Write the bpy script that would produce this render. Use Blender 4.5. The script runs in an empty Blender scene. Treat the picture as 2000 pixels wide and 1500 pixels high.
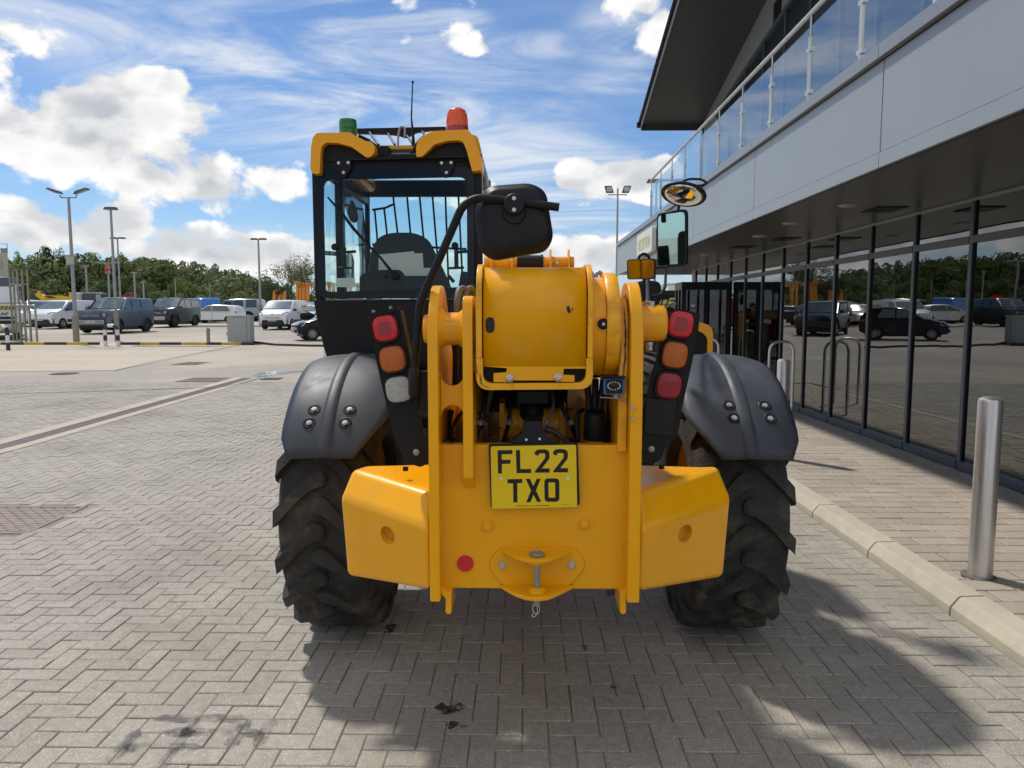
import bpy, bmesh, math, random
from mathutils import Vector, Matrix
from math import sin, cos, pi, atan, tan, sqrt, exp, radians as R
random.seed(7)
V = Vector
SC = bpy.context.scene
COL = SC.collection
# ------------------------------------------------------------------ camera
EYE = 1.62
FPX = 1440.0
PITCH = atan(138 / FPX)
YAW = atan(22 / FPX)
CM = Matrix.Rotation(YAW, 3, 'Z') @ Matrix.Rotation(pi / 2 - PITCH, 3, 'X')
cam_data = bpy.data.cameras.new('camera')
cam_data.sensor_width = 36
cam_data.lens = 36 * FPX / 2000
cam_data.clip_start = 0.05
cam_data.clip_end = 3000
cam = bpy.data.objects.new('camera', cam_data)
cam.location = (0, 0, EYE)
cam.rotation_euler = CM.to_euler()
COL.objects.link(cam)
SC.camera = cam
SC.cycles.max_bounces = 7
SC.cycles.diffuse_bounces = 2
SC.cycles.glossy_bounces = 3
SC.cycles.transparent_max_bounces = 12
SC.cycles.caustics_reflective = False
SC.cycles.caustics_refractive = False
# ------------------------------------------------------------------ light direction
SUN = V((-0.46, 0.54, 1.0)).normalized()
sun_data = bpy.data.lights.new('sun', 'SUN')
sun_data.energy = 3.5
sun_data.angle = R(3.6)
sun_data.color = (1.0, 0.94, 0.85)
sun = bpy.data.objects.new('sun', sun_data)
sun.rotation_euler = SUN.to_track_quat('Z', 'Y').to_euler()
sun.location = (0, 0, 30)
COL.objects.link(sun)
SC.view_settings.view_transform = 'Standard'
SC.view_settings.look = 'None'
SC.view_settings.gamma = 1
SC.view_settings.exposure = 0.0
SC.view_settings.use_curve_mapping = False


def direction(px, py):
    return (CM @ V(((px - 1000) / FPX, -(py - 750) / FPX, -1))).normalized()


# ------------------------------------------------------------------ node helper
class NT:
    def __init__(s, tree):
        s.t = tree
        s.t.nodes.clear()

    def n(s, kind, **kw):
        nd = s.t.nodes.new(kind)
        for k, v in kw.items():
            setattr(nd, k, v)
        return nd

    def put(s, sock, v):
        if v is None:
            return
        if isinstance(v, bpy.types.NodeSocket):
            s.t.links.new(v, sock)
        else:
            sock.default_value = v

    def m(s, op, a=None, b=None, c=None, clamp=False):
        nd = s.n('ShaderNodeMath', operation=op)
        nd.use_clamp = clamp
        for i, v in enumerate((a, b, c)):
            s.put(nd.inputs[i], v)
        return nd.outputs[0]

    def vm(s, op, a=None, b=None):
        nd = s.n('ShaderNodeVectorMath', operation=op)
        s.put(nd.inputs[0], a)
        s.put(nd.inputs[1], b)
        return nd.outputs[0]

    def mix(s, f, a, b, mode='MIX'):
        nd = s.n('ShaderNodeMix', data_type='RGBA', blend_type=mode)
        s.put(nd.inputs[0], f)
        s.put(nd.inputs[6], a)
        s.put(nd.inputs[7], b)
        return nd.outputs[2]

    def ramp(s, f, lo, hi, a=0.0, b=1.0, smooth=True):
        nd = s.n('ShaderNodeMapRange', interpolation_type='SMOOTHSTEP' if smooth else 'LINEAR')
        s.put(nd.inputs[0], f)
        nd.inputs[1].default_value = lo
        nd.inputs[2].default_value = hi
        nd.inputs[3].default_value = a
        nd.inputs[4].default_value = b
        return nd.outputs[0]

    def noise(s, vec, scale, detail=4, rough=0.5, dist=0.0):
        nd = s.n('ShaderNodeTexNoise')
        s.put(nd.inputs['Vector'], vec)
        nd.inputs['Scale'].default_value = scale
        nd.inputs['Detail'].default_value = detail
        nd.inputs['Roughness'].default_value = rough
        nd.inputs['Distortion'].default_value = dist
        return nd.outputs[0]


# ------------------------------------------------------------------ sky
world = bpy.data.worlds.new('World')
SC.world = world
world.use_nodes = True
W = NT(world.node_tree)
sky = W.n('ShaderNodeTexSky', sky_type='NISHITA')
sky.sun_disc = False
sky.sun_elevation = math.asin(SUN.z)
sky.sun_rotation = math.atan2(SUN.x, SUN.y)
sky.air_density = 1.0
sky.dust_density = 0.3
sky.ozone_density = 2.0
geo = W.n('ShaderNodeTexCoord').outputs['Generated']
sep = W.n('ShaderNodeSeparateXYZ')
W.put(sep.inputs[0], geo)
dx, dy, dz = sep.outputs
az = W.m('ARCTAN2', dx, dy)
el = W.m('ARCSINE', dz)


def azel(px, py):
    d = direction(px, py)
    return math.atan2(d.x, d.y), math.asin(d.z)


# where the heaps of cloud stand: (picture x, y, half width, half height, weight)
HEAPS = [(230, 240, 190, 125, 1.0), (90, 285, 150, 95, .85), (330, 175, 70, 50, .8), (320, 330, 190, 85, .85),
         (450, 360, 175, 62, 1.0), (60, 90, 190, 85, .6), (560, 400, 90, 48, .7), (280, 400, 140, 25, .6),
         (60, 440, 125, 62, 1.0), (230, 440, 105, 70, 1.0), (400, 480, 160, 48, 1.0), (560, 500, 110, 42, .9),
         (760, 520, 180, 40, .7), (850, 55, 110, 65, .42), (1180, 345, 130, 50, 1.0),
         (1280, 330, 60, 30, .6), (1160, 500, 160, 38, 1.0), (1260, 40, 90, 60, .5), (1230, 20, 60, 40, .45),
         (1500, 480, 200, 60, .8), (1850, 430, 220, 90, .9), (-240, 300, 220, 150, .9), (-420, 470, 240, 70, .9),
         (-250, 60, 160, 80, .5), (900, 400, 120, 40, .25)]
bl = None
for (px, py, sx, sy, w) in HEAPS:
    a0, e0 = azel(px, py)
    a1, _ = azel(px + sx, py)
    _, e1 = azel(px, py - sy)
    u = W.m('DIVIDE', W.m('SUBTRACT', az, a0), abs(a1 - a0))
    v = W.m('DIVIDE', W.m('SUBTRACT', el, e0), abs(e1 - e0))
    r2 = W.m('ADD', W.m('MULTIPLY', u, u), W.m('MULTIPLY', v, v))
    g = W.m('MULTIPLY', W.m('SUBTRACT', 1.0, W.m('MULTIPLY', r2, 0.55)), w)
    bl = g if bl is None else W.m('MAXIMUM', bl, g)
bl = W.m('MAXIMUM', bl, -0.6)
# heaps on the rest of the dome, made denser behind the camera for fill light
wide = W.noise(geo, 2.3, 3, 0.5)
behind = W.ramp(dy, 0.35, -0.1)
rest = W.m('MULTIPLY', W.ramp(wide, 0.40, 0.56, -0.2, 0.9), behind)
bl = W.m('MAXIMUM', bl, W.m('SUBTRACT', rest, W.m('MULTIPLY', W.m('SUBTRACT', 1.0, behind), 0.8)))


def stretch(vec, kx, ky, kz, off=(0, 0, 0)):
    mp = W.n('ShaderNodeMapping')
    W.put(mp.inputs[0], vec)
    mp.inputs['Scale'].default_value = (kx, ky, kz)
    mp.inputs['Location'].default_value = off
    return mp.outputs[0]


def dens(off):
    v = stretch(geo, 1, 1, 1.5, off)
    n1 = W.noise(v, 7.0, 7, 0.60, 0.25)
    vor = W.n('ShaderNodeTexVoronoi', feature='F1')
    W.put(vor.inputs['Vector'], v)
    vor.inputs['Scale'].default_value = 15.0
    vor.inputs['Detail'].default_value = 1.0
    b = W.m('SUBTRACT', 0.5, vor.outputs['Distance'])
    nn = W.m('ADD', W.m('MULTIPLY', W.m('SUBTRACT', n1, 0.5), 2.9), W.m('MULTIPLY', b, 0.9))
    return nn


n0 = dens((0, 0, 0))
n1 = dens((0.012, -0.012, -0.05))
dn = W.m('ADD', W.m('SUBTRACT', bl, 0.20), W.m('MULTIPLY', n0, 0.95))
cov = W.ramp(dn, -0.06, 0.22)
thick = W.ramp(dn, 0.0, 1.1)
lit = W.ramp(W.m('SUBTRACT', n0, n1), -0.45, 0.40)
e_lo = W.ramp(el, 0.02, 0.5)
bright = W.m('ADD', W.m('MULTIPLY', lit, 0.62), W.m('SUBTRACT', 0.50, W.m('MULTIPLY', thick, 0.42)), None, True)
cloud_col = W.mix(bright, (4.4, 4.8, 5.5, 1), (11.2, 11.1, 10.9, 1))
# thin high streaks
zz = W.m('ADD', W.m('MAXIMUM', dz, 0.0), 0.16)
cx = W.m('DIVIDE', dx, zz)
cy = W.m('DIVIDE', dy, zz)
cmb = W.n('ShaderNodeCombineXYZ')
W.put(cmb.inputs[0], cx)
W.put(cmb.inputs[1], cy)
rot = W.n('ShaderNodeMapping')
W.put(rot.inputs[0], cmb.outputs[0])
rot.inputs['Rotation'].default_value = (0, 0, R(62))
rot.inputs['Scale'].default_value = (0.60, 1.55, 1)
c1 = W.noise(rot.outputs[0], 1.7, 7, 0.64, 1.5)
c2 = W.noise(cmb.outputs[0], 0.55, 3, 0.5, 0.3)
STREAKS = [(640, 170, 420, 150, 1.0), (820, 60, 130, 80, 1.1), (700, 60, 110, 80, 1.0), (800, 210, 330, 90, .9), (1020, 90, 150, 30, .6), (1000, 330, 260, 120, .8),
           (1130, 400, 200, 120, .75), (150, 40, 260, 90, .7), (560, 40, 260, 60, .5), (350, 470, 500, 40, .5),
           (1200, 160, 120, 26, .5), (1240, 60, 120, 80, .7)]
st = None
for (px, py, sx, sy, w) in STREAKS:
    a0, e0 = azel(px, py)
    a1, _ = azel(px + sx, py)
    _, e1 = azel(px, py - sy)
    u = W.m('DIVIDE', W.m('SUBTRACT', az, a0), abs(a1 - a0))
    v = W.m('DIVIDE', W.m('SUBTRACT', el, e0), abs(e1 - e0))
    r2 = W.m('ADD', W.m('MULTIPLY', u, u), W.m('MULTIPLY', v, v))
    g = W.m('MULTIPLY', W.m('SUBTRACT', 1.0, W.m('MULTIPLY', r2, 0.6)), w)
    st = g if st is None else W.m('MAXIMUM', st, g)
st = W.m('MAXIMUM', st, W.m('MULTIPLY', behind, 0.5))
st = W.ramp(st, 0.0, 0.9, 0.0, 1.0)
ci = W.m('MULTIPLY', W.ramp(W.m('ADD', c1, W.m('MULTIPLY', c2, 0.30)), 0.47, 0.90), W.m('ADD', W.m('MULTIPLY', st, 0.90), 0.10))
haze = W.ramp(el, 0.0, 0.16, 0.45, 0.0)
base = W.mix(1.0, sky.outputs[0], (0.74, 0.94, 1.17, 1), 'MULTIPLY')
base = W.mix(haze, base, (6.8, 7.6, 8.8, 1))
c_a = W.mix(ci, base, (9.0, 9.4, 10.0, 1))
c_b = W.mix(cov, c_a, cloud_col)
# far below the horizon: ground colour seen from afar
c_b = W.mix(W.ramp(dz, -0.02, -0.06), c_b, (2.0, 1.9, 1.7, 1))
bg = W.n('ShaderNodeBackground')
W.put(bg.inputs[0], c_b)
bg.inputs[1].default_value = 0.092
world.cycles.sampling_method = 'MANUAL'
world.cycles.sample_map_resolution = 256
wo = W.n('ShaderNodeOutputWorld')
W.t.links.new(bg.outputs[0], wo.inputs[0])


# ------------------------------------------------------------------ ground height, unprojection
def gz(Y):
    return 0.0165 * max(0.0, min(Y, 75) - 9.0)


def at(px, py, Y):
    d = CM @ V(((px - 1000) / FPX, -(py - 750) / FPX, -1))
    t = Y / d.y
    return V((d.x * t, Y, EYE + d.z * t))


def ax(px, Y):
    return at(px, 700, Y).x


def on_ground(px, py, lift=0.0):
    d = CM @ V(((px - 1000) / FPX, -(py - 750) / FPX, -1))
    if d.z > -1e-4:
        d.z = -1e-4
    t = EYE / -d.z
    for _ in range(30):
        t = (EYE - gz(d.y * t)) / -d.z
        t = min(t, 400 / d.y)
    return V((d.x * t, d.y * t, gz(d.y * t) + lift))


# ------------------------------------------------------------------ materials
def mat(name, col, rough=0.5, metal=0.0, var=0.0, vs=6.0, bump=0.0, bs=60.0, coat=0.0, spec=0.5, dirt=None,
        dirt_amt=0.0, dirt_s=3.0, rvar=0.0, island=0.0, objr=0.0, speck=None, trans=0.0, ior=1.45, stretchv=None, world_pos=False, prism=0):
    m = bpy.data.materials.new(name)
    m.use_nodes = True
    t = NT(m.node_tree)
    b = t.n('ShaderNodeBsdfPrincipled')
    o = t.n('ShaderNodeOutputMaterial')
    t.t.links.new(b.outputs[0], o.inputs[0])
    tc = t.n('ShaderNodeNewGeometry').outputs['Position'] if world_pos else t.n('ShaderNodeTexCoord').outputs['Object']
    if stretchv:
        mp = t.n('ShaderNodeMapping')
        t.put(mp.inputs[0], tc)
        mp.inputs['Scale'].default_value = stretchv
        tc = mp.outputs[0]
    c = (*col, 1)
    cs = None
    if var:
        nz = t.noise(tc, vs, 6, 0.6)
        k = t.ramp(nz, 0.3, 0.7, 1 - var, 1 + var, False)
        hs = t.n('ShaderNodeHueSaturation')
        t.put(hs.inputs['Value'], k)
        hs.inputs['Color'].default_value = c
        cs = hs.outputs[0]
    if island or objr:
        hs = t.n('ShaderNodeHueSaturation')
        if island:
            g = t.n('ShaderNodeNewGeometry').outputs['Random Per Island']
        if objr:
            oi = t.n('ShaderNodeObjectInfo').outputs['Random']
        rnd = t.m('FRACT', t.m('ADD', g, oi)) if (island and objr) else (g if island else oi)
        amt = max(island, objr)
        t.put(hs.inputs['Value'], t.ramp(rnd, 0, 1, 1 - amt, 1 + amt, False))
        t.put(hs.inputs['Color'], cs if cs else c)
        cs = hs.outputs[0]
    if speck:
        sc_, amt_, colr = speck
        nz = t.noise(tc, sc_, 2, 0.5)
        cs = t.mix(t.ramp(nz, 1 - amt_, 1 - amt_ + 0.06), cs if cs else c, (*colr, 1))
    if dirt:
        nz = t.noise(tc, dirt_s, 8, 0.65, 0.4)
        f = t.ramp(nz, 0.45, 0.72, 0, dirt_amt)
        cs = t.mix(f, cs if cs else c, (*dirt, 1))
        t.put(b.inputs['Roughness'], t.ramp(nz, 0.4, 0.75, rough, min(1, rough + 0.3)))
    else:
        b.inputs['Roughness'].default_value = rough
    if rvar and not dirt:
        nz = t.noise(tc, 4, 5, 0.6)
        t.put(b.inputs['Roughness'], t.ramp(nz, 0.3, 0.7, max(0, rough - rvar), rough + rvar))
    if cs:
        t.put(b.inputs['Base Color'], cs)
    else:
        b.inputs['Base Color'].default_value = c
    b.inputs['Metallic'].default_value = metal
    b.inputs['Coat Weight'].default_value = coat
    b.inputs['Coat Roughness'].default_value = 0.08
    b.inputs['Specular IOR Level'].default_value = spec
    b.inputs['IOR'].default_value = ior
    b.inputs['Transmission Weight'].default_value = trans
    if bump:
        nz = t.noise(tc, bs, 4, 0.6)
        if prism:
            sp = t.n('ShaderNodeSeparateXYZ')
            t.put(sp.inputs[0], tc)
            a_ = t.m('ADD', sp.outputs[0], sp.outputs[2])
            b_ = t.m('SUBTRACT', sp.outputs[0], sp.outputs[2])
            nz = t.m('MULTIPLY', t.m('SINE', t.m('MULTIPLY', a_, prism)), t.m('SINE', t.m('MULTIPLY', b_, prism)))
        bp = t.n('ShaderNodeBump')
        bp.inputs['Strength'].default_value = bump
        bp.inputs['Distance'].default_value = 0.01
        t.put(bp.inputs['Height'], nz)
        t.put(b.inputs['Normal'], bp.outputs[0])
    return m


def glass_mat(name, tint, refl_ior=1.5, rough=0.0):
    m = bpy.data.materials.new(name)
    m.use_nodes = True
    t = NT(m.node_tree)
    o = t.n('ShaderNodeOutputMaterial')
    tr = t.n('ShaderNodeBsdfTransparent')
    tr.inputs[0].default_value = (*tint, 1)
    gl = t.n('ShaderNodeBsdfGlossy')
    gl.inputs['Roughness'].default_value = rough
    gl.inputs['Color'].default_value = (0.93, 0.95, 0.97, 1)
    fr = t.n('ShaderNodeFresnel')
    bf = t.n('ShaderNodeNewGeometry').outputs['Backfacing']
    t.put(fr.inputs[0], t.ramp(bf, 0, 1, refl_ior, 1 / refl_ior, False))
    mx = t.n('ShaderNodeMixShader')
    # faint waviness of float glass
    tc = t.n('ShaderNodeTexCoord').outputs['Object']
    nz = t.noise(tc, 0.9, 2, 0.5)
    bp = t.n('ShaderNodeBump')
    bp.inputs['Strength'].default_value = 0.10
    bp.inputs['Distance'].default_value = 0.02
    t.put(bp.inputs['Height'], nz)
    t.t.links.new(bp.outputs[0], gl.inputs['Normal'])
    t.t.links.new(fr.outputs[0], mx.inputs[0])
    t.t.links.new(tr.outputs[0], mx.inputs[1])
    t.t.links.new(gl.outputs[0], mx.inputs[2])
    t.t.links.new(mx.outputs[0], o.inputs[0])
    return m


YEL = (0.90, 0.41, 0.001)
M = {}
M['yellow'] = mat('yellow_paint', YEL, 0.24, 0, 0.05, 3, 0.02, 25, 0.22, spec=0.36, dirt=(0.60, 0.26, 0.01), dirt_amt=0.18, dirt_s=2.2)
M['yellow_cast'] = mat('yellow_paint_on_castings', (0.84, 0.37, 0.003), 0.36, 0, 0.08, 8, 0.12, 55, 0.2, dirt=(0.5, 0.22, 0.02), dirt_amt=0.3, dirt_s=6)
M['yellow_worn'] = mat('scuffed_yellow_paint', YEL, 0.36, 0, 0.06, 6, 0.06, 50, 0.2, dirt=(0.16, 0.075, 0.02), dirt_amt=0.40, dirt_s=14)
M['black'] = mat('black_painted_steel', (0.009, 0.009, 0.010), 0.46, 0, 0.2, 6, 0.04, 60, 0.0, spec=0.28, dirt=(0.05, 0.045, 0.04), dirt_amt=0.3, dirt_s=4)
M['black_gloss'] = mat('gloss_black_panel', (0.006, 0.006, 0.008), 0.3, 0, 0.1, 3, 0.015, 10, 0.0, spec=0.3, dirt=(0.03, 0.03, 0.03), dirt_amt=0.10, dirt_s=3)
M['black_plastic'] = mat('black_plastic', (0.012, 0.012, 0.015), 0.42, 0, 0.1, 8, 0.08, 300, 0.0, spec=0.32, dirt=(0.05, 0.05, 0.055), dirt_amt=0.25, dirt_s=5)
M['fender'] = mat('grey_black_fender_plastic', (0.036, 0.042, 0.055), 0.46, 0, 0.10, 5, 0.03, 140, 0.0, dirt=(0.11, 0.115, 0.125), dirt_amt=0.5, dirt_s=2.6)
M['rubber'] = mat('tyre_rubber', (0.028, 0.027, 0.026), 0.74, 0, 0.3, 14, 0.6, 85, 0, dirt=(0.15, 0.13, 0.10), dirt_amt=0.62, dirt_s=6)
M['rim'] = mat('dusty_wheel_rim', (0.42, 0.19, 0.02), 0.5, 0, 0.15, 6, 0.1, 30, dirt=(0.12, 0.08, 0.04), dirt_amt=0.8, dirt_s=5)
M['steel'] = mat('zinc_plated_steel', (0.55, 0.54, 0.50), 0.35, 0.9, 0.12, 30, 0.1, 120)
M['steel_dull'] = mat('dull_galvanised_steel', (0.34, 0.34, 0.32), 0.5, 0.7, 0.15, 20, 0.1, 60)
M['brushed'] = mat('brushed_stainless', (0.66, 0.64, 0.61), 0.34, 0.9, 0.10, 6, 0.03, 40, dirt=(0.30, 0.28, 0.25), dirt_amt=0.5, dirt_s=7, stretchv=(1, 1, 0.12))
M['red_lens'] = mat('red_lamp_lens', (0.62, 0.008, 0.018), 0.10, 0, 0.15, 90, 0.25, 420, 0.5, prism=900)
M['red_dark'] = mat('dark_red_lamp_lens', (0.30, 0.006, 0.014), 0.12, 0, 0.2, 120, 0.3, 420, 0.5, prism=900)
M['amber_lens'] = mat('amber_lamp_lens', (0.52, 0.12, 0.006), 0.12, 0, 0.2, 110, 0.35, 420, 0.4, prism=900)
M['clear_lens'] = mat('clear_lamp_lens', (0.55, 0.55, 0.53), 0.12, 0.0, 0.25, 150, 0.5, 420, 0.4, prism=900)
M['reflector'] = mat('red_reflector', (0.62, 0.008, 0.02), 0.25, 0, 0.08, 60, 0.25, 500, 0.3)
M['green_lens'] = mat('green_beacon_plastic', (0.012, 0.17, 0.03), 0.2, 0, 0.1, 5, 0.05, 30, 0.4)
M['orange_lens'] = mat('orange_red_beacon_plastic', (0.84, 0.115, 0.02), 0.18, 0, 0.1, 20, 0.1, 80, 0.4)
M['plate_yellow'] = mat('number_plate_yellow', (0.80, 0.56, 0.004), 0.25, 0, 0.03, 5, 0.0, 10, 0.3)
M['plate_black'] = mat('number_plate_black', (0.010, 0.010, 0.012), 0.25, 0)
M['plate_white'] = mat('number_plate_white', (0.72, 0.72, 0.70), 0.35)
M['mirror'] = mat('mirror_silvering', (0.86, 0.86, 0.84), 0.02, 1.0)
M['fabric'] = mat('dark_grey_seat_fabric', (0.06, 0.064, 0.07), 0.85, 0, 0.1, 30, 0.3, 200)
M['paper'] = mat('white_paper', (0.62, 0.62, 0.58), 0.7, 0, 0.08, 4)
M['cab_glass'] = glass_mat('tinted_cab_glass', (0.86, 0.97, 0.97), 1.30)
M['hose'] = mat('grey_hydraulic_hose', (0.16, 0.16, 0.155), 0.55, 0, 0.1, 20, 0.1, 100)
M['hose_black'] = mat('black_hydraulic_hose', (0.014, 0.014, 0.015), 0.45, 0, 0.15, 20, 0.1, 100, dirt=(0.06, 0.05, 0.04), dirt_amt=0.4, dirt_s=8)
M['dust'] = mat('dusty_chassis_paint', (0.50, 0.31, 0.14), 0.6, 0, 0.15, 8, 0.1, 40, dirt=(0.14, 0.09, 0.05), dirt_amt=0.7, dirt_s=6)
M['blue_trim'] = mat('blue_plastic_trim', (0.02, 0.12, 0.28), 0.3)
M['led'] = mat('led_lens_white', (0.75, 0.75, 0.62), 0.2)
# ground
PAVE = (0.362, 0.332, 0.284)
M['paver'] = mat('grey_concrete_block', PAVE, 0.82, 0, 0.16, 26.0, 0.5, 240, island=0.07, objr=0.07,
                 speck=(150, 0.385, (0.70, 0.66, 0.55)), dirt=(0.23, 0.21, 0.175), dirt_amt=0.55, dirt_s=0.75, world_pos=True)
M['joint'] = mat('joint_sand', (0.215, 0.19, 0.155), 0.95, 0, 0.3, 4, 0.5, 200, dirt=(0.42, 0.38, 0.29), dirt_amt=1.0, dirt_s=0.55, world_pos=True)
M['slab'] = mat('buff_concrete_slab', (0.385, 0.335, 0.27), 0.8, 0, 0.10, 20, 0.35, 220, island=0.10, objr=0.10,
                speck=(160, 0.37, (0.60, 0.53, 0.42)), dirt=(0.26, 0.235, 0.20), dirt_amt=0.5, dirt_s=1.1, world_pos=True)
M['slab_joint'] = mat('dark_pavement_joint', (0.10, 0.088, 0.072), 0.95, 0, 0.3, 4)
M['kerb'] = mat('pale_kerb_concrete', (0.47, 0.435, 0.335), 0.75, 0, 0.10, 5, 0.2, 160, island=0.03, dirt=(0.33, 0.31, 0.25), dirt_amt=0.5, dirt_s=2.5)
M['apron'] = mat('buff_concrete_apron', (0.47, 0.41, 0.32), 0.85, 0, 0.10, 0.35, 0.1, 30, dirt=(0.30, 0.27, 0.23), dirt_amt=0.5, dirt_s=0.35, stretchv=(0.25, 1, 1))
M['grate'] = mat('rusty_grey_drain_grate', (0.17, 0.145, 0.135), 0.6, 0.3, 0.2, 9, 0.2, 60)
M['cover'] = mat('brown_manhole_cover', (0.27, 0.215, 0.19), 0.65, 0.1, 0.2, 7, 0.6, 45)
M['water'] = mat('shallow_puddle_water', (0.16, 0.15, 0.135), 0.22, 0, 0.1, 2, 0.3, 25, 0.0)
M['oil'] = mat('dark_oil_stain', (0.05, 0.042, 0.036), 0.45, 0, 0.3, 20)


def stain_mat(name, col, lo, hi, scale):
    m = bpy.data.materials.new(name)
    m.use_nodes = True
    t = NT(m.node_tree)
    b = t.n('ShaderNodeBsdfPrincipled')
    b.inputs['Base Color'].default_value = (*col, 1)
    b.inputs['Roughness'].default_value = 0.5
    nz = t.noise(t.n('ShaderNodeTexCoord').outputs['Object'], scale, 6, 0.7, 0.5)
    t.put(b.inputs['Alpha'], t.ramp(nz, lo, hi))
    o = t.n('ShaderNodeOutputMaterial')
    t.t.links.new(b.outputs[0], o.inputs[0])
    return m


M['oil'] = stain_mat('dark_oil_film', (0.035, 0.03, 0.026), 0.36, 0.56, 22)
M['damp'] = stain_mat('dark_damp_film', (0.07, 0.062, 0.055), 0.36, 0.75, 9)
M['white_line'] = mat('worn_white_marking', (0.60, 0.59, 0.54), 0.7, 0, 0.15, 3)


def paved_material():
    """blocks too far away to tell apart: a running bond with soft patches"""
    m = bpy.data.materials.new('distant_block_paving')
    m.use_nodes = True
    t = NT(m.node_tree)
    b = t.n('ShaderNodeBsdfPrincipled')
    o = t.n('ShaderNodeOutputMaterial')
    t.t.links.new(b.outputs[0], o.inputs[0])
    tc = t.n('ShaderNodeTexCoord').outputs['Object']
    br = t.n('ShaderNodeTexBrick')
    t.put(br.inputs['Vector'], tc)
    br.inputs['Scale'].default_value = 1.0
    br.inputs['Brick Width'].default_value = 0.2
    br.inputs['Row Height'].default_value = 0.1
    br.inputs['Mortar Size'].default_value = 0.006
    br.inputs['Color1'].default_value = (0.36, 0.325, 0.27, 1)
    br.inputs['Color2'].default_value = (0.30, 0.275, 0.235, 1)
    br.inputs['Mortar'].default_value = (0.15, 0.13, 0.10, 1)
    nz = t.noise(tc, 0.11, 6, 0.6, 0.5)
    warm = t.mix(t.ramp(nz, 0.42, 0.60, 0, 0.8), br.outputs[0], (0.45, 0.38, 0.285, 1))
    n2 = t.noise(tc, 0.5, 8, 0.7, 0.6)
    c = t.mix(t.ramp(n2, 0.5, 0.75, 0, 0.35), warm, (0.20, 0.185, 0.165, 1))
    t.put(b.inputs['Base Color'], c)
    b.inputs['Roughness'].default_value = 0.8
    return m


M['paved'] = paved_material()
# building
M['cladding'] = mat('blue_grey_metal_cladding', (0.315, 0.350, 0.372), 0.42, 0.25, 0.035, 1.0, 0.015, 6, 0.05)
M['cladding2'] = mat('grey_metal_coping', (0.26, 0.285, 0.30), 0.40, 0.3, 0.05, 1.5, 0.015, 6, 0.05)
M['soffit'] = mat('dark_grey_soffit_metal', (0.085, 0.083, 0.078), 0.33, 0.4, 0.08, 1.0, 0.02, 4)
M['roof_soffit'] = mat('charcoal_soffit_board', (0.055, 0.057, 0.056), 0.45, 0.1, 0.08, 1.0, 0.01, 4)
M['frame'] = mat('anthracite_window_frame', (0.085, 0.097, 0.112), 0.38, 0.2, 0.05, 4)
M['frame_black'] = mat('black_window_gasket', (0.006, 0.006, 0.008), 0.35)
M['win_glass'] = glass_mat('showroom_glass', (0.20, 0.20, 0.185), 2.5)
M['rail_glass'] = glass_mat('balustrade_glass', (0.84, 0.90, 0.92), 1.9)
M['side_glass'] = glass_mat('cab_side_glass', (0.88, 0.96, 0.96), 1.15)
M['interior'] = mat('showroom_interior_wall', (0.20, 0.18, 0.15), 0.8, 0, 0.1, 1)
M['interior_floor'] = mat('showroom_floor_tile', (0.17, 0.155, 0.135), 0.35, 0, 0.1, 3)
M['pale'] = mat('pale_grey_render', (0.42, 0.42, 0.40), 0.7, 0, 0.05, 2)
M['sign_white'] = mat('white_sign_board', (0.68, 0.69, 0.66), 0.4)
M['sign_yellow'] = mat('yellow_lettering', (0.70, 0.60, 0.20), 0.5)
M['sign_black'] = mat('black_lettering', (0.02, 0.02, 0.02), 0.5)
M['orange_red'] = mat('orange_red_plastic', (0.62, 0.10, 0.03), 0.4)
M['red'] = mat('dark_red_paint', (0.30, 0.02, 0.02), 0.3, coat=0.4)
# yard
M['galv'] = mat('galvanised_post', (0.33, 0.335, 0.325), 0.5, 0.5, 0.1, 5)
M['olive_post'] = mat('olive_grey_post', (0.25, 0.25, 0.19), 0.6, 0.1, 0.1, 3)
M['lamp_head'] = mat('grey_lamp_head', (0.10, 0.10, 0.10), 0.5, 0.2)
M['lamp_lens'] = mat('lamp_lens', (0.45, 0.45, 0.40), 0.2)
M['cabinet'] = mat('grey_electric_cabinet', (0.34, 0.37, 0.375), 0.5, 0, 0.05, 2)
M['kerb_black'] = mat('black_kerb_paint', (0.035, 0.035, 0.038), 0.6, 0, 0.3, 4)
M['kerb_yellow'] = mat('yellow_kerb_paint', (0.50, 0.33, 0.03), 0.6, 0, 0.15, 4)
M['white_paint'] = mat('white_vehicle_paint', (0.74, 0.75, 0.77), 0.25, 0, 0.02, 2, coat=0.6)
M['silver'] = mat('silver_vehicle_paint', (0.42, 0.42, 0.42), 0.3, 0.6, 0.02, 2, coat=0.6)
M['blue_grey'] = mat('slate_blue_vehicle_paint', (0.055, 0.085, 0.125), 0.25, 0.3, 0.05, 2, coat=0.8)
M['car_black'] = mat('black_vehicle_paint', (0.010, 0.011, 0.014), 0.2, 0.2, 0.05, 2, coat=0.9)
M['car_blue'] = mat('bright_blue_vehicle_paint', (0.02, 0.16, 0.52), 0.3, 0, 0.02, 2, coat=0.6)
M['trim'] = mat('dark_bumper_plastic', (0.028, 0.028, 0.030), 0.6)
M['car_glass'] = mat('vehicle_glass', (0.03, 0.045, 0.045), 0.05, 0, 0.2, 1.2, spec=0.9, coat=1.0)
M['screen'] = mat('windscreen_glass', (0.16, 0.19, 0.18), 0.06, 0.25, 0.5, 1.6, spec=0.9, coat=1.0)
M['alloy'] = mat('alloy_wheel', (0.40, 0.40, 0.40), 0.35, 0.7)
M['wheel_dark'] = mat('dark_wheel', (0.05, 0.05, 0.05), 0.4, 0.4)
M['tyre'] = mat('car_tyre', (0.015, 0.015, 0.016), 0.7)
M['headlamp'] = mat('headlamp_lens', (0.35, 0.37, 0.38), 0.08, 0.5, 0.3, 30, coat=1)
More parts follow.
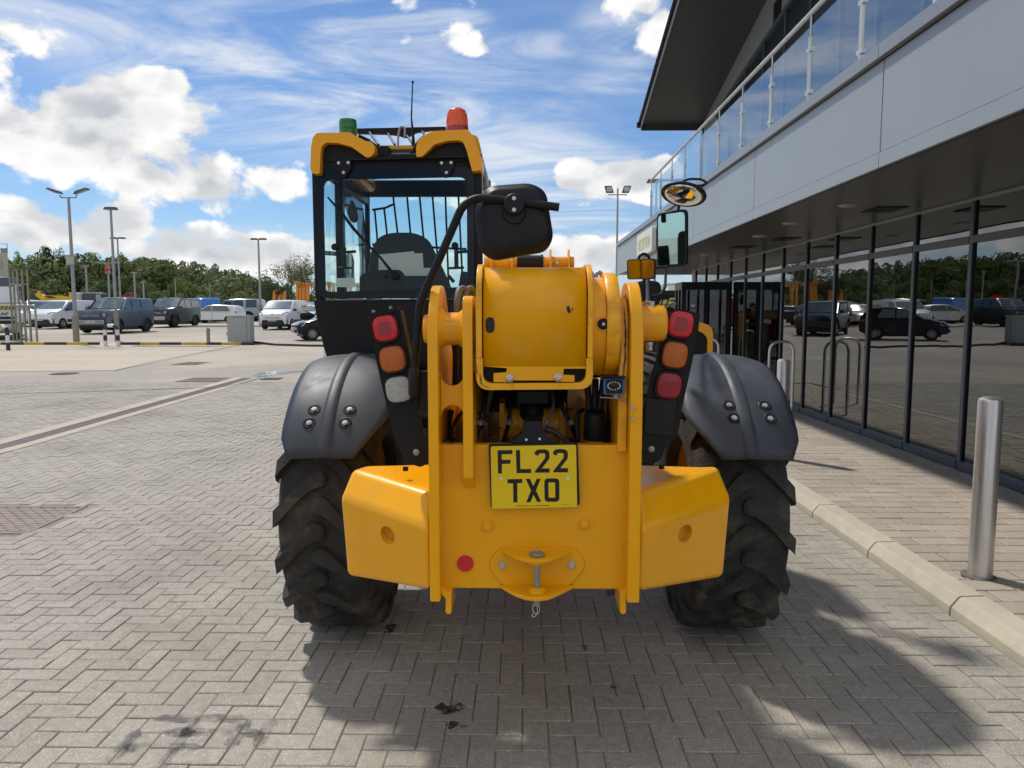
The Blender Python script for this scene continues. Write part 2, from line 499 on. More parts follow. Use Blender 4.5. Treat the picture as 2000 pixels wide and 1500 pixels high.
M['orange'] = mat('orange_plant_paint', (0.60, 0.13, 0.02), 0.4)
M['plant_yellow'] = mat('yellow_plant_paint', (0.70, 0.44, 0.02), 0.4)
M['lift_yellow'] = mat('orange_yellow_lift_paint', (0.76, 0.30, 0.01), 0.4)
M['silo'] = mat('pale_green_silo_cladding', (0.36, 0.38, 0.29), 0.7, 0, 0.05, 0.4)
M['navy'] = mat('navy_trailer_side', (0.012, 0.014, 0.030), 0.4)
M['flag_red'] = mat('red_flag_cloth', (0.55, 0.03, 0.05), 0.8)
M['flag_white'] = mat('white_flag_cloth', (0.7, 0.68, 0.68), 0.8)
M['flag_blue'] = mat('blue_flag_cloth', (0.04, 0.06, 0.28), 0.8)
M['bark'] = mat('tree_bark', (0.10, 0.08, 0.06), 0.9, 0, 0.2, 4)


def leaf_mat(name, col, col2):
    m = bpy.data.materials.new(name)
    m.use_nodes = True
    t = NT(m.node_tree)
    b = t.n('ShaderNodeBsdfPrincipled')
    o = t.n('ShaderNodeOutputMaterial')
    g = t.n('ShaderNodeNewGeometry').outputs['Random Per Island']
    oi = t.n('ShaderNodeObjectInfo').outputs['Random']
    tc = t.n('ShaderNodeTexCoord').outputs['Object']
    ps = t.n('ShaderNodeNewGeometry').outputs['Position']
    nz = t.noise(ps, 0.10, 3, 0.6)
    c = t.mix(t.ramp(t.m('ADD', t.m('MULTIPLY', g, 0.25), t.m('MULTIPLY', t.noise(ps, 0.055, 2, 0.5), 0.75)), 0.35, 0.72), (*col, 1), (*col2, 1))
    hs = t.n('ShaderNodeHueSaturation')
    t.put(hs.inputs['Value'], t.ramp(nz, 0.3, 0.7, 0.7, 1.3, False))
    t.put(hs.inputs['Color'], c)
    t.put(b.inputs['Base Color'], hs.outputs[0])
    b.inputs['Roughness'].default_value = 0.75
    b.inputs['Specular IOR Level'].default_value = 0.25
    tl = t.n('ShaderNodeBsdfTranslucent')
    t.put(tl.inputs[0], hs.outputs[0])
    mx = t.n('ShaderNodeMixShader')
    mx.inputs[0].default_value = 0.35
    t.t.links.new(b.outputs[0], mx.inputs[1])
    t.t.links.new(tl.outputs[0], mx.inputs[2])
    t.t.links.new(mx.outputs[0], o.inputs[0])
    return m


M['leaf_mid'] = leaf_mat('mid_green_leaves', (0.088, 0.125, 0.036), (0.165, 0.21, 0.06))
M['leaf_dark'] = leaf_mat('dark_green_needles', (0.020, 0.038, 0.020), (0.042, 0.066, 0.030))
M['leaf_olive'] = leaf_mat('grey_green_leaves', (0.14, 0.168, 0.08), (0.22, 0.25, 0.12))
M['hill'] = mat('woodland_floor', (0.05, 0.07, 0.028), 0.95, 0, 0.3, 0.05)


# ------------------------------------------------------------------ mesh builder
class MB:
    def __init__(s):
        s.v = []
        s.f = []

    def poly(s, pts, flip=False):
        b = len(s.v)
        s.v += [V(p) for p in pts]
        idx = list(range(b, b + len(pts)))
        s.f.append(idx[::-1] if flip else idx)
        return s

    def box(s, x0, x1, y0, y1, z0, z1):
        b = len(s.v)
        s.v += [V((x, y, z)) for z in (z0, z1) for (x, y) in ((x0, y0), (x1, y0), (x1, y1), (x0, y1))]
        for q in ((3, 2, 1, 0), (4, 5, 6, 7), (0, 1, 5, 4), (1, 2, 6, 5), (2, 3, 7, 6), (3, 0, 4, 7)):
            s.f.append([b + i for i in q])
        return s

    def prism(s, pts, d):
        pts = [V(p) for p in pts]
        d = V(d)
        n = len(pts)
        b = len(s.v)
        s.v += pts + [p + d for p in pts]
        s.f.append([b + i for i in range(n)][::-1])
        s.f.append([b + n + i for i in range(n)])
        for i in range(n):
            j = (i + 1) % n
            s.f.append([b + i, b + j, b + n + j, b + n + i])
        return s

    def ring(s, outer, inner, d):
        """plate with a hole; both loops have the same number of points"""
        d = V(d)
        n = len(outer)
        b = len(s.v)
        for L in (outer, inner):
            s.v += [V(p) for p in L]
        for L in (outer, inner):
            s.v += [V(p) + d for p in L]
        for i in range(n):
            j = (i + 1) % n
            s.f.append([b + j, b + i, b + n + i, b + n + j])
            s.f.append([b + 2 * n + i, b + 2 * n + j, b + 3 * n + j, b + 3 * n + i])
            s.f.append([b + i, b + j, b + 2 * n + j, b + 2 * n + i])
            s.f.append([b + n + j, b + n + i, b + 3 * n + i, b + 3 * n + j])
        return s

    def hull(s, pts):
        bm = bmesh.new()
        for p in pts:
            bm.verts.new(p)
        bmesh.ops.convex_hull(bm, input=bm.verts)
        bm.verts.ensure_lookup_table()
        b = len(s.v)
        used = {}
        for f in bm.faces:
            idx = []
            for v in f.verts:
                if v.index not in used:
                    used[v.index] = b + len(used)
                    s.v.append(v.co.copy())
                idx.append(used[v.index])
            s.f.append(idx)
        bm.free()
        return s

    def tube(s, path, r, n=10, cap=True, rr=None):
        path = [V(p) for p in path]
        b0 = len(s.v)
        prev = None
        for i, p in enumerate(path):
            if i == 0:
                t = path[1] - p
            elif i == len(path) - 1:
                t = p - path[i - 1]
            else:
                t = (path[i + 1] - p).normalized() + (p - path[i - 1]).normalized()
            t.normalize()
            if prev is None:
                a = V((0, 0, 1)) if abs(t.z) < 0.9 else V((1, 0, 0))
                u = t.cross(a).normalized()
            else:
                u = (prev - t * prev.dot(t)).normalized()
            prev = u
            w = t.cross(u)
            rad = rr[i] if rr else r
            for k in range(n):
                an = 2 * pi * k / n
                s.v.append(p + u * cos(an) * rad + w * sin(an) * rad)
        for i in range(len(path) - 1):
            for k in range(n):
                a = b0 + i * n + k
                c = b0 + i * n + (k + 1) % n
                s.f.append([a, c, c + n, a + n])
        if cap:
            s.f.append([b0 + k for k in range(n)][::-1])
            e = b0 + (len(path) - 1) * n
            s.f.append([e + k for k in range(n)])
        return s

    def cyl(s, p0, p1, r, n=20, r1=None):
        return s.tube([p0, p1], r, n, True, [r, r if r1 is None else r1])

    def lathe(s, prof, origin, axis, n=32, close=False, caps=True):
        """prof: (radius, height along axis)"""
        origin = V(origin)
        ax = V(axis).normalized()
        a = V((0, 0, 1)) if abs(ax.z) < 0.9 else V((1, 0, 0))
        u = ax.cross(a).normalized()
        w = ax.cross(u)
        b = len(s.v)
        for (r, h) in prof:
            for k in range(n):
                an = 2 * pi * k / n
                s.v.append(origin + ax * h + (u * cos(an) + w * sin(an)) * r)
        L = len(prof)
        for i in range(L if close else L - 1):
            i2 = (i + 1) % L
            for k in range(n):
                k2 = (k + 1) % n
                s.f.append([b + i * n + k, b + i * n + k2, b + i2 * n + k2, b + i2 * n + k])
        if not close and caps:
            if prof[0][0] > 1e-5:
                s.f.append([b + k for k in range(n)][::-1])
            if prof[-1][0] > 1e-5:
                s.f.append([b + (L - 1) * n + k for k in range(n)])
        return s

    def grid(s, rows, closed=False):
        b = len(s.v)
        n = len(rows[0])
        for r in rows:
            s.v += [V(p) for p in r]
        for i in range(len(rows) - 1):
            for k in range(n if closed else n - 1):
                k2 = (k + 1) % n
                s.f.append([b + i * n + k, b + i * n + k2, b + (i + 1) * n + k2, b + (i + 1) * n + k])
        return s

    def mesh(s, name, material=None, smooth=35, merge=True, off=V((0, 0, 0))):
        me = bpy.data.meshes.new(name)
        me.from_pydata([tuple(v - off) for v in s.v], [], s.f)
        if merge:
            bm = bmesh.new()
            bm.from_mesh(me)
            bmesh.ops.remove_doubles(bm, verts=bm.verts, dist=1e-5)
            bmesh.ops.recalc_face_normals(bm, faces=bm.faces)
            bm.to_mesh(me)
            bm.free()
        if smooth:
            for p in me.polygons:
                p.use_smooth = True
            try:
                me.set_sharp_from_angle(angle=R(smooth))
            except Exception:
                pass
        if material:
            me.materials.append(material)
        return me

    def build(s, name, material, parent=None, smooth=35, bevel=0.0, seg=2, solid=0.0, merge=True, sub=0):
        off = root_loc(parent)
        me = s.mesh(name, material, smooth, merge, off)
        o = bpy.data.objects.new(name, me)
        COL.objects.link(o)
        if parent:
            o.parent = parent
        if solid:
            md = o.modifiers.new('solid', 'SOLIDIFY')
            md.thickness = solid
            md.offset = 0
        if bevel:
            md = o.modifiers.new('bevel', 'BEVEL')
            md.width = bevel
            md.segments = seg
            md.limit_method = 'ANGLE'
            md.angle_limit = R(32)
            md.harden_normals = True
        if sub:
            md = o.modifiers.new('sub', 'SUBSURF')
            md.levels = md.render_levels = sub
        return o


def root_loc(o):
    while o and o.parent:
        o = o.parent
    return o.location.copy() if o else V((0, 0, 0))


def thing(name, loc, label, cat, group=None, rz=0.0):
    o = bpy.data.objects.new(name, None)
    o.empty_display_size = 0.2
    COL.objects.link(o)
    o.location = loc
    o.rotation_euler = (0, 0, rz)
    o['label'] = label
    o['category'] = cat
    if group:
        o['group'] = group
    return o


def tag(o, label=None, cat=None, group=None, kind=None):
    if label:
        o['label'] = label
    if cat:
        o['category'] = cat
    if group:
        o['group'] = group
    if kind:
        o['kind'] = kind
    return o


def copy_tree(o, parent=None):
    c = o.copy()
    COL.objects.link(c)
    c.parent = parent
    for ch in list(o.children):
        copy_tree(ch, c)
    return c


def rounded(pts, r, seg=4):
    """round the corners of a closed 2D/3D polygon; r may be a list"""
    out = []
    n = len(pts)
    P = [V(p) for p in pts]
    for i in range(n):
        p = P[i]
        a = P[i - 1] - p
        b = P[(i + 1) % n] - p
        rr = r[i] if isinstance(r, (list, tuple)) else r
        rr = min(rr, a.length * 0.48, b.length * 0.48)
        if rr <= 1e-6:
            out.append(p)
            continue
        pa = p + a.normalized() * rr
        pb = p + b.normalized() * rr
        for k in range(seg + 1):
            t = k / seg
            out.append((1 - t) ** 2 * pa + 2 * t * (1 - t) * p + t * t * pb)
    return out


def fillet(path, r, seg=6):
    P = [V(p) for p in path]
    out = [P[0]]
    for i in range(1, len(P) - 1):
        p = P[i]
        a = P[i - 1] - p
        b = P[i + 1] - p
        rr = min(r, a.length * 0.48, b.length * 0.48)
        pa = p + a.normalized() * rr
        pb = p + b.normalized() * rr
        for k in range(seg + 1):
            t = k / seg
            out.append((1 - t) ** 2 * pa + 2 * t * (1 - t) * p + t * t * pb)
    out.append(P[-1])
    return out


def squircle(c, u, w, hu, hw, n=28, e=3.2):
    out = []
    for k in range(n):
        a = 2 * pi * k / n
        x = math.copysign(abs(cos(a)) ** (2 / e), cos(a))
        y = math.copysign(abs(sin(a)) ** (2 / e), sin(a))
        out.append(V(c) + V(u) * hu * x + V(w) * hw * y)
    return out


def text_part(txt, name, material, parent, origin, xdir, ydir, height, width=None, depth=0.002, shear=0.0):
    """flat raised lettering; origin = lower left corner"""
    cu = bpy.data.curves.new(name, 'FONT')
    cu.body = txt
    cu.size = 1.0
    cu.extrude = 0.0
    cu.resolution_u = 3
    cu.offset = 0.012
    tmp = bpy.data.objects.new('tmp_text', cu)
    COL.objects.link(tmp)
    bpy.context.view_layer.update()
    me0 = bpy.data.meshes.new_from_object(tmp.evaluated_get(bpy.context.evaluated_depsgraph_get()))
    bpy.data.objects.remove(tmp)
    bpy.data.curves.remove(cu)
    xs = [v.co.x for v in me0.vertices]
    ys = [v.co.y for v in me0.vertices]
    x0, x1, y0, y1 = min(xs), max(xs), min(ys), max(ys)
    sy = height / (y1 - y0)
    sx = width / (x1 - x0) if width else sy
    X = V(xdir).normalized()
    Y = V(ydir).normalized()
    N = X.cross(Y)
    off = root_loc(parent) if parent else V((0, 0, 0))
    if parent is not None and getattr(parent, 'rotation_euler', None) is not None:
        pass
    for v in me0.vertices:
        a = (v.co.x - x0) * sx
        b = (v.co.y - y0) * sy
        v.co = V(origin) + X * (a + shear * b) + Y * b + N * depth - off
    me0.materials.clear()
    me0.materials.append(material)
    me0.name = name
    o = bpy.data.objects.new(name, me0)
    COL.objects.link(o)
    if parent:
        o.parent = parent
    return o


# ================================================================== GROUND
KX = 2.31        # road edge of the kerb
YN = 16.0        # blocks are built one by one up to here
g = MB()
ys = [-30, 0, 9] + [9 + 6 * i for i in range(1, 12)] + [75, 120, 200, 400, 900]
xs = [-900, -300, -100, -40, -12, 2.30]
g.grid([[(x, y, gz(y) - 0.0045) for x in xs] for y in ys if y <= YN] + [[(x, YN, gz(YN) - 0.0045) for x in xs]])
ground = g.build('ground', M['joint'], None, smooth=0)
tag(ground, kind='structure')
g2 = MB()
g2.grid([[(x, y, gz(y)) for x in xs + [60, 300, 900]] for y in [YN] + [q for q in ys if q > YN]])
g2.build('yard_surface', M['paved'], ground, smooth=0)


def block_mesh(lx, ly, h=0.03, ch=0.0035, gap=0.0026, top=0.0):
    b = MB()
    hx, hy = lx / 2 - gap, ly / 2 - gap
    lo = [(-hx, -hy, top - h), (hx, -hy, top - h), (hx, hy, top - h), (-hx, hy, top - h)]
    md = [(x, y, top - ch * 0.8) for x, y, _ in lo]
    tp = [(math.copysign(hx - ch, x), math.copysign(hy - ch, y), top) for x, y, _ in lo]
    b.grid([lo, md, tp], True)
    b.poly(tp)
    return b


DRAIN = (-6.70, -6.04)
drain_end = 16.9


def block_ok(cx, cy):
    if cx > KX - 0.02 or cy > YN:
        return False
    if cx < -0.745 * cy - 0.9 and cx < -0.8:
        return False
    if -6.60 < cx < -6.12 and cy < drain_end - .05:
        return False
    return True


u = 0.1
blocks = []
for i in range(-140, 24):
    for j in range(15, 162):
        c = (i + j) % 4
        if c == 0:
            bx, by, hz = (i + 1) * u, (j + 0.5) * u, True
            if abs(KX - bx) < 0.05:
                blocks.append((bx - 0.05, by, 2))
                continue
            blocks.append((bx, by, 1))
        elif c == 2:
            bx, by = (i + 0.5) * u, (j + 1) * u
            blocks.append((bx, by, 0))
blocks = [b for b in blocks if block_ok(b[0], b[1])]
# manhole cover area near the left edge
mh = (on_ground(-60, 992), on_ground(96, 987), on_ground(0, 1028))
MHX0, MHX1, MHY0, MHY1 = -4.95, -3.66, 5.25, 6.05
blocks = [b for b in blocks if not (MHX0 - .04 < b[0] < MHX1 + .04 and MHY0 - .04 < b[1] < MHY1 + .04)]


def in_frame(p):
    d = CM.transposed() @ (V(p) - V((0, 0, EYE)))
    if d.z > -0.3:
        return False
    x = 1000 + FPX * d.x / -d.z
    y = 750 - FPX * d.y / -d.z
    return -20 < x < 2020 and -20 < y < 1540


def hidden_by_machine(p):
    return False


vis = [b for b in blocks if in_frame((b[0], b[1], 0))]
vis.sort(key=lambda b: b[0] ** 2 + b[1] ** 2)
near = set(vis[:300])
me_h = block_mesh(2 * u, u).mesh('paving_block', M['paver'], smooth=0)
me_v = block_mesh(u, 2 * u).mesh('paving_block', M['paver'], smooth=0)
me_s = block_mesh(u, u).mesh('paving_block', M['paver'], smooth=0)
big = MB()
proto_h = block_mesh(2 * u, u)
proto_v = block_mesh(u, 2 * u)
proto_s = block_mesh(u, u)
for b in blocks:
    zo = gz(b[1]) + random.uniform(-0.0022, 0.0022)
    tx, ty = random.uniform(-1, 1) * 0.010, random.uniform(-1, 1) * 0.010
    if b in near:
        o = bpy.data.objects.new('paving_block', (me_v, me_h, me_s)[b[2]])
        COL.objects.link(o)
        o.parent = ground
        o.location = (b[0], b[1], zo)
        o.rotation_euler = (tx * 0.6, ty * 0.6, random.uniform(-0.004, 0.004))
    else:
        pr = (proto_v, proto_h, proto_s)[b[2]]
        k = len(big.v)
        for v in pr.v:
            big.v.append(V((v.x + b[0], v.y + b[1], v.z + zo + v.x * ty + v.y * tx)))
        for f in pr.f:
            big.f.append([k + q for q in f])
o = big.build('paving_blocks', M['paver'], ground, smooth=0, merge=False)
tag(o, kind='stuff')

# drain channel running away to the left
dr = MB()
for x0, x1 in ((-6.69, -6.47), (-6.22, -6.05)):
    y = 4.0
    while y < drain_end:
        y2 = min(y + 0.99, drain_end)
        dr.hull([(x, q, gz(q) + z) for x in (x0, x1) for q in (y, y2) for z in (-.04, .007)])
        y += 1.0
channel = thing('drainage_channel', (-6.35, 10, gz(10)), 'long slot drain with pale concrete edges crossing the paving at left', 'drain')
dr.build('concrete_edge', M['apron'], channel, bevel=0.004)
gr = MB()
y = 4.0
while y < drain_end:
    gr.box(-6.465, -6.225, y, y + 0.024, gz(y) - 0.03, gz(y) + 0.003)
    y += 0.04
ds = MB()
ds.grid([[(x, 4.0 + k * .5, gz(4 + k * .5) - .001) for x in (-6.47, -6.22)] for k in range(26)])
ds.build('channel_dark_strip', M['kerb_black'] if 'kerb_black' in M else M['grate'], channel, smooth=0)  # black sheet just under the bars stands in for the shaded channel depth
o = gr.build('grate', M['grate'], channel, smooth=0)
tag(o, kind='stuff')
# manhole cover made of an iron frame with brick like studs
mhc = thing('manhole_cover', ((MHX0 + MHX1) / 2, (MHY0 + MHY1) / 2, 0), 'rectangular brown manhole cover with studded top at the left edge of the paving', 'manhole cover')
fr = MB()
fr.box(MHX0 + 0.03, MHX1 - 0.03, MHY0 + 0.03, MHY1 - 0.03, -0.05, -0.012)
fr.build('tray', M['cover'], mhc)
fr = MB()
o4 = [(MHX0 + .01, MHY0 + .01, -.05), (MHX1 - .01, MHY0 + .01, -.05), (MHX1 - .01, MHY1 - .01, -.05), (MHX0 + .01, MHY1 - .01, -.05)]
i4 = [(MHX0 + .05, MHY0 + .05, -.05), (MHX1 - .05, MHY0 + .05, -.05), (MHX1 - .05, MHY1 - .05, -.05), (MHX0 + .05, MHY1 - .05, -.05)]
fr.ring(o4, i4, (0, 0, 0.052))
fr.build('frame', M['grate'], mhc, bevel=0.002)
fr = MB()
iy = 0
y = MHY0 + 0.09
while y < MHY1 - 0.07:
    x = MHX0 + 0.08 + (0.05 if iy % 2 else 0)
    while x < MHX1 - 0.09:
        fr.box(x, x + 0.085, y, y + 0.034, -0.014, -0.002)
        x += 0.1
    y += 0.048
    iy += 1
o = fr.build('stud', M['cover'], mhc, smooth=0)
tag(o, kind='stuff')


def sheet(pts, name, m, lift, thick=0.003):
    b = MB()
    P = [on_ground(px, py) for px, py in pts]
    # split along depth so that the sheet follows the slope
    b.poly([V((p.x, p.y, gz(p.y) + lift)) for p in P])
    return b.build(name, m, None, smooth=0)


def strip(pts, w, name, m, lift, parent=None):
    P = [on_ground(px, py) for px, py in pts]
    b = MB()
    rows = []
    for i, p in enumerate(P):
        t = (P[min(i + 1, len(P) - 1)] - P[max(i - 1, 0)]).normalized()
        n = V((-t.y, t.x, 0)) * w / 2
        rows.append([p - n + V((0, 0, lift)), p + n + V((0, 0, lift))])
    b.grid(rows)
    o = b.build(name, m, parent, smooth=0)
    return o


def dense_path(pts, k=8):
    out = []
    for a, b in zip(pts[:-1], pts[1:]):
        for i in range(k):
            t = i / k
            out.append((a[0] + (b[0] - a[0]) * t, a[1] + (b[1] - a[1]) * t))
    out.append(pts[-1])
    return out


# buff concrete apron in front of the striped kerb
ap = MB()
rows = []
for k in range(9):
    t = k / 8
    l = on_ground(-500, 732 - 62 * t)
    r = on_ground(225 + (480 - 225) * t, 724 - 52 * t)
    l.z = gz(l.y) + 0.006
    r.z = gz(r.y) + 0.006
    rows.append([l.lerp(r, i / 6) for i in range(7)])
for r_ in rows:
    for p in r_:
        p.z = gz(p.y) + 0.008
ap.grid(rows)
tag(ap.build('concrete_apron', M['apron'], None, smooth=0), kind='structure')
jt = strip(dense_path([(225, 724), (300, 706), (480, 672)]), 0.05, 'apron_joint', M['grate'], 0.012)
tag(jt, kind='structure')
jt = strip(dense_path([(-300, 776), (0, 770), (430, 757), (468, 750), (508, 738)]), 0.045, 'rubber_joint_strip', M['kerb_black'], 0.010)
tag(jt, kind='structure')
# puddle near the gully
pd = MB()
cpt = on_ground(545, 727)
ring_ = []
for k in range(26):
    a = 2 * pi * k / 26
    rr = 1 + 0.35 * sin(3 * a + 1) + 0.2 * sin(7 * a)
    px, py = 540 + 44 * cos(a) * rr, 729 + 3.5 * sin(a) * rr - 4 * cos(a) * rr
    p = on_ground(px, py)
    ring_.append((p.x, p.y, gz(p.y) + 0.007))
pd.poly(ring_)
tag(pd.build('puddle', M['water'], None, smooth=0), kind='structure')
pd = MB()
ring_ = []
for k in range(22):
    a = 2 * pi * k / 22
    rr = 1 + 0.3 * sin(2 * a + 1) + 0.2 * sin(5 * a)
    p = on_ground(345 + 70 * cos(a) * rr, 677 + 1.6 * sin(a) * rr)
    ring_.append((p.x, p.y, gz(p.y) + 0.012))
pd.poly(ring_)
tag(pd.build('gutter_water', M['water'], None, smooth=0), kind='structure')


def cover(px0, px1, py0, py1, label, round_=False):
    a = on_ground((px0 + px1) / 2, (py0 + py1) / 2)
    l = on_ground(px0, (py0 + py1) / 2)
    r = on_ground(px1, (py0 + py1) / 2)
    n_ = on_ground((px0 + px1) / 2, py1)
    f_ = on_ground((px0 + px1) / 2, py0)
    t = thing('manhole_cover', (a.x, a.y, gz(a.y)), label, 'manhole cover')
    hx, hy = (r.x - l.x) / 2, (f_.y - n_.y) / 2
    b = MB()
    if round_:
        b.lathe([(0.0, 0), (hx, 0), (hx, 0.012), (hx * .93, 0.012), (hx * .92, 0.006), (0, 0.006)], (a.x, a.y, gz(a.y)), (0, 0, 1), 28)
    else:
        b.box(a.x - hx, a.x + hx, a.y - hy, a.y + hy, gz(a.y) - 0.01, gz(a.y) + 0.010)
    b.build('plate', M['cover'], t, bevel=0.003)
    b = MB()
    for k in range(-3, 4):
        if round_:
            q = sqrt(max(0, 1 - (k / 4.0) ** 2)) * hx * .85
            b.box(a.x - q, a.x + q, a.y + k * hx / 4 - .012, a.y + k * hx / 4 + .012, gz(a.y) + .004, gz(a.y) + 0.013)
        else:
            b.box(a.x - hx * .9, a.x + hx * .9, a.y + k * hy / 4 - .02, a.y + k * hy / 4 + .02, gz(a.y) + .008, gz(a.y) + 0.015)
    b.build('rib', M['grate'], t)
    return t


cover(100, 152, 727, 733, 'small round manhole cover in the pale paving left of the concrete joint', True)
cover(362, 440, 737, 746, 'broad rectangular manhole cover just before the end of the slot drain')
cover(350, 398, 707, 713, 'distant rectangular manhole cover beyond the wet patch')
gu = MB()
for k in range(9):
    p = on_ground(515 + k * 4, 740)
    gu.box(p.x - 0.02, p.x + 0.02, p.y - 0.2, p.y + 0.2, gz(p.y) + 0.002, gz(p.y) + 0.014)
go = thing('road_gully', on_ground(532, 740), 'black barred road gully at the edge of the puddle', 'drain')
gu.build('bar', M['kerb_black'], go)
# oil and water stains on the near blocks: thin irregular films
stains = thing('oil_stain', on_ground(885, 1385), 'dark splashed oil stain on the blocks behind the machine', 'stain')
random.seed(11)


def stain(parent, spots, m):
    for (px, py, sx, sy) in spots:
        b = MB()
        c0 = on_ground(px, py)
        e = on_ground(px + sx, py)
        f_ = on_ground(px, py - sy)
        ax, ay = (e.x - c0.x), (f_.y - c0.y)
        P = []
        n = 22
        ph = random.uniform(0, 6)
        for k in range(n):
            a = 2 * pi * k / n
            rr = 1 + 0.25 * sin(2 * a + ph) + 0.18 * sin(5 * a + ph * 2) + random.uniform(-.14, .14)
            P.append((c0.x + ax * cos(a) * rr, c0.y + ay * sin(a) * rr, 0.0035))
        b.poly(P)
        b.build('film', m, parent, smooth=0)


stain(stains, [(866, 1386, 15, 11), (893, 1384, 14, 9), (884, 1417, 13, 6), (905, 1420, 6, 3)], M['oil'])
s2 = thing('oil_stain', on_ground(1140, 1268), 'two small dark oil spots in the shade under the rear frame', 'stain')
stain(s2, [(1143, 1266, 8, 4), (1200, 1341, 10, 4), (1195, 1157, 12, 5)], M['oil'])
s3 = thing('oil_stain', on_ground(765, 1228), 'dark smear on the blocks beside the left tyre', 'stain')
stain(s3, [(765, 1226, 14, 5), (757, 1236, 8, 4)], M['oil'])

# wet dark joints at lower left
wet = thing('wet_joint_stain', on_ground(400, 1440), 'dark wet outline along a few block joints at lower left', 'stain')
b = MB()
J = 0.022
pw = on_ground(400, 1440)
for (x0, y0, x1, y1) in ((-.3, .1, .10, .1), (-.2, 0, .2, 0), (-.3, -.1, 0, -.1), (-.3, -.2, -.3, .02), (-.1, -.3, -.1, .1), (.10, -.1, .10, .1), (.2, -.1, .2, .1)):
    bx, by = round(pw.x, 1), round(pw.y, 1)
    P = []
    a0, a1 = V((bx + x0, by + y0)), V((bx + x1, by + y1))
    t = (a1 - a0).normalized()
    nrm = V((-t.y, t.x))
    k = 9
    L, Rr = [], []
    for i in range(k + 1):
        q = a0.lerp(a1, i / k)
        w_ = 0.020 + random.uniform(0, 0.014)
        if i in (0, k):
            w_ = 0.004
        L.append((q.x + nrm.x * w_, q.y + nrm.y * w_, 0.0033))
        Rr.append((q.x - nrm.x * w_, q.y - nrm.y * w_, 0.0033))
    b.poly(L + Rr[::-1])
b.build('film', M['damp'], wet, smooth=0)

# ---------------------------------------------------------------- kerb and pavement on the right
PZ = 0.10
kb = bpy.data.objects.new('kerb', None)
COL.objects.link(kb)
kb['kind'] = 'structure'
kprof = [(2.305, -0.05), (2.312, 0.040), (2.352, 0.092), (2.368, 0.100), (2.49, 0.104), (2.49, -0.05)]
KY0 = 4.02 - 0.13
base_y = KY0 - 3 * 0.955
for k in range(0, 24):
    y0 = base_y + k * 0.955
    b = MB()
    b.prism([(x, y0 + 0.006, z) for x, z in kprof], (0, 0.943, 0))
    b.build('kerb_stone', M['kerb'], kb, smooth=18, bevel=0.005)
pv = MB()
pv.box(2.485, 4.6, 1.0, 30, -0.1, PZ - 0.028)
pave = pv.build('pavement', M['slab_joint'], None, smooth=0)
tag(pave, kind='structure')
slabs = []
random.seed(5)
y = 1.9
r_i = 0
while y < 22:
    x = 2.492 + (0 if r_i % 2 else -0.10)
    while x < 4.24:
        w_ = random.choice([0.16, 0.24, 0.24, 0.32])
        x1 = min(x + w_, 4.245)
        xs_ = max(x, 2.494)
        if x1 - xs_ > 0.04:
            slabs.append((round(xs_, 4), round(x1, 4), y, y + 0.16))
        x = x1
        if x1 >= 4.245:
            break
    y += 0.16
    r_i += 1
vis = [q for q in slabs if in_frame(((q[0] + q[1]) / 2, (q[2] + q[3]) / 2, PZ)) and not (0.6 < q[0] / q[2] * 1 < 0.355)]
vis.sort(key=lambda q: q[2])
nearS = set(vis[:300])
cache = {}
rest_ = MB()
for q in slabs:
    lx = round(q[1] - q[0], 3)
    cxx, cyy = (q[0] + q[1]) / 2, (q[2] + q[3]) / 2
    zo = PZ + random.uniform(-.0018, .0018)
    if q in nearS:
        if lx not in cache:
            cache[lx] = block_mesh(lx, 0.16, 0.05, 0.005, 0.004).mesh('paving_slab', M['slab'], smooth=0)
        o = bpy.data.objects.new('paving_slab', cache[lx])
        COL.objects.link(o)
        o.parent = pave
        o.location = (cxx, cyy, zo)
        o.rotation_euler = (random.uniform(-.006, .006), random.uniform(-.006, .006), 0)
    else:
        pr = block_mesh(lx, 0.16, 0.05, 0.005, 0.004)
        k = len(rest_.v)
        for v in pr.v:
            rest_.v.append(V((v.x + cxx, v.y + cyy, v.z + zo)))
        for f in pr.f:
            rest_.f.append([k + i for i in f])
o = rest_.build('paving_slabs', M['slab'], pave, smooth=0, merge=False)
tag(o, kind='stuff')
# ================================================================== SHOWROOM BUILDING
BX = 4.27
bld = thing('showroom_building', (BX, 10, 0), 'grey metal clad showroom with long window wall and first floor balcony at right', 'building')
Y_END = 18.6
# mullions, transoms, panes of the ground floor
mull = [7.18 + 1.03 * k for k in range(-4, 12)]
mull = [y for y in mull if y < Y_END]
ZB, ZT, ZS = PZ, 2.32, 2.71
for y in mull:
    b = MB()
    b.box(BX - 0.014, BX + 0.03, y - 0.026, y + 0.026, PZ, ZS)
    m_ = b.build('mullion', M['frame'], bld, bevel=0.003)
    b = MB()
    b.box(BX + 0.002, BX + 0.03, y + 0.027, y + 0.037, PZ + .08, ZS)
    b.box(BX + 0.002, BX + 0.03, y - 0.037, y - 0.027, PZ + .08, ZS)
    b.build('gasket', M['frame_black'], m_, smooth=0)
for i in range(len(mull) - 1):
    y0, y1 = mull[i] + 0.027, mull[i + 1] - 0.027
    b = MB()
    b.box(BX - 0.025, BX + 0.04, y0, y1, PZ, PZ + 0.085)
    b.build('sill', M['frame'], bld, bevel=0.004)
    b = MB()
    b.box(BX - 0.020, BX + 0.03, y0, y1, ZT - 0.035, ZT + 0.035)
    b.build('transom', M['frame'], bld, bevel=0.003)
    b = MB()
    b.box(BX + 0.012, BX + 0.018, y0 + .012, y1 - .012, PZ + 0.08, ZT - 0.03)
    b.build('pane', M['win_glass'], bld, smooth=0)
    b = MB()
    b.box(BX + 0.012, BX + 0.018, y0 + .012, y1 - .012, ZT + 0.03, ZS)
    b.build('upper_pane', M['win_glass'], bld, smooth=0)
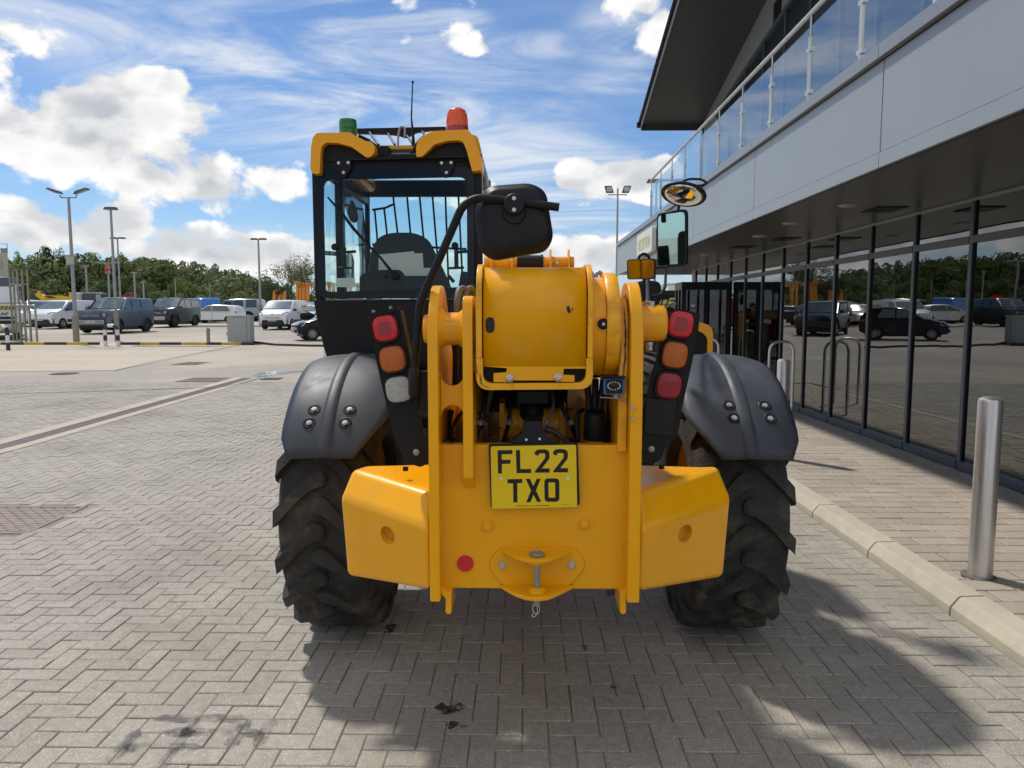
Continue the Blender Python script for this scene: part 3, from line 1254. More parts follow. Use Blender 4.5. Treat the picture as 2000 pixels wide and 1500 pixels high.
# room behind the glass
b = MB()
b.box(BX + 0.11, 9.0, 2.0, Y_END, 0.02, 0.07)
b.build('interior_floor', M['interior_floor'], bld, smooth=0)
b = MB()
b.box(9.0, 9.1, 2.0, Y_END, 0.0, ZS)
b.box(BX + 0.3, 9.0, Y_END - 0.1, Y_END, 0.0, ZS)
b.box(BX + 0.11, 9.0, 1.9, 2.0, 0.0, ZS)
b.build('interior_wall', M['interior'], bld, smooth=0)
b = MB()
for y in (5.6, 9.3, 13.0):
    b.box(5.3, 5.65, y, y + 0.35, 0.07, ZS)
b.build('interior_column', M['pale'], bld, smooth=0)
# deck / soffit, fascia
FX = 2.667
SY1 = 21.2
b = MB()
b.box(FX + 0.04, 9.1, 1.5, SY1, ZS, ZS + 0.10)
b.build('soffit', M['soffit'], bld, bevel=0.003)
b = MB()
b.box(BX - 0.03, BX + 0.10, 1.5, Y_END, ZS - 0.03, ZS - 0.002)
b.build('head_trim', M['cladding2'], bld, bevel=0.003)
jn = [5.70 + 3.04 * k for k in range(-2, 6)]
jn = [1.5] + [y for y in jn if 1.6 < y < SY1 - 0.5] + [SY1]
for i in range(len(jn) - 1):
    b = MB()
    b.box(FX, FX + 0.05, jn[i] + 0.006, jn[i + 1] - 0.006, 2.82, 3.49)
    b.build('fascia_panel', M['cladding'], bld, bevel=0.004)
    b = MB()
    b.box(FX - 0.008, FX + 0.04, jn[i] + 0.003, jn[i + 1] - 0.003, ZS - 0.005, 2.816)
    b.build('fascia_trim', M['cladding'], bld, bevel=0.003)
    b = MB()
    b.prism([(FX - 0.045, jn[i] + .002, 3.50), (FX - 0.045, jn[i] + .002, 3.60), (FX + 0.25, jn[i] + .002, 3.62), (FX + 0.25, jn[i] + .002, 3.50)], (0, jn[i + 1] - jn[i] - .004, 0))
    b.build('coping', M['cladding2'], bld, bevel=0.004)
b = MB()
b.box(FX + 0.012, FX + 0.045, 1.5, SY1 - 0.01, 3.488, 3.50)
b.box(FX + 0.02, FX + 0.045, 1.5, SY1 - 0.01, 2.70, 3.49)
b.build('fascia_backing', M['frame_black'], bld, smooth=0)
b = MB()
b.box(FX + 0.01, 9.1, SY1, SY1 + 0.05, ZS, 3.52)
b.build('end_fascia', M['cladding'], bld, bevel=0.003)
b = MB()
b.box(FX + 0.1, 9.1, 1.5, SY1 - 0.01, 3.36, 3.44)
b.build('balcony_deck', M['cladding2'], bld, smooth=0)
# round downlights and slatted vents in the soffit
for (px, py) in ((1658, 401), (1483, 461), (1379, 497), (1545, 436)):
    d = CM @ V(((px - 1000) / FPX, -(py - 750) / FPX, -1))
    t = (ZS - EYE) / d.z
    p = V((0, 0, EYE)) + d * t
    b = MB()
    b.lathe([(0.0, -0.012), (0.085, -0.012), (0.10, -0.004), (0.105, 0.0)], (p.x, p.y, ZS - 0.001), (0, 0, 1), 24)
    o = b.build('downlight', M['galv'], bld)
for (px, py) in ((1728, 408), (1535, 466), (1450, 482)):
    d = CM @ V(((px - 1000) / FPX, -(py - 750) / FPX, -1))
    t = (ZS - EYE) / d.z
    p = V((0, 0, EYE)) + d * t
    b = MB()
    for k in range(8):
        b.box(p.x - 0.16, p.x + 0.16, p.y - 0.18 + k * 0.05, p.y - 0.155 + k * 0.05, ZS - 0.012, ZS - 0.001)
    b.build('vent', M['frame_black'], bld, smooth=0)
# far end column
b = MB()
b.box(4.30, 4.72, Y_END + 0.02, Y_END + 0.45, PZ - 0.1, ZS)
b.build('column', M['pale'], bld, bevel=0.01)
# reception sign
sg = MB()
sg.prism(rounded([(FX - 0.10, 15.0, 2.86), (FX - 0.10, 16.95, 2.86), (FX - 0.10, 16.95, 3.36), (FX - 0.10, 15.0, 3.36)], 0.08), (0.09, 0, 0))
sign = sg.build('sign_board', M['sign_white'], bld, bevel=0.006)
text_part('RECEPTION', 'lettering', M['sign_yellow'], sign, (FX - 0.10, 16.72, 2.98), (0, -1, 0), (0, 0, 1), 0.25, 1.5, 0.004)
# balustrade
RX = 2.80
posts = [6.40 + 1.125 * k for k in range(-4, 10)]
posts = [y for y in posts if y < 16.6]
b = MB()
b.tube([(RX, 1.6, 4.53), (RX, posts[-1] + 0.03, 4.53), (RX + 0.05, posts[-1] + 0.08, 4.53), (5.0, posts[-1] + 0.08, 4.53)], 0.025, 12)
rail = b.build('handrail', M['brushed'], bld)
for i, y in enumerate(posts):
    b = MB()
    b.cyl((RX, y, 3.60), (RX, y, 4.30), 0.022, 12)
    b.cyl((RX, y, 4.30), (RX, y, 4.52), 0.010, 8)
    b.cyl((RX, y, 3.60), (RX, y, 3.615), 0.045, 14)
    for z in (3.78, 4.18):
        b.box(RX - 0.02, RX + 0.02, y - 0.05, y + 0.05, z - 0.02, z + 0.02)
    b.build('baluster', M['brushed'], rail)
    if i + 1 < len(posts):
        b = MB()
        b.box(RX - 0.005, RX + 0.005, y + 0.045, posts[i + 1] - 0.045, 3.68, 4.40)
        b.build('glass_panel', M['rail_glass'], rail, smooth=0)
# upper storey: wall, dark windows, tilted roof with overhang
UX = 5.0


def zroof(y):
    return 6.86 + 0.22 * (21.3 - y)


def zwin(y):
    return 6.60 + 0.125 * (20.1 - y)


far_y = 21.3
near_y = 5.0
b = MB()
b.prism([(UX, far_y, 3.4), (UX, near_y, 3.4), (UX, near_y, zroof(near_y)), (UX, far_y, zroof(far_y))], (0.2, 0, 0))
b.prism([(UX, far_y, 3.4), (UX, far_y, zroof(far_y)), (10, far_y, zroof(far_y)), (10, far_y, 3.4)], (0, -0.2, 0))
b.build('upper_wall', M['cladding'], bld, smooth=0)
y = 19.6
while y > near_y + 1:
    b = MB()
    y2 = y - 1.25
    b.poly([(UX - 0.03, y - .03, 3.6), (UX - 0.03, y - .03, zwin(y)), (UX - 0.03, y2 + .03, zwin(y2)), (UX - 0.03, y2 + .03, 3.6)])
    b.build('upper_window', M['frame_black'], bld, smooth=0)
    b = MB()
    b.box(UX - 0.07, UX - 0.004, y2 - .028, y2 + .028, 3.6, zwin(y2))
    b.build('upper_mullion', M['frame'], bld, smooth=0)
    y = y2
b = MB()
b.prism([(UX - 0.08, 19.66, zwin(19.66)), (UX - 0.08, 19.66, zwin(19.66) + .10), (UX - 0.08, near_y, zwin(near_y) + .10), (UX - 0.08, near_y, zwin(near_y))], (0.07, 0, 0))
b.build('window_head', M['frame'], bld, smooth=0)
# louvred vent high on the wall
vp = [at(1487, 22, 14.8), at(1487, 52, 14.8)]
b = MB()
for k in range(9):
    z = zwin(15.2) + 0.16 + k * 0.045
    b.box(UX - 0.03, UX - 0.002, 15.0, 15.42, z, z + 0.022)
b.build('louvre', M['frame_black'], bld, smooth=0)
# roof
ex_far, ex_near = 3.30, 3.30 - 0.0085 * (far_y - near_y) * 2.4
b = MB()
zf, zn = zroof(far_y), zroof(near_y)
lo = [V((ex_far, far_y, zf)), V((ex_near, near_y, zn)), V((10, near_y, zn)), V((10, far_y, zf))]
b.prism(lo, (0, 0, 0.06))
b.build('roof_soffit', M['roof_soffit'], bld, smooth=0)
b = MB()
lo2 = [V((p.x, p.y, p.z + 0.062)) for p in lo]
b.prism(lo2, (0, 0, 0.24))
b.build('roof', M['cladding2'], bld, smooth=0)
b = MB()
b.prism([V((ex_far - 0.02, far_y + 0.02, zf - 0.10)), V((ex_near - 0.02, near_y, zn - 0.10)), V((ex_near - 0.02, near_y, zn + 0.34)), V((ex_far - 0.02, far_y + 0.02, zf + 0.34))], (0.018, 0, 0))
b.build('verge_trim', M['cladding'], bld, smooth=0)
b = MB()
b.box(ex_far, UX + 0.0, far_y + 0.0, far_y + 0.03, zf - 0.14, zf + 0.30)
b.box(UX, 10, far_y + 0.0, far_y + 0.03, zf + 0.0, zf + 0.30)
b.build('eaves_board', M['roof_soffit'], bld, smooth=0)
b = MB()
b.tube([V((ex_far - 0.05, far_y + 0.25, zf + 0.02)), V((ex_near - 0.07, near_y, zn + 0.02))], 0.04, 8)
b.box(ex_far - 0.11, ex_far + 0.03, far_y + 0.03, far_y + 0.17, zf - 0.03, zf + 0.10)
b.build('gutter', M['black'], bld)
# entrance porch: black frame projecting from the window wall
pY0, pY1, pX0, pX1, pZ = 15.3, 15.9, 3.29, 4.20, 2.10
b = MB()
for (x, y) in ((pX0, pY0), (pX0, pY1), (pX1, pY0), ((pX0 + pX1) / 2, pY0), (pX0, (pY0 + pY1) / 2)):
    b.box(x - 0.045, x + 0.045, y - 0.04, y + 0.04, PZ, pZ)
b.box(pX0 - 0.05, pX1 + 0.05, pY0 - 0.045, pY0 + 0.045, pZ, pZ + 0.16)
b.box(pX0 - 0.05, pX0 + 0.05, pY0 + 0.05, pY1 + .05, pZ, pZ + 0.16)
b.build('porch_frame', M['frame_black'], bld, bevel=0.003)
b = MB()
b.box(pX0 + .05, (pX0 + pX1) / 2 - .05, pY0 - .006, pY0 + .006, PZ + .05, pZ)
b.box((pX0 + pX1) / 2 + .05, pX1 - .05, pY0 - .006, pY0 + .006, PZ + .05, pZ)
b.box(pX0 - .006, pX0 + .006, pY0 + .05, pY1 - .05, PZ + .05, pZ)
b.build('porch_glass', M['win_glass'], bld, smooth=0)
# stainless steel hoops beside the entrance


def hoop(loc, dx_, dy_, h, label, r=0.022):
    t = thing('barrier_hoop', loc, label, 'handrail', 'stainless steel hoops by the entrance')
    x, y, z = loc
    b = MB()
    P = fillet([(x, y, z), (x, y, z + h), (x + dx_, y + dy_, z + h), (x + dx_, y + dy_, z)], 0.18, 7)
    b.tube(P, r, 12)
    b.build('rail', M['brushed'], t)
    b = MB()
    b.cyl((x, y, z), (x, y, z + 0.012), 0.05, 14)
    b.cyl((x + dx_, y + dy_, z), (x + dx_, y + dy_, z + 0.012), 0.05, 14)
    b.build('base_plate', M['brushed'], t)


hoop((4.05, 11.1, PZ), -0.36, 0.0, 1.10, 'stainless hoop rail behind the farther bollard, in front of the window wall')
hoop((3.30, 12.5, PZ), -0.40, 0.0, 1.10, 'stainless hoop rail left of the entrance porch, just past the yellow engine cover')
# bollards


def bollard(x, y, label):
    t = thing('steel_bollard', (x, y, PZ), label, 'bollard', 'stainless bollards along the kerb')
    b = MB()
    r = 0.0635
    b.lathe([(r, 0), (r, 1.02), (r * .93, 1.035), (r * .6, 1.047), (0, 1.05)], (x, y, PZ), (0, 0, 1), 40)
    b.build('post', M['brushed'], t)
    b = MB()
    b.lathe([(r + 0.001, -0.01), (r + .028, -0.01), (r + 0.028, 0.003), (r + .001, 0.004)], (x - 0.008, y, PZ + .002), (0, 0, 1), 32)
    b.build('base_ring', M['grate'], t)


bollard(2.655, 4.20, 'tall stainless bollard standing nearest on the pavement at the right edge')
bollard(2.71, 7.70, 'stainless bollard farther along the pavement, its top showing over the right mudguard')
# things seen dimly inside the showroom
t = thing('ride_on_toy', (5.1, 7.0, 0.07), 'orange red plastic ride on toy behind the glass near the tall bollard', 'toy')
b = MB()
b.hull([(5.0, 6.75, .32), (5.2, 6.75, .32), (5.0, 7.25, .40), (5.2, 7.25, .40), (5.02, 6.8, .52), (5.18, 6.8, .52), (5.03, 7.2, .56), (5.17, 7.2, .56)])
b.box(5.02, 5.18, 6.85, 7.0, .10, .34)
b.box(5.02, 5.18, 7.1, 7.2, .10, .40)
b.build('body', M['orange_red'], t, bevel=0.02)
b = MB()
b.tube([(4.92, 7.18, .60), (5.1, 7.15, .56), (5.28, 7.18, .60)], 0.025, 8)
b.build('handlebar', M['orange_red'], t)
b = MB()
for (x, y) in ((4.97, 6.85), (5.23, 6.85), (4.97, 7.2), (5.23, 7.2)):
    b.cyl((x - .03, y, .18), (x + .03, y, .18), 0.11, 18)
b.build('wheel', M['tyre'], t)
t = thing('display_stand', (6.0, 8.9, 0.07), 'pale upright display board inside the showroom', 'display stand')
b = MB()
b.box(5.9, 5.96, 8.6, 9.3, 0.12, 1.15)
b.build('board', M['pale'], t)
b = MB()
b.box(5.8, 6.06, 8.7, 9.2, 0.07, 0.12)
b.build('foot', M['black'], t)
# ================================================================== TELEHANDLER
AX = 0.053
AY, TR = 3.82, 0.64
mach = thing('telehandler', (AX, AY, 0), 'yellow telescopic handler seen from behind, standing close on the block paving', 'telehandler')


def xz(pts, Y):
    return [at(px, py, Y) for px, py in pts]


# ---------- wheels
def tyre_and_rim(xc, side, yc, full=True):
    """side = -1 left, +1 right"""
    w = 0.205
    prof = []
    Rr = TR - 0.035
    pts = [(0.33, -w * .80), (0.345, -w * .95), (0.40, -w * 1.05), (0.48, -w * 1.06), (0.55, -w * .98), (Rr - .012, -w * .88), (Rr, -w * .66), (Rr + .004, -w * .33), (Rr + .006, 0)]
    prof = pts + [(r, -h) for r, h in pts[-2::-1]]
    b = MB()
    b.lathe(prof, (xc, yc, TR), (1, 0, 0), 72, close=True)
    N = 17
    for sgn in (-1, 1):
        for k in range(N):
            th0 = 2 * pi * (k + (0.5 if sgn > 0 else 0)) / N
            rows = []
            # along the lug from the crown to the shoulder
            for (s, adv, hw, rb, rt) in ((-0.030, -.008, .020, Rr - .01, TR - .012), (-0.016, -.012, .036, Rr - .01, TR - .002), (0.02, -.010, .044, Rr - .01, TR), (0.05, 0.010, .043, Rr - .01, TR), (0.085, 0.045, .038, Rr - .01, TR), (0.135, 0.100, .037, Rr - .012, TR - .002), (0.178, 0.145, .040, Rr - .02, TR - .006), (0.204, 0.172, .041, Rr - .05, TR - .020), (0.218, 0.186, .036, Rr - .10, Rr - .045)):
                x = sgn * s
                ring = []
                for (da, rad) in ((-hw * 1.10, rb), (-hw * .94, rt), (hw * .94, rt), (hw * 1.10, rb)):
                    a = th0 + (adv + da) / TR
                    # angle measured so that at the rear the lugs rise towards the middle
                    ring.append(V((xc + x, yc - cos(a) * rad, TR - sin(a) * rad)))
                rows.append(ring)
            b0 = len(b.v)
            b.grid(rows, True)
            b.poly(rows[0])
            b.poly(rows[-1])
    for v in b.v:
        if v.z < 0.012:
            v.z = 0.002 + (v.z + 0.01) * 0.05
    t = b.build('tyre', M['rubber'], None, smooth=30, merge=False)
    return t, b


wheels = []
for (xc, side, yc) in ((-0.915, -1, AY), (1.005, 1, AY), (-0.915, -1, 6.65), (1.005, 1, 6.65)):
    wh = bpy.data.objects.new('wheel', None)
    COL.objects.link(wh)
    wh.parent = mach
    t, b_ = tyre_and_rim(xc, side, yc)
    bpy.data.objects.remove(t)
    b_.build('tyre', M['rubber'], wh, smooth=24, merge=False)
    r = MB()
    s = -side  # inner side
    r.lathe([(0.335, -0.17), (0.35, -0.16), (0.33, -0.13), (0.29, -0.10), (0.28, 0.02), (0.20, 0.06), (0.12, 0.07), (0.0, 0.07)], (xc, yc, TR), (-side, 0, 0), 40, caps=False)
    r.lathe([(0.335, 0.17), (0.35, 0.16), (0.33, 0.13), (0.29, 0.10), (0.28, 0.02)], (xc, yc, TR), (-side, 0, 0), 40, caps=False)
    r.build('rim', M['rim'], wh)
b = MB()
for yc in (AY, 6.65):
    b.cyl((AX - 0.80, yc, TR), (AX + 0.80, yc, TR), 0.10, 20)
    b.cyl((AX - 0.25, yc, TR), (AX + 0.25, yc, TR), 0.19, 20)
b.build('axle', M['yellow_cast'], mach)

# ---------- mudguards


def fender(xm, side, xin, xout):
    Rf = 0.765
    n = 26
    a0, a1 = R(-38), R(62.5)
    # refine rib columns explicitly
    rows = []
    for i in range(n + 1):
        a = a0 + (a1 - a0) * i / n
        t = max(0, (a - R(44)) / (a1 - R(44)))
        xi = xin + (xm - xin) * min(1.0, t) ** 1.15 * 0.52
        xo = xout + (xm - xout) * (max(0, t - 0.55) / 0.45) * 0.22
        cols = [xi + (xm - side * .030 - xi) * k / 6 for k in range(7)] + [xm - side * .018, xm - side * .008, xm + side * .008, xm + side * .018] + [xm + side * .030 + (xo - xm - side * .030) * k / 6 for k in range(7)]
        row = []
        for x in cols:
            dc = abs(x - xm)
            outer = (x - xm) * side > 0
            d = -(0.034 if outer else 0.02) * (dc / 0.22) ** 3.0
            if dc < 0.012:
                d += 0.010
            elif dc < 0.020:
                d += 0.008
            row.append(V((x, AY - sin(a) * (Rf + d), TR + cos(a) * (Rf + d))))
        rows.append(row)
    b = MB()
    b.grid(rows)
    o = b.build('mudguard', M['fender'], mach, smooth=24, solid=0.007)
    # four bolts in dimples
    def P(a, x, dr=0.0):
        d = -(0.034 if (x - xm) * side > 0 else 0.02) * (abs(x - xm) / 0.22) ** 3.0
        rr = Rf + d + dr
        return V((x, AY - sin(a) * rr, TR + cos(a) * rr))
    for a in ((R(44.3), R(49.8)) if side < 0 else (R(42.2), R(47.6))):
        for dx_ in (-0.088, 0.072):
            x = xm + dx_ * (1 if side < 0 else -1) + (0.014 if side < 0 else 0.012) + (0.010 if a > R(45) else 0) * (-side) * -1
            nrm = V((0, -sin(a), cos(a)))
            p = P(a, x, 0.0035)
            c = MB()
            c.lathe([(0.0, 0.002), (0.019, 0.002), (0.023, 0.004), (0.027, 0.003), (0.030, 0.0)], p, nrm, 24)
            dm = c.build('bolt_dimple', M['black_plastic'], o, smooth=60)
            c = MB()
            c.cyl(p + nrm * 0.002, p + nrm * 0.004, 0.0125, 18)
            c.cyl(p + nrm * 0.004, p + nrm * 0.009, 0.0085, 14)
            c.build('bolt', M['steel'], o, smooth=20)
    return o


fender(-0.868, -1, -0.60, -1.075)
fender(0.985, 1, 0.72, 1.215)
# black bracket bars holding the mudguards
for s, x0, x1 in ((-1, -0.30, -0.66), (1, 0.40, 0.80)):
    b = MB()
    z = 1.16
    b.tube([(x0, 3.30, z + .0), (x1, 3.36, z + .0), (x1 + s * .12, 3.40, z + .02)], 0.022, 10)
    b.build('mudguard_bracket', M['black'], mach)

# ---------- rear frame
YR, YS = 2.33, 2.40
zt = at(1040, 869, YS).z
zb = at(1040, 1150, YS).z
XL0, XL1 = -0.304, -0.270       # outer left flange
XI0, XI1 = -0.193, -0.160       # inner left plate
XR0, XR1 = 0.340, 0.380         # outer right flange
XQ0 = 0.296                     # inner right plate


def yz(pts, x):
    return [V((x, y, z)) for y, z in pts]


prof_out = rounded([(YR, zb - 0.02), (YR, 1.60), (2.40, 1.725), (2.56, 1.72), (2.85, 1.45), (3.3, 1.22), (5.6, 1.10), (5.6, zb - 0.02)],
                   0.0) if False else None


def flange(x0, x1, top, ztop_r, mat_=None, zlow=None, fwd=5.6):
    zl = zb - 0.02 if zlow is None else zlow
    P2 = [(YR, zl, 0), (YR, top - 0.12, .10), (YR + 0.10, top, .06), (YR + 0.24, top, .06), (YR + 0.50, top - 0.27, .15), (YR + 1.0, 1.20, .1), (fwd, 1.10, 0), (fwd, zl, 0)]
    pts = rounded([V((x0, a, b_)) for a, b_, _ in P2], [r_ for _, _, r_ in P2], 5)
    b = MB()
    b.prism(pts, (x1 - x0, 0, 0))
    return b


ztopL = at(850, 556, YR + 0.08).z
ztopR = at(1240, 549, YR + 0.08).z
flange(XL0, XL1, ztopL, 0).build('frame_side_plate', M['yellow'], mach, bevel=0.005)
flange(XR0, XR1, ztopR, 0).build('frame_side_plate', M['yellow'], mach, bevel=0.005)
# inner left plate with foot tapering onto the rear slab
zi_top = at(915, 577, YR).z
zi_bot = at(915, 958, YR).z
b = MB()
P2 = [(YR + .005, zi_bot + .04, 0), (YR + .005, zi_top - .05, .04), (YR + .03, zi_top, .03), (YR + .20, zi_top, .1), (YR + .48, 1.35, .05), (YR + 1.2, 1.15, 0), (YR + 1.2, zi_bot + .04, 0), (YS + .0, zi_bot - .01, 0)]
b.prism(rounded([V((XI0, a, c)) for a, c, _ in P2], [r_ for _, _, r_ in P2], 4), (XI1 - XI0, 0, 0))
b.build('frame_inner_plate', M['yellow'], mach, bevel=0.004)
b = MB()
zq = at(1215, 582, YS).z
P2 = [(YS - .02, zt - .02, 0), (YS - .02, zq - .06, .05), (YS + .03, zq, .03), (YS + .25, zq, .1), (YS + .6, 1.25, .05), (YS + .6, zt - .02, 0)]
b.prism(rounded([V((XQ0 + .012, a, c)) for a, c, _ in P2], [r_ for _, _, r_ in P2], 4), (XR0 - XQ0 - .014, 0, 0))
b.build('frame_inner_plate', M['yellow_worn'], mach, bevel=0.004)
# rear slab with a rounded notch at its top right
b = MB()
xa = XL1 - 0.001
zr = at(1215, 845, YS).z
outl = [V((xa, YS, zb)), V((XR0 + .001, YS, zb)), V((XR0 + .001, YS, zr + .10)), V((at(1217, 850, YS).x, YS, zr + .10)), V((at(1215, 868, YS).x, YS, zt)), V((XI1, YS, zt)), V((xa, YS, zt))]
outl = rounded(outl, [0, 0, 0, 0, .035, 0, 0], 6)
b.prism(outl, (0, 0.045, 0))
slab = b.build('rear_plate', M['yellow'], mach, bevel=0.004)
b = MB()
b.box(XL1, XR0, YS + .05, YS + .9, zb - .0, zb + .025)
b.build('belly_plate', M['yellow'], mach)
# web between the left plates: boss above, scooped edges
x0, x1 = XL1, XI0
b = MB()
n = 12
zA = at(885, 727, YS).z
zA2 = at(885, 748, YS).z
zC1 = at(885, 815, YS).z
zC0 = at(885, 787, YS).z
pts = []
xm_ = (x0 + x1) / 2
for k in range(n + 1):
    t = -1 + 2 * k / n
    pts.append(V((xm_ + t * (x1 - x0) / 2 * .999, YS - .01, at(0, 735, YS).z - (0.040) * sqrt(max(0, 1 - t * t)) + 0.012)))
low = []
for k in range(n + 1):
    t = 1 - 2 * k / n
    low.append(V((xm_ + t * (x1 - x0) / 2 * .999, YS - .01, at(0, 815, YS).z + (0.045) * sqrt(max(0, 1 - t * t)))))
b.prism(pts + low, (0, 0.03, 0))
b.build('frame_web', M['yellow'], mach, bevel=0.003)
b = MB()
zb0 = at(0, 642, YS).z
b.cyl((x0, YR + .085, zb0), (x1, YR + .085, zb0), 0.053, 28)
b.lathe([(0.053, 0), (0.068, 0.0), (0.060, .010), (0.053, .018)], (x0, YR + .085, zb0), (1, 0, 0), 28)
b.lathe([(0.053, 0), (0.068, 0.0), (0.060, .010), (0.053, .018)], (x1, YR + .085, zb0), (-1, 0, 0), 28)
boss = b.build('pivot_boss', M['yellow_cast'], mach, bevel=0.0)
b = MB()
b.cyl((XL0 - 0.020, YR + .085, zb0), (XL0, YR + .085, zb0), 0.046, 28)
b.build('pivot_pin', M['yellow_cast'], mach, bevel=0.004)
for i, (tx, zz_) in enumerate((('22-240714', .024), ('8392', .006), ('333/C', -.012), ('J9474', -.029))):
    y_ = YR + .085 - sqrt(0.053 ** 2 - zz_ ** 2) - .0006
    text_part(tx, 'cast_lettering', M['yellow_cast'], boss, (x0 + .014 + .006 * (i % 3), y_, zb0 + zz_ - .004), (1, 0, 0), (0, 0, 1), 0.010, 0.048 - .008 * (i % 3), 0.001)
# light coloured dust panels & dark guts behind the openings
b = MB()
b.box(XL1 + .01, XR0 - .01, 3.3, 3.33, 0.8, 1.45)
b.box(XI1 + .005, XR0 - .005, YS + .7, 3.3, zt - .14, zt - .12)
b.build('chassis_deck', M['dust'], mach)
b = MB()
b.box(-0.24, -0.20, 2.9, 5.4, 0.9, 1.25)
b.box(0.26, 0.30, 2.9, 5.4, 0.9, 1.25)
b.build('inner_rail', M['yellow_worn'], mach)
b = MB()
lp = [at(x, y, 2.62) for x, y in ((882, 800), (876, 820), (876, 850), (890, 866), (912, 872))]
b.tube(fillet(lp, .03), 0.011, 10)
lp = [at(x, y, 2.55) for x, y in ((906, 800), (884, 830), (878, 862), (905, 868))]
b.tube(fillet(lp, .03), 0.006, 8)
lp = [at(x, y, 2.6) for x, y in ((888, 600), (890, 700), (888, 790))]
b.tube(lp, 0.011, 8)
b.build('hose', M['hose_black'], mach)
b = MB()
for q in ((898, 2.50), (913, 2.53)):
    lp = [at(q[0] - 6, 640, q[1]), at(q[0] - 5, 590, q[1]), at(q[0] - 2, 566, q[1] + .03), at(q[0] + 10, 562, q[1] + .06), at(q[0] + 12, 590, q[1] + .1)]
    b.tube(fillet(lp, .03), 0.0115, 12)
b.build('hose', M['hose'], mach)
# hexagon bolts on the rear plate
for (px, py) in ((952, 1026), (1141, 1022)):
    p = at(px, py, YS)
    b = MB()
    b.cyl(p + V((0, .001, 0)), p + V((0, -.004, 0)), 0.0215, 28)
    b.cyl(p + V((0, -.003, 0)), p + V((0, -.014, 0)), 0.0155, 6)
    b.cyl(p + V((0, -.013, 0)), p + V((0, -.0155, 0)), 0.0115, 20)
    b.build('frame_bolt', M['yellow'], mach, bevel=0.0015)
p = at(909, 1100, YS)
b = MB()
b.lathe([(0, -.001), (.0275, -.001), (.0275, .006), (.026, .008), (0, .008)], p, (0, -1, 0), 36)
b.build('reflector', M['reflector'], mach)
# hooks under the frame
for (pxs, sgn) in (((852, 1146), 1), ((1240, 1144), -1)):
    p = at(pxs[0], pxs[1], YR + .02)
    q = at(876 if sgn > 0 else 1217, 1165, YR + .02)
    r_ = at(876 if sgn > 0 else 1217, 1201, YR + .02)
    b = MB()
    w_ = 0.010
    L = [p + V((-w_, 0, 0)), p + V((w_, 0, 0)), q + V((w_, 0, .01)), r_ + V((w_, 0, .006)), r_ + V((0, 0, 0)), r_ + V((-w_, 0, .006)), q + V((-w_, 0, -.008))]
    if sgn < 0:
        L = [p + V((w_, 0, 0)), p + V((-w_, 0, 0)), q + V((-w_, 0, .01)), r_ + V((-w_, 0, .006)), r_ + V((0, 0, 0)), r_ + V((w_, 0, .006)), q + V((w_, 0, -.008))]
    b.prism(L, (0, 0.14, 0))
    b.build('lashing_hook', M['yellow'], mach, bevel=0.003)

# ---------- counterweights


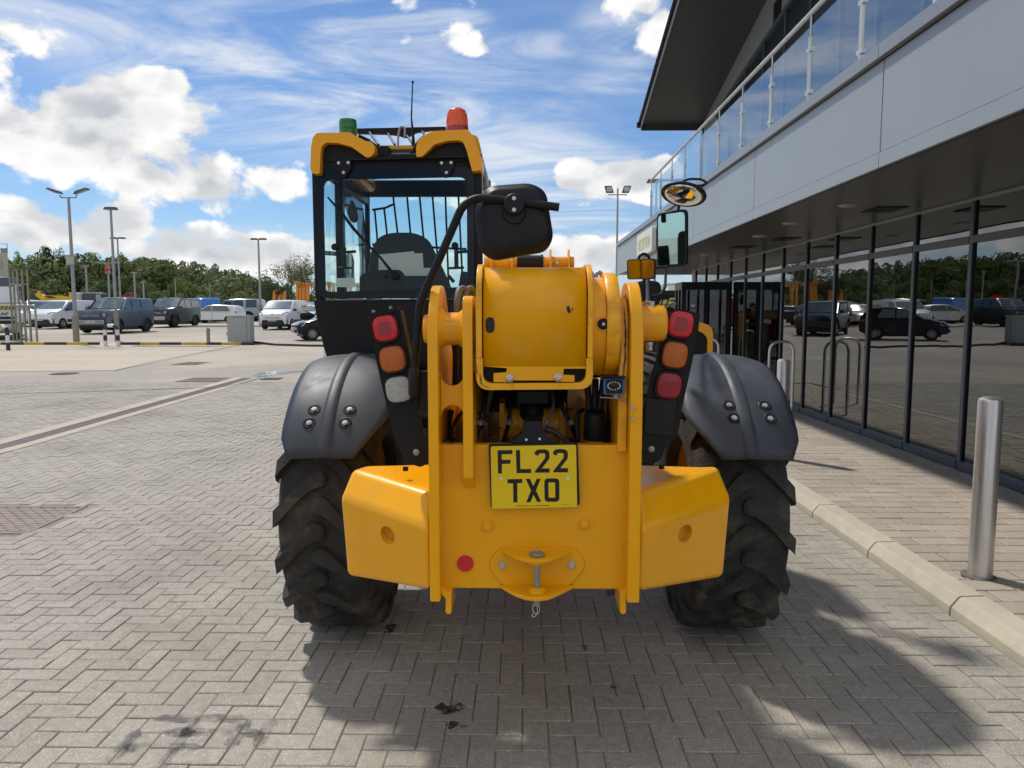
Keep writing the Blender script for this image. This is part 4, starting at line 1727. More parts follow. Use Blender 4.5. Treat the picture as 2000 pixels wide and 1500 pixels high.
def weight(sgn):
    def hit(px, py, P0, P1, P2):
        n_ = (P1 - P0).cross(P2 - P0)
        ray = at(px, py, 2.6) - V((0, 0, EYE))
        return V((0, 0, EYE)) + ray * (n_.dot(P0 - V((0, 0, EYE))) / n_.dot(ray))
    if sgn < 0:
        I = XL0 - 0.002
        pi_ = [at(858, 1157, 2.37), at(840, 1034, 2.345), at(838, 962, 2.435), at(838, 905, 2.72)]
        q = ((678, 1128), (661, 971), (690, 914))
    else:
        I = XR1 + 0.002
        pi_ = [at(1253, 1160, 2.37), at(1256, 1034, 2.345), at(1256, 960, 2.435), at(1256, 904, 2.72)]
        q = ((1413, 1131), (1431, 970), (1402, 908))
    inner = [V((I, p.y, p.z)) for p in pi_]
    o1 = at(*q[1], 2.64)
    o0 = hit(*q[0], inner[0], inner[1], o1)
    o2 = hit(*q[2], inner[1], inner[2], o1)
    outer = [o0, o1, o2, V((o2.x, 2.86, at(740, 911, 2.86).z))]
    inner[3] = V((I, 2.84, at(838, 907, 2.84).z))
    L1 = inner + [V((I, 3.05, inner[3].z - .05)), V((I, 3.05, inner[0].z))]
    L2 = outer + [V((o1.x + .01 * sgn, 3.05, o1.z)), V((o0.x, 3.05, o0.z))]
    b = MB()
    b.prism(L1, (0, 0, 0))
    b.v, b.f = [], []
    b.grid([L1, L2], True)
    b.poly(L1)
    b.poly(L2)
    o = b.build('counterweight', M['yellow'], mach, bevel=0.026, seg=5, smooth=180)
    # lifting recess cut into the rear face
    if sgn < 0:
        c = at(761, 1046, 2.45)
    else:
        c = at(1334, 1043, 2.45)
    # plane of the face through three corner points
    nrm = (outer[0] - inner[0]).cross(inner[1] - inner[0]).normalized()
    if nrm.y > 0:
        nrm = -nrm
    d = (inner[0] - V((0, 0, EYE)))
    ray = (c - V((0, 0, EYE)))
    tt = nrm.dot(inner[0] - V((0, 0, EYE))) / nrm.dot(ray)
    c = V((0, 0, EYE)) + ray * tt
    k = MB()
    k.cyl(c + nrm * 0.02, c + V((0, 0.055, 0.0)), 0.0325, 28)
    kt = k.build('cutter', M['yellow'], mach)
    md = o.modifiers.new('cut', 'BOOLEAN')
    md.operation = 'DIFFERENCE'
    md.object = kt
    md.solver = 'EXACT'
    bpy.context.view_layer.update()
    dg = bpy.context.evaluated_depsgraph_get()
    me = bpy.data.meshes.new_from_object(o.evaluated_get(dg))
    for m_ in list(o.modifiers):
        o.modifiers.remove(m_)
    o.data = me
    me.name = 'counterweight'
    bpy.data.objects.remove(kt)
    for pl in me.polygons:
        pl.use_smooth = True
    me.set_sharp_from_angle(angle=R(50))
    wn = o.modifiers.new('weighted', 'WEIGHTED_NORMAL')
    wn.keep_sharp = True
    wn.weight = 100
    # drain screw on the top
    q = at(792 if sgn < 0 else 1292, 913 if sgn < 0 else 909, 2.62)
    b = MB()
    b.cyl(V((q.x, q.y, q.z - .012)), V((q.x, q.y, q.z + .002)), 0.010, 14)
    b.build('screw', M['black'], o)
    return o


weight(-1)
weight(1)

# ---------- tow hitch
hit = MB()
HY = YS - .001
out = rounded(xz([(957, 1093), (957, 1110), (980, 1140), (1040, 1165), (1062, 1165), (1118, 1138), (1141, 1108), (1141, 1092), (1120, 1070), (978, 1070)], HY), .012, 4)
hit.prism(out, (0, -0.008, 0))
hitch = hit.build('tow_hitch', M['yellow'], mach, bevel=0.003)


def lug_plate(py_back, py_front, th, yo):
    zz0 = at(1050, py_back, HY).z
    P = [(ax(975, HY), HY), (ax(1125, HY), HY), (ax(1092, HY - .1), HY - .075), (ax(1068, HY - .1), HY - .115), (ax(1032, HY - .1), HY - .115), (ax(1004, HY - .1), HY - .075)]
    L = rounded([V((x, y, zz0)) for x, y in P], [0, 0, .03, .03, .03, .03], 4)
    b = MB()
    b.prism(L, (0, 0, -th))
    return b, zz0


PYH = HY - 0.070
bt, zt1 = lug_plate(1071, 1085, .013, 0)
bt.build('upper_lug', M['yellow'], hitch, bevel=0.003)
zlow_ = at(1050, 1160, PYH).z + .012
b2, _ = lug_plate(1141, 1150, .014, 0)
b2.build('lower_lug', M['yellow'], hitch, bevel=0.003)
zl1 = at(1050, 1141, HY).z
px_ = at(1049, 1100, PYH).x
b = MB()
b.cyl((px_, PYH, zt1 - .013), (px_, PYH, zt1 - .027), .027, 28)
b.cyl((px_, PYH, zl1), (px_, PYH, zl1 + .012), .030, 28)
b.cyl((px_, PYH, zl1 + .010), (px_, PYH, zl1 + .018), .025, 28)
b.build('bush', M['yellow'], hitch, bevel=0.002)
b = MB()
b.cyl((px_, PYH, zl1 - .045), (px_, PYH, zt1 + .01), .0105, 20)
b.lathe([(0, .009), (.008, .009), (.024, .004), (.026, .002), (.026, -.001), (0, -.001)], (px_, PYH, zt1 + .004), (0, 0, 1), 28)
b.tube([(px_ - .002, PYH, zt1 + .01), (px_, PYH, zt1 + .026)], .006, 8, rr=[.006, .0025])
b.build('tow_pin', M['steel_dull'], hitch)
b = MB()
lp = [(px_ - .012, PYH - .012, zl1 - .036), (px_ - .016, PYH - .014, zl1 - .055), (px_ - .004, PYH - .014, zl1 - .072), (px_ + .010, PYH - .014, zl1 - .060), (px_ + .008, PYH - .012, zl1 - .040)]
b.tube(fillet(lp, .02, 5), .0014, 6)
lp = [(px_ + .002, PYH - .013, zl1 - .04), (px_ + .0, PYH - .015, zl1 - .07), (px_ - .012, PYH - .015, zl1 - .080), (px_ - .018, PYH - .015, zl1 - .068)]
b.tube(fillet(lp, .02, 5), .0014, 6)
b.build('linch_pin', M['steel'], hitch)
for (px, py) in ((981.5, 1104), (1116, 1103)):
    p = at(px, py, HY - .008)
    b = MB()
    b.cyl(p, p + V((0, -.003, 0)), .0125, 24)
    b.cyl(p + V((0, -.003, 0)), p + V((0, -.011, 0)), .0105, 6)
    b.build('hitch_bolt', M['steel'], hitch, bevel=0.001)

# ---------- number plate
PY = YS - .022


def zp(x, y, dy=0.0):
    return at(950 + x / 10.526, 860 + y / 10.526, PY + dy)


bk = MB()
bk.prism(rounded([zp(45, 80), zp(1880, 50), zp(1922, 1330), zp(90, 1385)], .006, 3), (0, 0.010, 0))
bk.prism([zp(755, -390, .0105), zp(1160, -390, .0105), zp(1180, -160, .0105), zp(1400, 30, .0105), zp(1400, 90, .0105), zp(520, 90, .0105), zp(520, 30, .0105), zp(740, -160, .0105)], (0, .006, 0))
plate_b = bk.build('number_plate_holder', M['black_plastic'], mach, bevel=0.002)
b = MB()
b.prism(rounded([zp(85, 125, -.004), zp(1845, 92, -.004), zp(1868, 1375, -.004), zp(112, 1412, -.004)], .006, 3), (0, .0035, 0))
plate = b.build('number_plate', M['plate_yellow'], mach, bevel=0.0008)
plate['label'] = 'yellow number plate with black characters in two rows'
GL = {'F': [(228, 205), (535, 200), (535, 282), (315, 288), (315, 403), (495, 400), (495, 480), (318, 487), (322, 683), (240, 685)],
      'L': [(605, 203), (690, 200), (700, 592), (920, 590), (922, 672), (620, 676)],
      'X': [(808, 792), (893, 790), (965, 940), (1035, 790), (1117, 790), (1020, 1030), (1127, 1265), (1043, 1265), (968, 1120), (905, 1272), (818, 1275), (918, 1035)],
      'T': [(432, 800), (738, 795), (738, 875), (635, 880), (638, 1275), (555, 1278), (548, 885), (434, 885)]}
two = [(990, 290), (1000, 235), (1040, 198), (1100, 186), (1200, 186), (1262, 205), (1293, 250), (1299, 300), (1297, 345), (1285, 392), (1140, 578), (1300, 578), (1300, 664), (995, 665), (1000, 632), (1200, 374), (1209, 345), (1209, 290), (1192, 268), (1092, 270), (1074, 285), (1070, 325)]
for g_ in (GL['F'], GL['L'], two, [(x + 378, y - 6) for x, y in two], GL['T'], GL['X']):
    b = MB()
    b.prism([zp(x, y, -.0044) for x, y in g_], (0, .0006, 0))
    b.build('character', M['plate_black'], plate, smooth=0, merge=False)
b = MB()
so = rounded([V((x, y, 0)) for x, y in ((1190, 783), (1497, 783), (1502, 1262), (1196, 1264))], 85, 5)
si = rounded([V((x, y, 0)) for x, y in ((1273, 865), (1412, 865), (1417, 1180), (1280, 1180))], 25, 5)
b.ring([zp(p.x, p.y, -.0044) for p in so], [zp(p.x, p.y, -.0044) for p in si], (0, .0006, 0))
b.build('character', M['plate_black'], plate, smooth=0)
text_part('WATLING JCB LTD - WYMONDHAM', 'small_print', M['plate_black'], plate, zp(610, 1364, -.0044), (1, 0, .014), (-.014, 0, 1), .0046, .107, .0004)
text_part('MADE IN UK', 'small_print', M['plate_black'], plate, zp(1575, 1330, -.0044), (1, 0, .014), (-.014, 0, 1), .0016, .024, .0004)
for (x, y) in ((303, 793), (1675, 790)):
    p = zp(x, y, -.004)
    b = MB()
    b.lathe([(.0055, 0), (.005, .002), (.003, .003), (0, .0032)], p, (0, -1, 0), 18)
    b.build('plate_screw', M['plate_white'], plate)
# plate lamp and bracket above
b = MB()
b.hull(xz([(1026, 823), (1059, 823), (1062, 846), (1022, 846)], PY + .01) + xz([(1026, 812), (1059, 812), (1062, 846), (1022, 846)], PY + .07))
b.build('plate_lamp', M['black_plastic'], mach, bevel=.003)
b = MB()
for (px, py) in ((1028, 858.5), (1054, 857)):
    p = at(px, py, PY + .010)
    b.cyl(p, p + V((0, -.003, 0)), .0042, 12)
b.build('bracket_screw', M['plate_white'], mach)

# ---------- boom end and cover
CY = 2.335
xb0, xb1 = at(944, 640, CY).x, at(1145, 640, CY).x
za = at(1040, 716, CY).z
ztop = at(1040, 523, CY + .10).z


def coverprof(off=0.0, zlow=None, Y0=CY):
    zl = za if zlow is None else zlow
    P = [(Y0 - off, zl)]
    rad = 0.115 + off
    cy_, cz_ = Y0 + 0.115, ztop - 0.115
    # vertical, then a quarter round, then forward
    for k in range(11):
        a = pi / 2 * k / 10
        P.append((cy_ - cos(a) * rad, cz_ + sin(a) * rad))
    P.append((Y0 + .62, ztop + off))
    return P


b = MB()
cp = coverprof()
b.grid([[V((x, y, z)) for (y, z) in cp] for x in (xb0, xb1)])
cov_ = b.build('boom_end_cover', M['yellow'], mach, smooth=60, solid=.004)
# flat lower part with notches
lowp = [(943.5, 716), (1144.5, 716), (1144, 720), (1101, 720), (1100, 732), (1122, 733), (1122, 745.5), (1087, 746), (1087, 743), (1001, 743), (1001, 747), (964, 746), (964, 729), (989, 727), (990, 719), (948, 716)]
b = MB()
b.prism(xz(lowp, CY - .002), (0, .0039, 0))
b.build('cover_tab', M['yellow'], cov_, smooth=0, merge=False)
# oval slot in the cover
b = MB()
c = at(957, 635, CY - .0024)
b.poly([c + V((.0155 * math.copysign(abs(cos(a)) ** .7, cos(a)) * .95, 0, .025 * math.copysign(abs(sin(a)) ** .75, sin(a)))) for a in [2 * pi * k / 24 for k in range(24)]])
b.build('cover_slot', M['frame_black'], cov_, smooth=0)
b = MB()
for (px, py, s_) in ((1110, 603, 1.0), (1118, 604, .45), (1113, 608, .6)):
    c = at(px, py, CY - .0026)
    b.poly([c + V((.004 * s_ * (cos(a) + .4 * cos(3 * a)), 0, .013 * s_ * sin(a) * (1 + .3 * sin(5 * a)))) for a in [2 * pi * k / 14 for k in range(14)]])
b.build('paint_chip', M['frame_black'], cov_, smooth=0)
for (px, py) in ((995.5, 739), (1090.5, 738)):
    p = at(px, py, CY - .003)
    b = MB()
    b.lathe([(.0135, 0), (.0135, .003), (.010, .005), (.0085, .009), (.004, .010), (0, .008)], p, (0, -1, 0), 24)
    b.build('cover_screw', M['steel'], cov_)
# rim frame of the boom
ru_ = at(1040, 699.6, CY).z
rimp = coverprof(.012, ru_)
rx0, rx1 = at(930, 640, CY).x, at(1158, 640, CY).x
for (q0, q1) in ((rx0, xb0 - .004), (xb1 + .004, rx1)):
    b = MB()
    P = [V((q0, y, z)) for y, z in rimp] + [V((q0, CY + .62, ru_)), V((q0, CY + .02, ru_))]
    b.prism(P, (q1 - q0, 0, 0))
    b.build('boom_rim', M['yellow_worn'], mach, bevel=.003)
zr1, zr0 = at(1040, 749, CY).z, at(1040, 762, CY).z
ro = rounded(xz([(930, 700), (930, 762), (1158, 760), (1158, 700)], CY - .012), [0, .045, .045, 0], 7)
ri = rounded(xz([(943, 700), (943, 749), (1145, 748), (1145, 700)], CY - .012), [0, .032, .032, 0], 7)
b = MB()
b.prism(ro + ri[::-1], (0, .05, 0))
b.build('boom_rim', M['yellow_worn'], mach, smooth=0)
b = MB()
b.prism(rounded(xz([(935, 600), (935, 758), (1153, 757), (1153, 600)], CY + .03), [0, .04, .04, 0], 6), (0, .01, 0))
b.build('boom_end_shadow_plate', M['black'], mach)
# boom box running forward
b = MB()
b.box(rx0 + .01, rx1 - .01, CY + .3, 7.2, zr0 + .02, ztop - .02)
b.build('boom', M['yellow'], mach, bevel=.01)
# pivot drum at the right of the boom end
dy_, dzc = CY + .185, at(1180, 640, CY).z
xd1 = at(1186, 640, CY).x
b = MB()
b.lathe([(.165, 0), (.165, xd1 - rx1), (.12, xd1 - rx1)], (rx1, dy_, dzc), (1, 0, 0), 64)
drum = b.build('pivot_drum', M['yellow'], mach, smooth=50)
b = MB()
xd2 = at(1213, 640, CY).x
b.lathe([(.10, 0), (.178, 0), (.182, .006), (.182, xd2 - xd1 - .012), (.176, xd2 - xd1), (.10, xd2 - xd1)], (xd1 + .001, dy_, dzc), (1, 0, 0), 64)
b.build('drum_flange', M['yellow_worn'], drum, smooth=50)
b = MB()
b.cyl((xd2, dy_, dzc), (XQ0 + .012, dy_, dzc), .16, 48)
b.build('wear_pad', M['black'], drum)
hc = V((at(1178, 633, CY + .02).x, 0, at(1178, 633, CY + .02).z))
hy = dy_ - sqrt(.165 ** 2 - (hc.z - dzc) ** 2)
b = MB()
b.lathe([(.0235, -.004), (.0215, .0035), (.0195, .0035), (.018, -.004)], (hc.x, hy - .002, hc.z), (0, -1, 0), 28, close=True)
b.build('grease_port', M['yellow_worn'], drum, smooth=50)
b = MB()
b.poly([V((hc.x, hy - .0045, hc.z)) + V((.019 * cos(a), 0, .017 * sin(a))) for a in [2 * pi * k / 24 for k in range(24)]])
b.build('port_hole', M['black'], drum, smooth=0)
b = MB()
b.cyl((hc.x, hy - .004, hc.z), (hc.x, hy - .012, hc.z), .0055, 6)
b.cyl((hc.x, hy - .004, hc.z), (hc.x, hy - .0165, hc.z), .003, 10)
b.build('grease_nipple', M['steel'], drum)
# scuff ring between drum and frame
# fittings above the boom end
b = MB()
FY = 3.05
c0, c1 = at(946, 513, FY), at(1121, 511, FY)
b.cyl((c0.x, FY, c0.z), (ax(1010, FY), FY, c0.z), .024, 20)
b.build('extension_cylinder_mount', M['yellow_cast'], mach)
b = MB()
b.cyl((ax(1056, FY), FY, c0.z), (c1.x, FY, c0.z), .024, 20)
b.build('extension_cylinder_mount', M['yellow_cast'], mach)
for px in (961, 1000, 1074, 1109):
    b = MB()
    x = ax(px, FY)
    hgt = .042 if px < 1050 else .058
    b.prism(rounded([(x - .004, FY - .05, c0.z - .06), (x - .004, FY - .045, c0.z + .005), (x - .004, FY, c0.z + hgt), (x - .004, FY + .045, c0.z + .005), (x - .004, FY + .05, c0.z - .06)], .012), (.008, 0, 0))
    b.build('mount_flange', M['yellow_cast'], mach, bevel=.0015)
b = MB()
b.cyl((ax(1010, FY), FY, c0.z), (ax(1056, FY), FY, c0.z), .030, 24)
b.cyl((ax(1056, FY), FY, c0.z), (ax(1060, FY), FY, c0.z), .033, 24)
b.build('rubber_sleeve', M['black'], mach)
b = MB()
p = at(1088, 513, FY - .026)
b.cyl(p, p + V((0, -.008, 0)), .007, 6)
b.build('mount_bolt', M['steel'], mach)
b = MB()
for px in (1148, 1166):
    lp = [at(px - 5, 560, 2.8), at(px - 3, 540, 2.8), at(px + 2, 531, 2.8), at(px + 9, 534, 2.8), at(px + 11, 560, 2.8)]
    b.tube(fillet(lp, .02), .008, 10)
b.build('hydraulic_pipe', M['steel_dull'], mach)
# right hand pivot tube with through bolt
tx0, tx1 = XR1, at(1299, 633, 2.5).x
tz, ty = at(1278, 632, 2.5).z, 2.50
b = MB()
b.lathe([(.0, 0), (.060, 0), (.060, tx1 - tx0 - .012), (.056, tx1 - tx0 - .004), (.052, tx1 - tx0), (0, tx1 - tx0)], (tx0, ty, tz), (1, 0, 0), 40)
b.build('mirror_pivot_tube', M['yellow_cast'], mach, smooth=50)
nx = ax(1267, 2.5)
b = MB()
b.cyl((nx, ty, tz + .055), (nx, ty, tz + .062), .020, 24)
b.cyl((nx, ty, tz + .062), (nx, ty, tz + .075), .0175, 6)
b.build('through_bolt', M['steel'], mach, bevel=.001)
b = MB()
b.cyl((nx, ty, tz - .062), (nx, ty, tz - .072), .016, 24)
b.cyl((nx, ty, tz - .072), (nx, ty, tz - .090), .013, 6)
b.build('through_bolt', M['steel'], mach, bevel=.001)

# ---------- things seen in the gap above the rear plate
GY = 2.72
g0, g1 = at(985, 830, GY), at(1095, 830, GY)
b = MB()
b.cyl((g0.x, GY + .05, g0.z), (ax(1122, GY), GY + .05, g0.z), .058, 32)
b.build('lift_cylinder_pin', M['yellow_worn'], mach)
for (a_, c_) in ((975, 986), (1093, 1105)):
    b = MB()
    q0, q1 = at(a_, 787, GY - .02), at(c_, 868, GY - .02)
    b.box(q0.x, q1.x, GY - .02, GY + .15, q1.z - .05, q0.z)
    b.build('cylinder_lug', M['yellow_cast'], mach, bevel=.003)
b = MB()
q = at(1115, 822, GY - .012)
b.cyl(q, q + V((0, -.01, 0)), .008, 6)
b.build('lug_bolt', M['steel_dull'], mach)
b = MB()
q0, q1 = at(1039, 760, 2.66), at(1039, 826, 2.66)
b.lathe([(.030, -.16), (.030, .0), (.044, .015), (.046, .05), (.040, .075), (.03, .085), (.03, .2)], (q0.x, 2.72, q1.z), (0, .25, 1), 28)
b.build('lift_cylinder', M['black'], mach)
b = MB()
q0, q1 = at(1030, 762, 2.60), at(1052, 870, 2.60)
b.box(ax(935, 2.95), ax(1100, 2.95), 2.90, 2.93, at(0, 800, 2.95).z, 1.45)
b.build('valve_block', M['black'], mach, bevel=.004)
b = MB()
b.box(ax(1010, 2.6), ax(1070, 2.6), 2.56, 2.60, at(0, 785, 2.6).z, at(0, 760, 2.6).z)
b.build('valve_block', M['black'], mach, bevel=.004)
b = MB()
lp = [at(1066, 838, 2.42), at(1080, 842, 2.42), at(1108, 862, 2.44), at(1130, 880, 2.46)]
b.tube(lp, .008, 10, rr=[.011, .011, .008, .008])
b.build('cable', M['hose_black'], mach)
b = MB()
lp = [at(1000, 870, 2.46), at(1005, 858, 2.45), at(1020, 846, 2.44)]
b.tube(lp, .008, 8)
b.build('cable', M['hose_black'], mach)
b = MB()
lp = [at(930, 800, 2.6), at(955, 828, 2.6), at(980, 838, 2.6)]
b.tube(lp, .003, 6)
b.build('cable', M['hose_black'], mach)
b = MB()
q = at(1162, 832, 2.55)
b.lathe([(.0, .052), (.030, .052), (.036, .046), (.038, .036), (.040, -.03), (.037, -.046), (.030, -.048), (0, -.048)], q, (0, -.12, 1), 32)
b.build('filter_housing', M['black_plastic'], mach)
b = MB()
b.cyl(q + V((0, 0, -.045)), q + V((0, .01, -.12)), .030, 20)
b.build('filter_neck', M['yellow'], mach)
b = MB()
for dx_ in (-.016, .004, .022):
    lp = [at(1160 + dx_ * 300, 740, 2.62) + V((dx_, 0, 0)), q + V((dx_, .05, .06)), q + V((dx_, .05, -.05))]
    b.tube(lp, .012, 10)
lp = [at(1128, 860, 2.58), at(1128, 805, 2.6), at(1140, 800, 2.62)]
b.tube(fillet(lp, .02), .008, 8)
lp = [at(1205, 770, 2.62), at(1200, 810, 2.6), at(1188, 840, 2.58), at(1186, 866, 2.56)]
b.tube(fillet(lp, .05), .007, 8)
lp = [at(1190, 760, 2.66), at(1186, 850, 2.62), at(1180, 868, 2.6)]
b.tube(fillet(lp, .05), .005, 8)
b.build('hose', M['hose_black'], mach)
b = MB()
lp = [at(960, 762, 2.7), at(950, 800, 2.72), at(946, 830, 2.75)]
b.tube(lp, .009, 10)
b.build('hose', M['hose'], mach)
b = MB()
b.box(XI1 + .002, rx1 + .1, 2.62, 3.2, zr0 + .015, zr0 + .03)
b.build('boom_underside', M['black'], mach)

# ---------- reversing camera on its bracket
b = MB()
cy_ = 2.36
p0, p1 = at(1177, 737, cy_), at(1221, 770, cy_)
cc = (p0 + p1) / 2
b.box(p0.x + .003, p1.x - .003, cy_, cy_ + .04, p1.z, p0.z)
cambox = b.build('reversing_camera', M['black_plastic'], mach, bevel=.005)
b = MB()
ou = rounded([V((p0.x + .002, cy_ - .001, p1.z + .0)), V((p1.x - .002, cy_ - .001, p1.z)), V((p1.x - .002, cy_ - .001, p0.z - .004)), V((p0.x + .002, cy_ - .001, p0.z - .004))], .006, 3)
inn = rounded([V((p0.x + .010, cy_ - .001, p1.z + .003)), V((p1.x - .010, cy_ - .001, p1.z + .003)), V((p1.x - .010, cy_ - .001, p0.z - .007)), V((p0.x + .010, cy_ - .001, p0.z - .007))], .006, 3)
b.ring(ou, inn, (0, -.004, 0))
b.build('blue_surround', M['blue_trim'], cambox, bevel=.001)
b = MB()
b.lathe([(.012, 0), (.012, .003), (.009, .004), (.0, .0035)], (cc.x, cy_ - .001, cc.z), (0, -1, 0), 24)
b.build('lens', M['frame_black'], cambox)
b = MB()
for k in range(14):
    a = 2 * pi * k / 14
    q = V((cc.x + .019 * cos(a) * 1.05, cy_ - .0015, cc.z + .0125 * sin(a)))
    b.cyl(q, q + V((0, -.002, 0)), .0022, 8)
o = b.build('led', M['led'], cambox)
b = MB()
b.hull([V((p0.x - .002, cy_ - .016, p0.z + .002)), V((p1.x + .002, cy_ - .016, p0.z - .001)), V((p0.x - .002, cy_ + .045, p0.z + .007)), V((p1.x + .002, cy_ + .045, p0.z + .004)), V((p0.x - .002, cy_ - .016, p0.z + .004)), V((p1.x + .002, cy_ - .016, p0.z + .001))])
b.build('hood', M['black_plastic'], cambox)
b = MB()
lp = [at(1172, 776, cy_ + .01), at(1205, 778, cy_ + .01), at(1228, 784, cy_ + .01), at(1238, 796, cy_ + .01), at(1238.5, 842, cy_ - .01)]
P = fillet(lp, .02, 5)
for i in range(len(P) - 1):
    a_, c_ = P[i], P[i + 1]
    b.hull([a_ + V((0, -.0, .0015)), a_ + V((0, .0, -.0015)), c_ + V((0, 0, .0015)), c_ + V((0, 0, -.0015)), a_ + V((.0015, .022, 0)), c_ + V((.0015, .022, 0)), a_ + V((-.0015, 0, 0)), c_ + V((-.0015, 0, 0))])
b.cyl(at(1203, 778, cy_ + .012), at(1203, 770, cy_ + .012), .010, 14)
b.build('camera_bracket', M['steel_dull'], cambox, smooth=0)
for py in (797, 817):
    b = MB()
    p = at(1235, py, YR - .006)
    b.cyl(p + V((0, .012, 0)), p + V((0, -.004, 0)), .0065, 6)
    b.build('bracket_bolt', M['steel'], cambox)
b = MB()
p = at(850, 730, YS - .02)
b.cyl(at(848, 731, YS - .03), at(860, 731, YS - .03), .004, 8)
b.cyl(at(849, 731, YS - .03), at(853, 731, YS - .03), .0075, 6)
b.build('web_bolt', M['steel'], mach)

# ---------- rear lamp clusters


def cluster(outline, lamps, Y, label, tilt):
    b = MB()
    b.prism(rounded(xz(outline, Y), .010, 3), (0, .004, 0))
    o = b.build('lamp_bracket', M['black'], mach, bevel=.0015)
    # folded side flange
    b = MB()
    e0, e1 = outline[-1], outline[-2]
    for (a_, c_) in ((outline[0], outline[-1]), (outline[1], outline[2])):
        A, B_ = at(*a_, Y), at(*c_, Y)
        b = MB()
        b.prism([A, B_, B_ + V((0, .075, 0)), A + V((0, .075, 0))], (.003, 0, 0))
        b.build('side_flange', M['black'], o)
    ca, sa = cos(tilt), sin(tilt)
    u_, w_ = V((ca, 0, sa)), V((-sa, 0, ca))
    for (px, py, hw, hh, m_, inner) in lamps:
        c = at(px, py, Y - .001)
        sx = hw * .955 / FPX * (Y + .02)
        sz = hh * .955 / FPX * (Y + .02)
        b = MB()
        A = squircle(c, u_, w_, sx + .0055, sz + .0055)
        B_ = squircle(c + V((0, -.014, 0)), u_, w_, sx + .0035, sz + .0035)
        C_ = squircle(c + V((0, -.014, 0)), u_, w_, sx, sz)
        D_ = squircle(c + V((0, -.003, 0)), u_, w_, sx, sz)
        b.grid([A, B_, C_, D_], True)
        bz = b.build('bezel', M['black_plastic'], o, smooth=50)
        b = MB()
        rows = [squircle(c + V((0, -.004, 0)), u_, w_, sx, sz), squircle(c + V((0, -.0105, 0)), u_, w_, sx * .97, sz * .97), squircle(c + V((0, -.0130, 0)), u_, w_, sx * .90, sz * .90), squircle(c + V((0, -.0145, 0)), u_, w_, sx * .6, sz * .6), squircle(c + V((0, -.015, 0)), u_, w_, sx * .2, sz * .2)]
        b.grid(rows, True)
        b.poly(rows[-1])
        nm = {'red_lens': 'tail_lamp', 'red_dark': 'fog_lamp', 'amber_lens': 'indicator_lamp', 'clear_lens': 'reversing_lamp'}[m_]
        ln = b.build(nm, M[m_], o, smooth=60)
        if inner:
            b = MB()
            b.prism(squircle(c + V((0, -.0158, 0)), u_, w_, sx * .50, sz * .50, e=5), (0, .003, 0))
            b.build('inner_lens', M['red_dark'], o)
    return o


LY = 2.50
c1_ = cluster([(716, 621), (780, 606), (803, 715), (835, 882), (835, 905), (822, 913), (796, 905), (785, 888), (771, 858), (752, 780)],
              [(753, 641, 26, 27, 'red_lens', True), (767, 701, 27, 27, 'amber_lens', False), (779, 760, 27, 27, 'clear_lens', False)], LY, 'left', R(9))
c2_ = cluster([(1303, 600), (1366, 612), (1358, 680), (1332, 800), (1326, 840), (1316, 858), (1300, 873), (1292, 897), (1274, 908), (1256, 903), (1256, 800), (1284, 690)],
              [(1329, 633, 26, 27, 'red_lens', True), (1317.5, 693, 26, 27, 'amber_lens', False), (1306, 753, 26, 27, 'red_dark', False)], LY, 'right', R(-9))
# small hoods and screws on the clusters
for (o, hood, holes, bolt) in ((c1_, [(717, 615), (775, 602)], [(785, 797), (805, 794), (794, 838), (813, 834), (809, 858)], (813, 883)),
                               (c2_, [(1303, 596), (1366, 603)], [(1288, 804), (1305, 800), (1275, 855), (1290, 857)], (1272, 877))):
    b = MB()
    A, B_ = at(*hood[0], LY - .02), at(*hood[1], LY - .02)
    b.hull([A, B_, A + V((0, 0, .003)), B_ + V((0, 0, .003)), A + V((0, .09, .006)), B_ + V((0, .09, .006)), A + V((0, .09, .003)), B_ + V((0, .09, .003))])
    b.build('hood', M['black'], o)
    b = MB()
    for h in holes:
        p = at(*h, LY - .001)
        b.cyl(p, p + V((0, -.001, 0)), .0032, 10)
    b.build('screw_hole', M['frame_black'], o)
    b = MB()
    p = at(*bolt, LY)
    b.lathe([(.012, 0), (.011, .005), (.007, .008), (0, .009)], p, (0, -1, 0), 20)
    b.build('bracket_bolt', M['steel_dull'], o)
    p0, p1 = at(*hood[0], LY + .03), at(*hood[1], LY + .03)
    b = MB()
    for f in (.22, .80):
        q = p0.lerp(p1, f)
        b.cyl(q + V((0, 0, .002)), q + V((0, 0, .012)), .006, 6)
    b.build('hood_bolt', M['steel_dull'], o)
b = MB()
b.prism(rounded(xz([(1262, 778), (1322, 782), (1312, 852), (1258, 846)], LY - .012), .008), (0, .008, 0))
b.build('blank_cover', M['black_plastic'], c2_, bevel=.0015)
# bracket joining the left cluster to the frame
b = MB()
b.box(ax(824, LY), XL0 - .001, LY - .06, LY, at(0, 800, LY).z, at(0, 722, LY).z)
b.build('mirror_bracket', M['black'], mach, bevel=.003)

# ---------- left rear mirror (its black back) on a bent tube
MY = 2.42
b = MB()
lp = [at(809, 765, MY), at(810, 715, MY), at(819, 600, MY), at(828, 572, MY), at(852, 520, MY), at(880, 455, MY), at(903, 402, MY), at(930, 386, MY), at(985, 391, MY), at(1092, 405, MY)]
P = fillet(lp, .05, 6)
b.tube(P, .0135, 16)
arm = b.build('mirror_arm', M['black'], mach)
b = MB()
q0, q1 = at(808, 773, MY), at(809, 716, MY)
b.lathe([(.012, -.002), (.015, 0), (.0175, .006), (.0185, .05), (.0195, .075), (.0165, .088), (.0135, .094)], q0, (q1 - q0), 24)
b.build('socket', M['black_plastic'], arm)
mo = [(927, 407), (950, 362), (1037, 356), (1066, 372), (1081, 463), (1066, 490), (963, 508), (938, 490)]
oc = rounded(xz(mo, MY + .02), [.03, .035, .03, .035, .035, .035, .03, .035], 6)
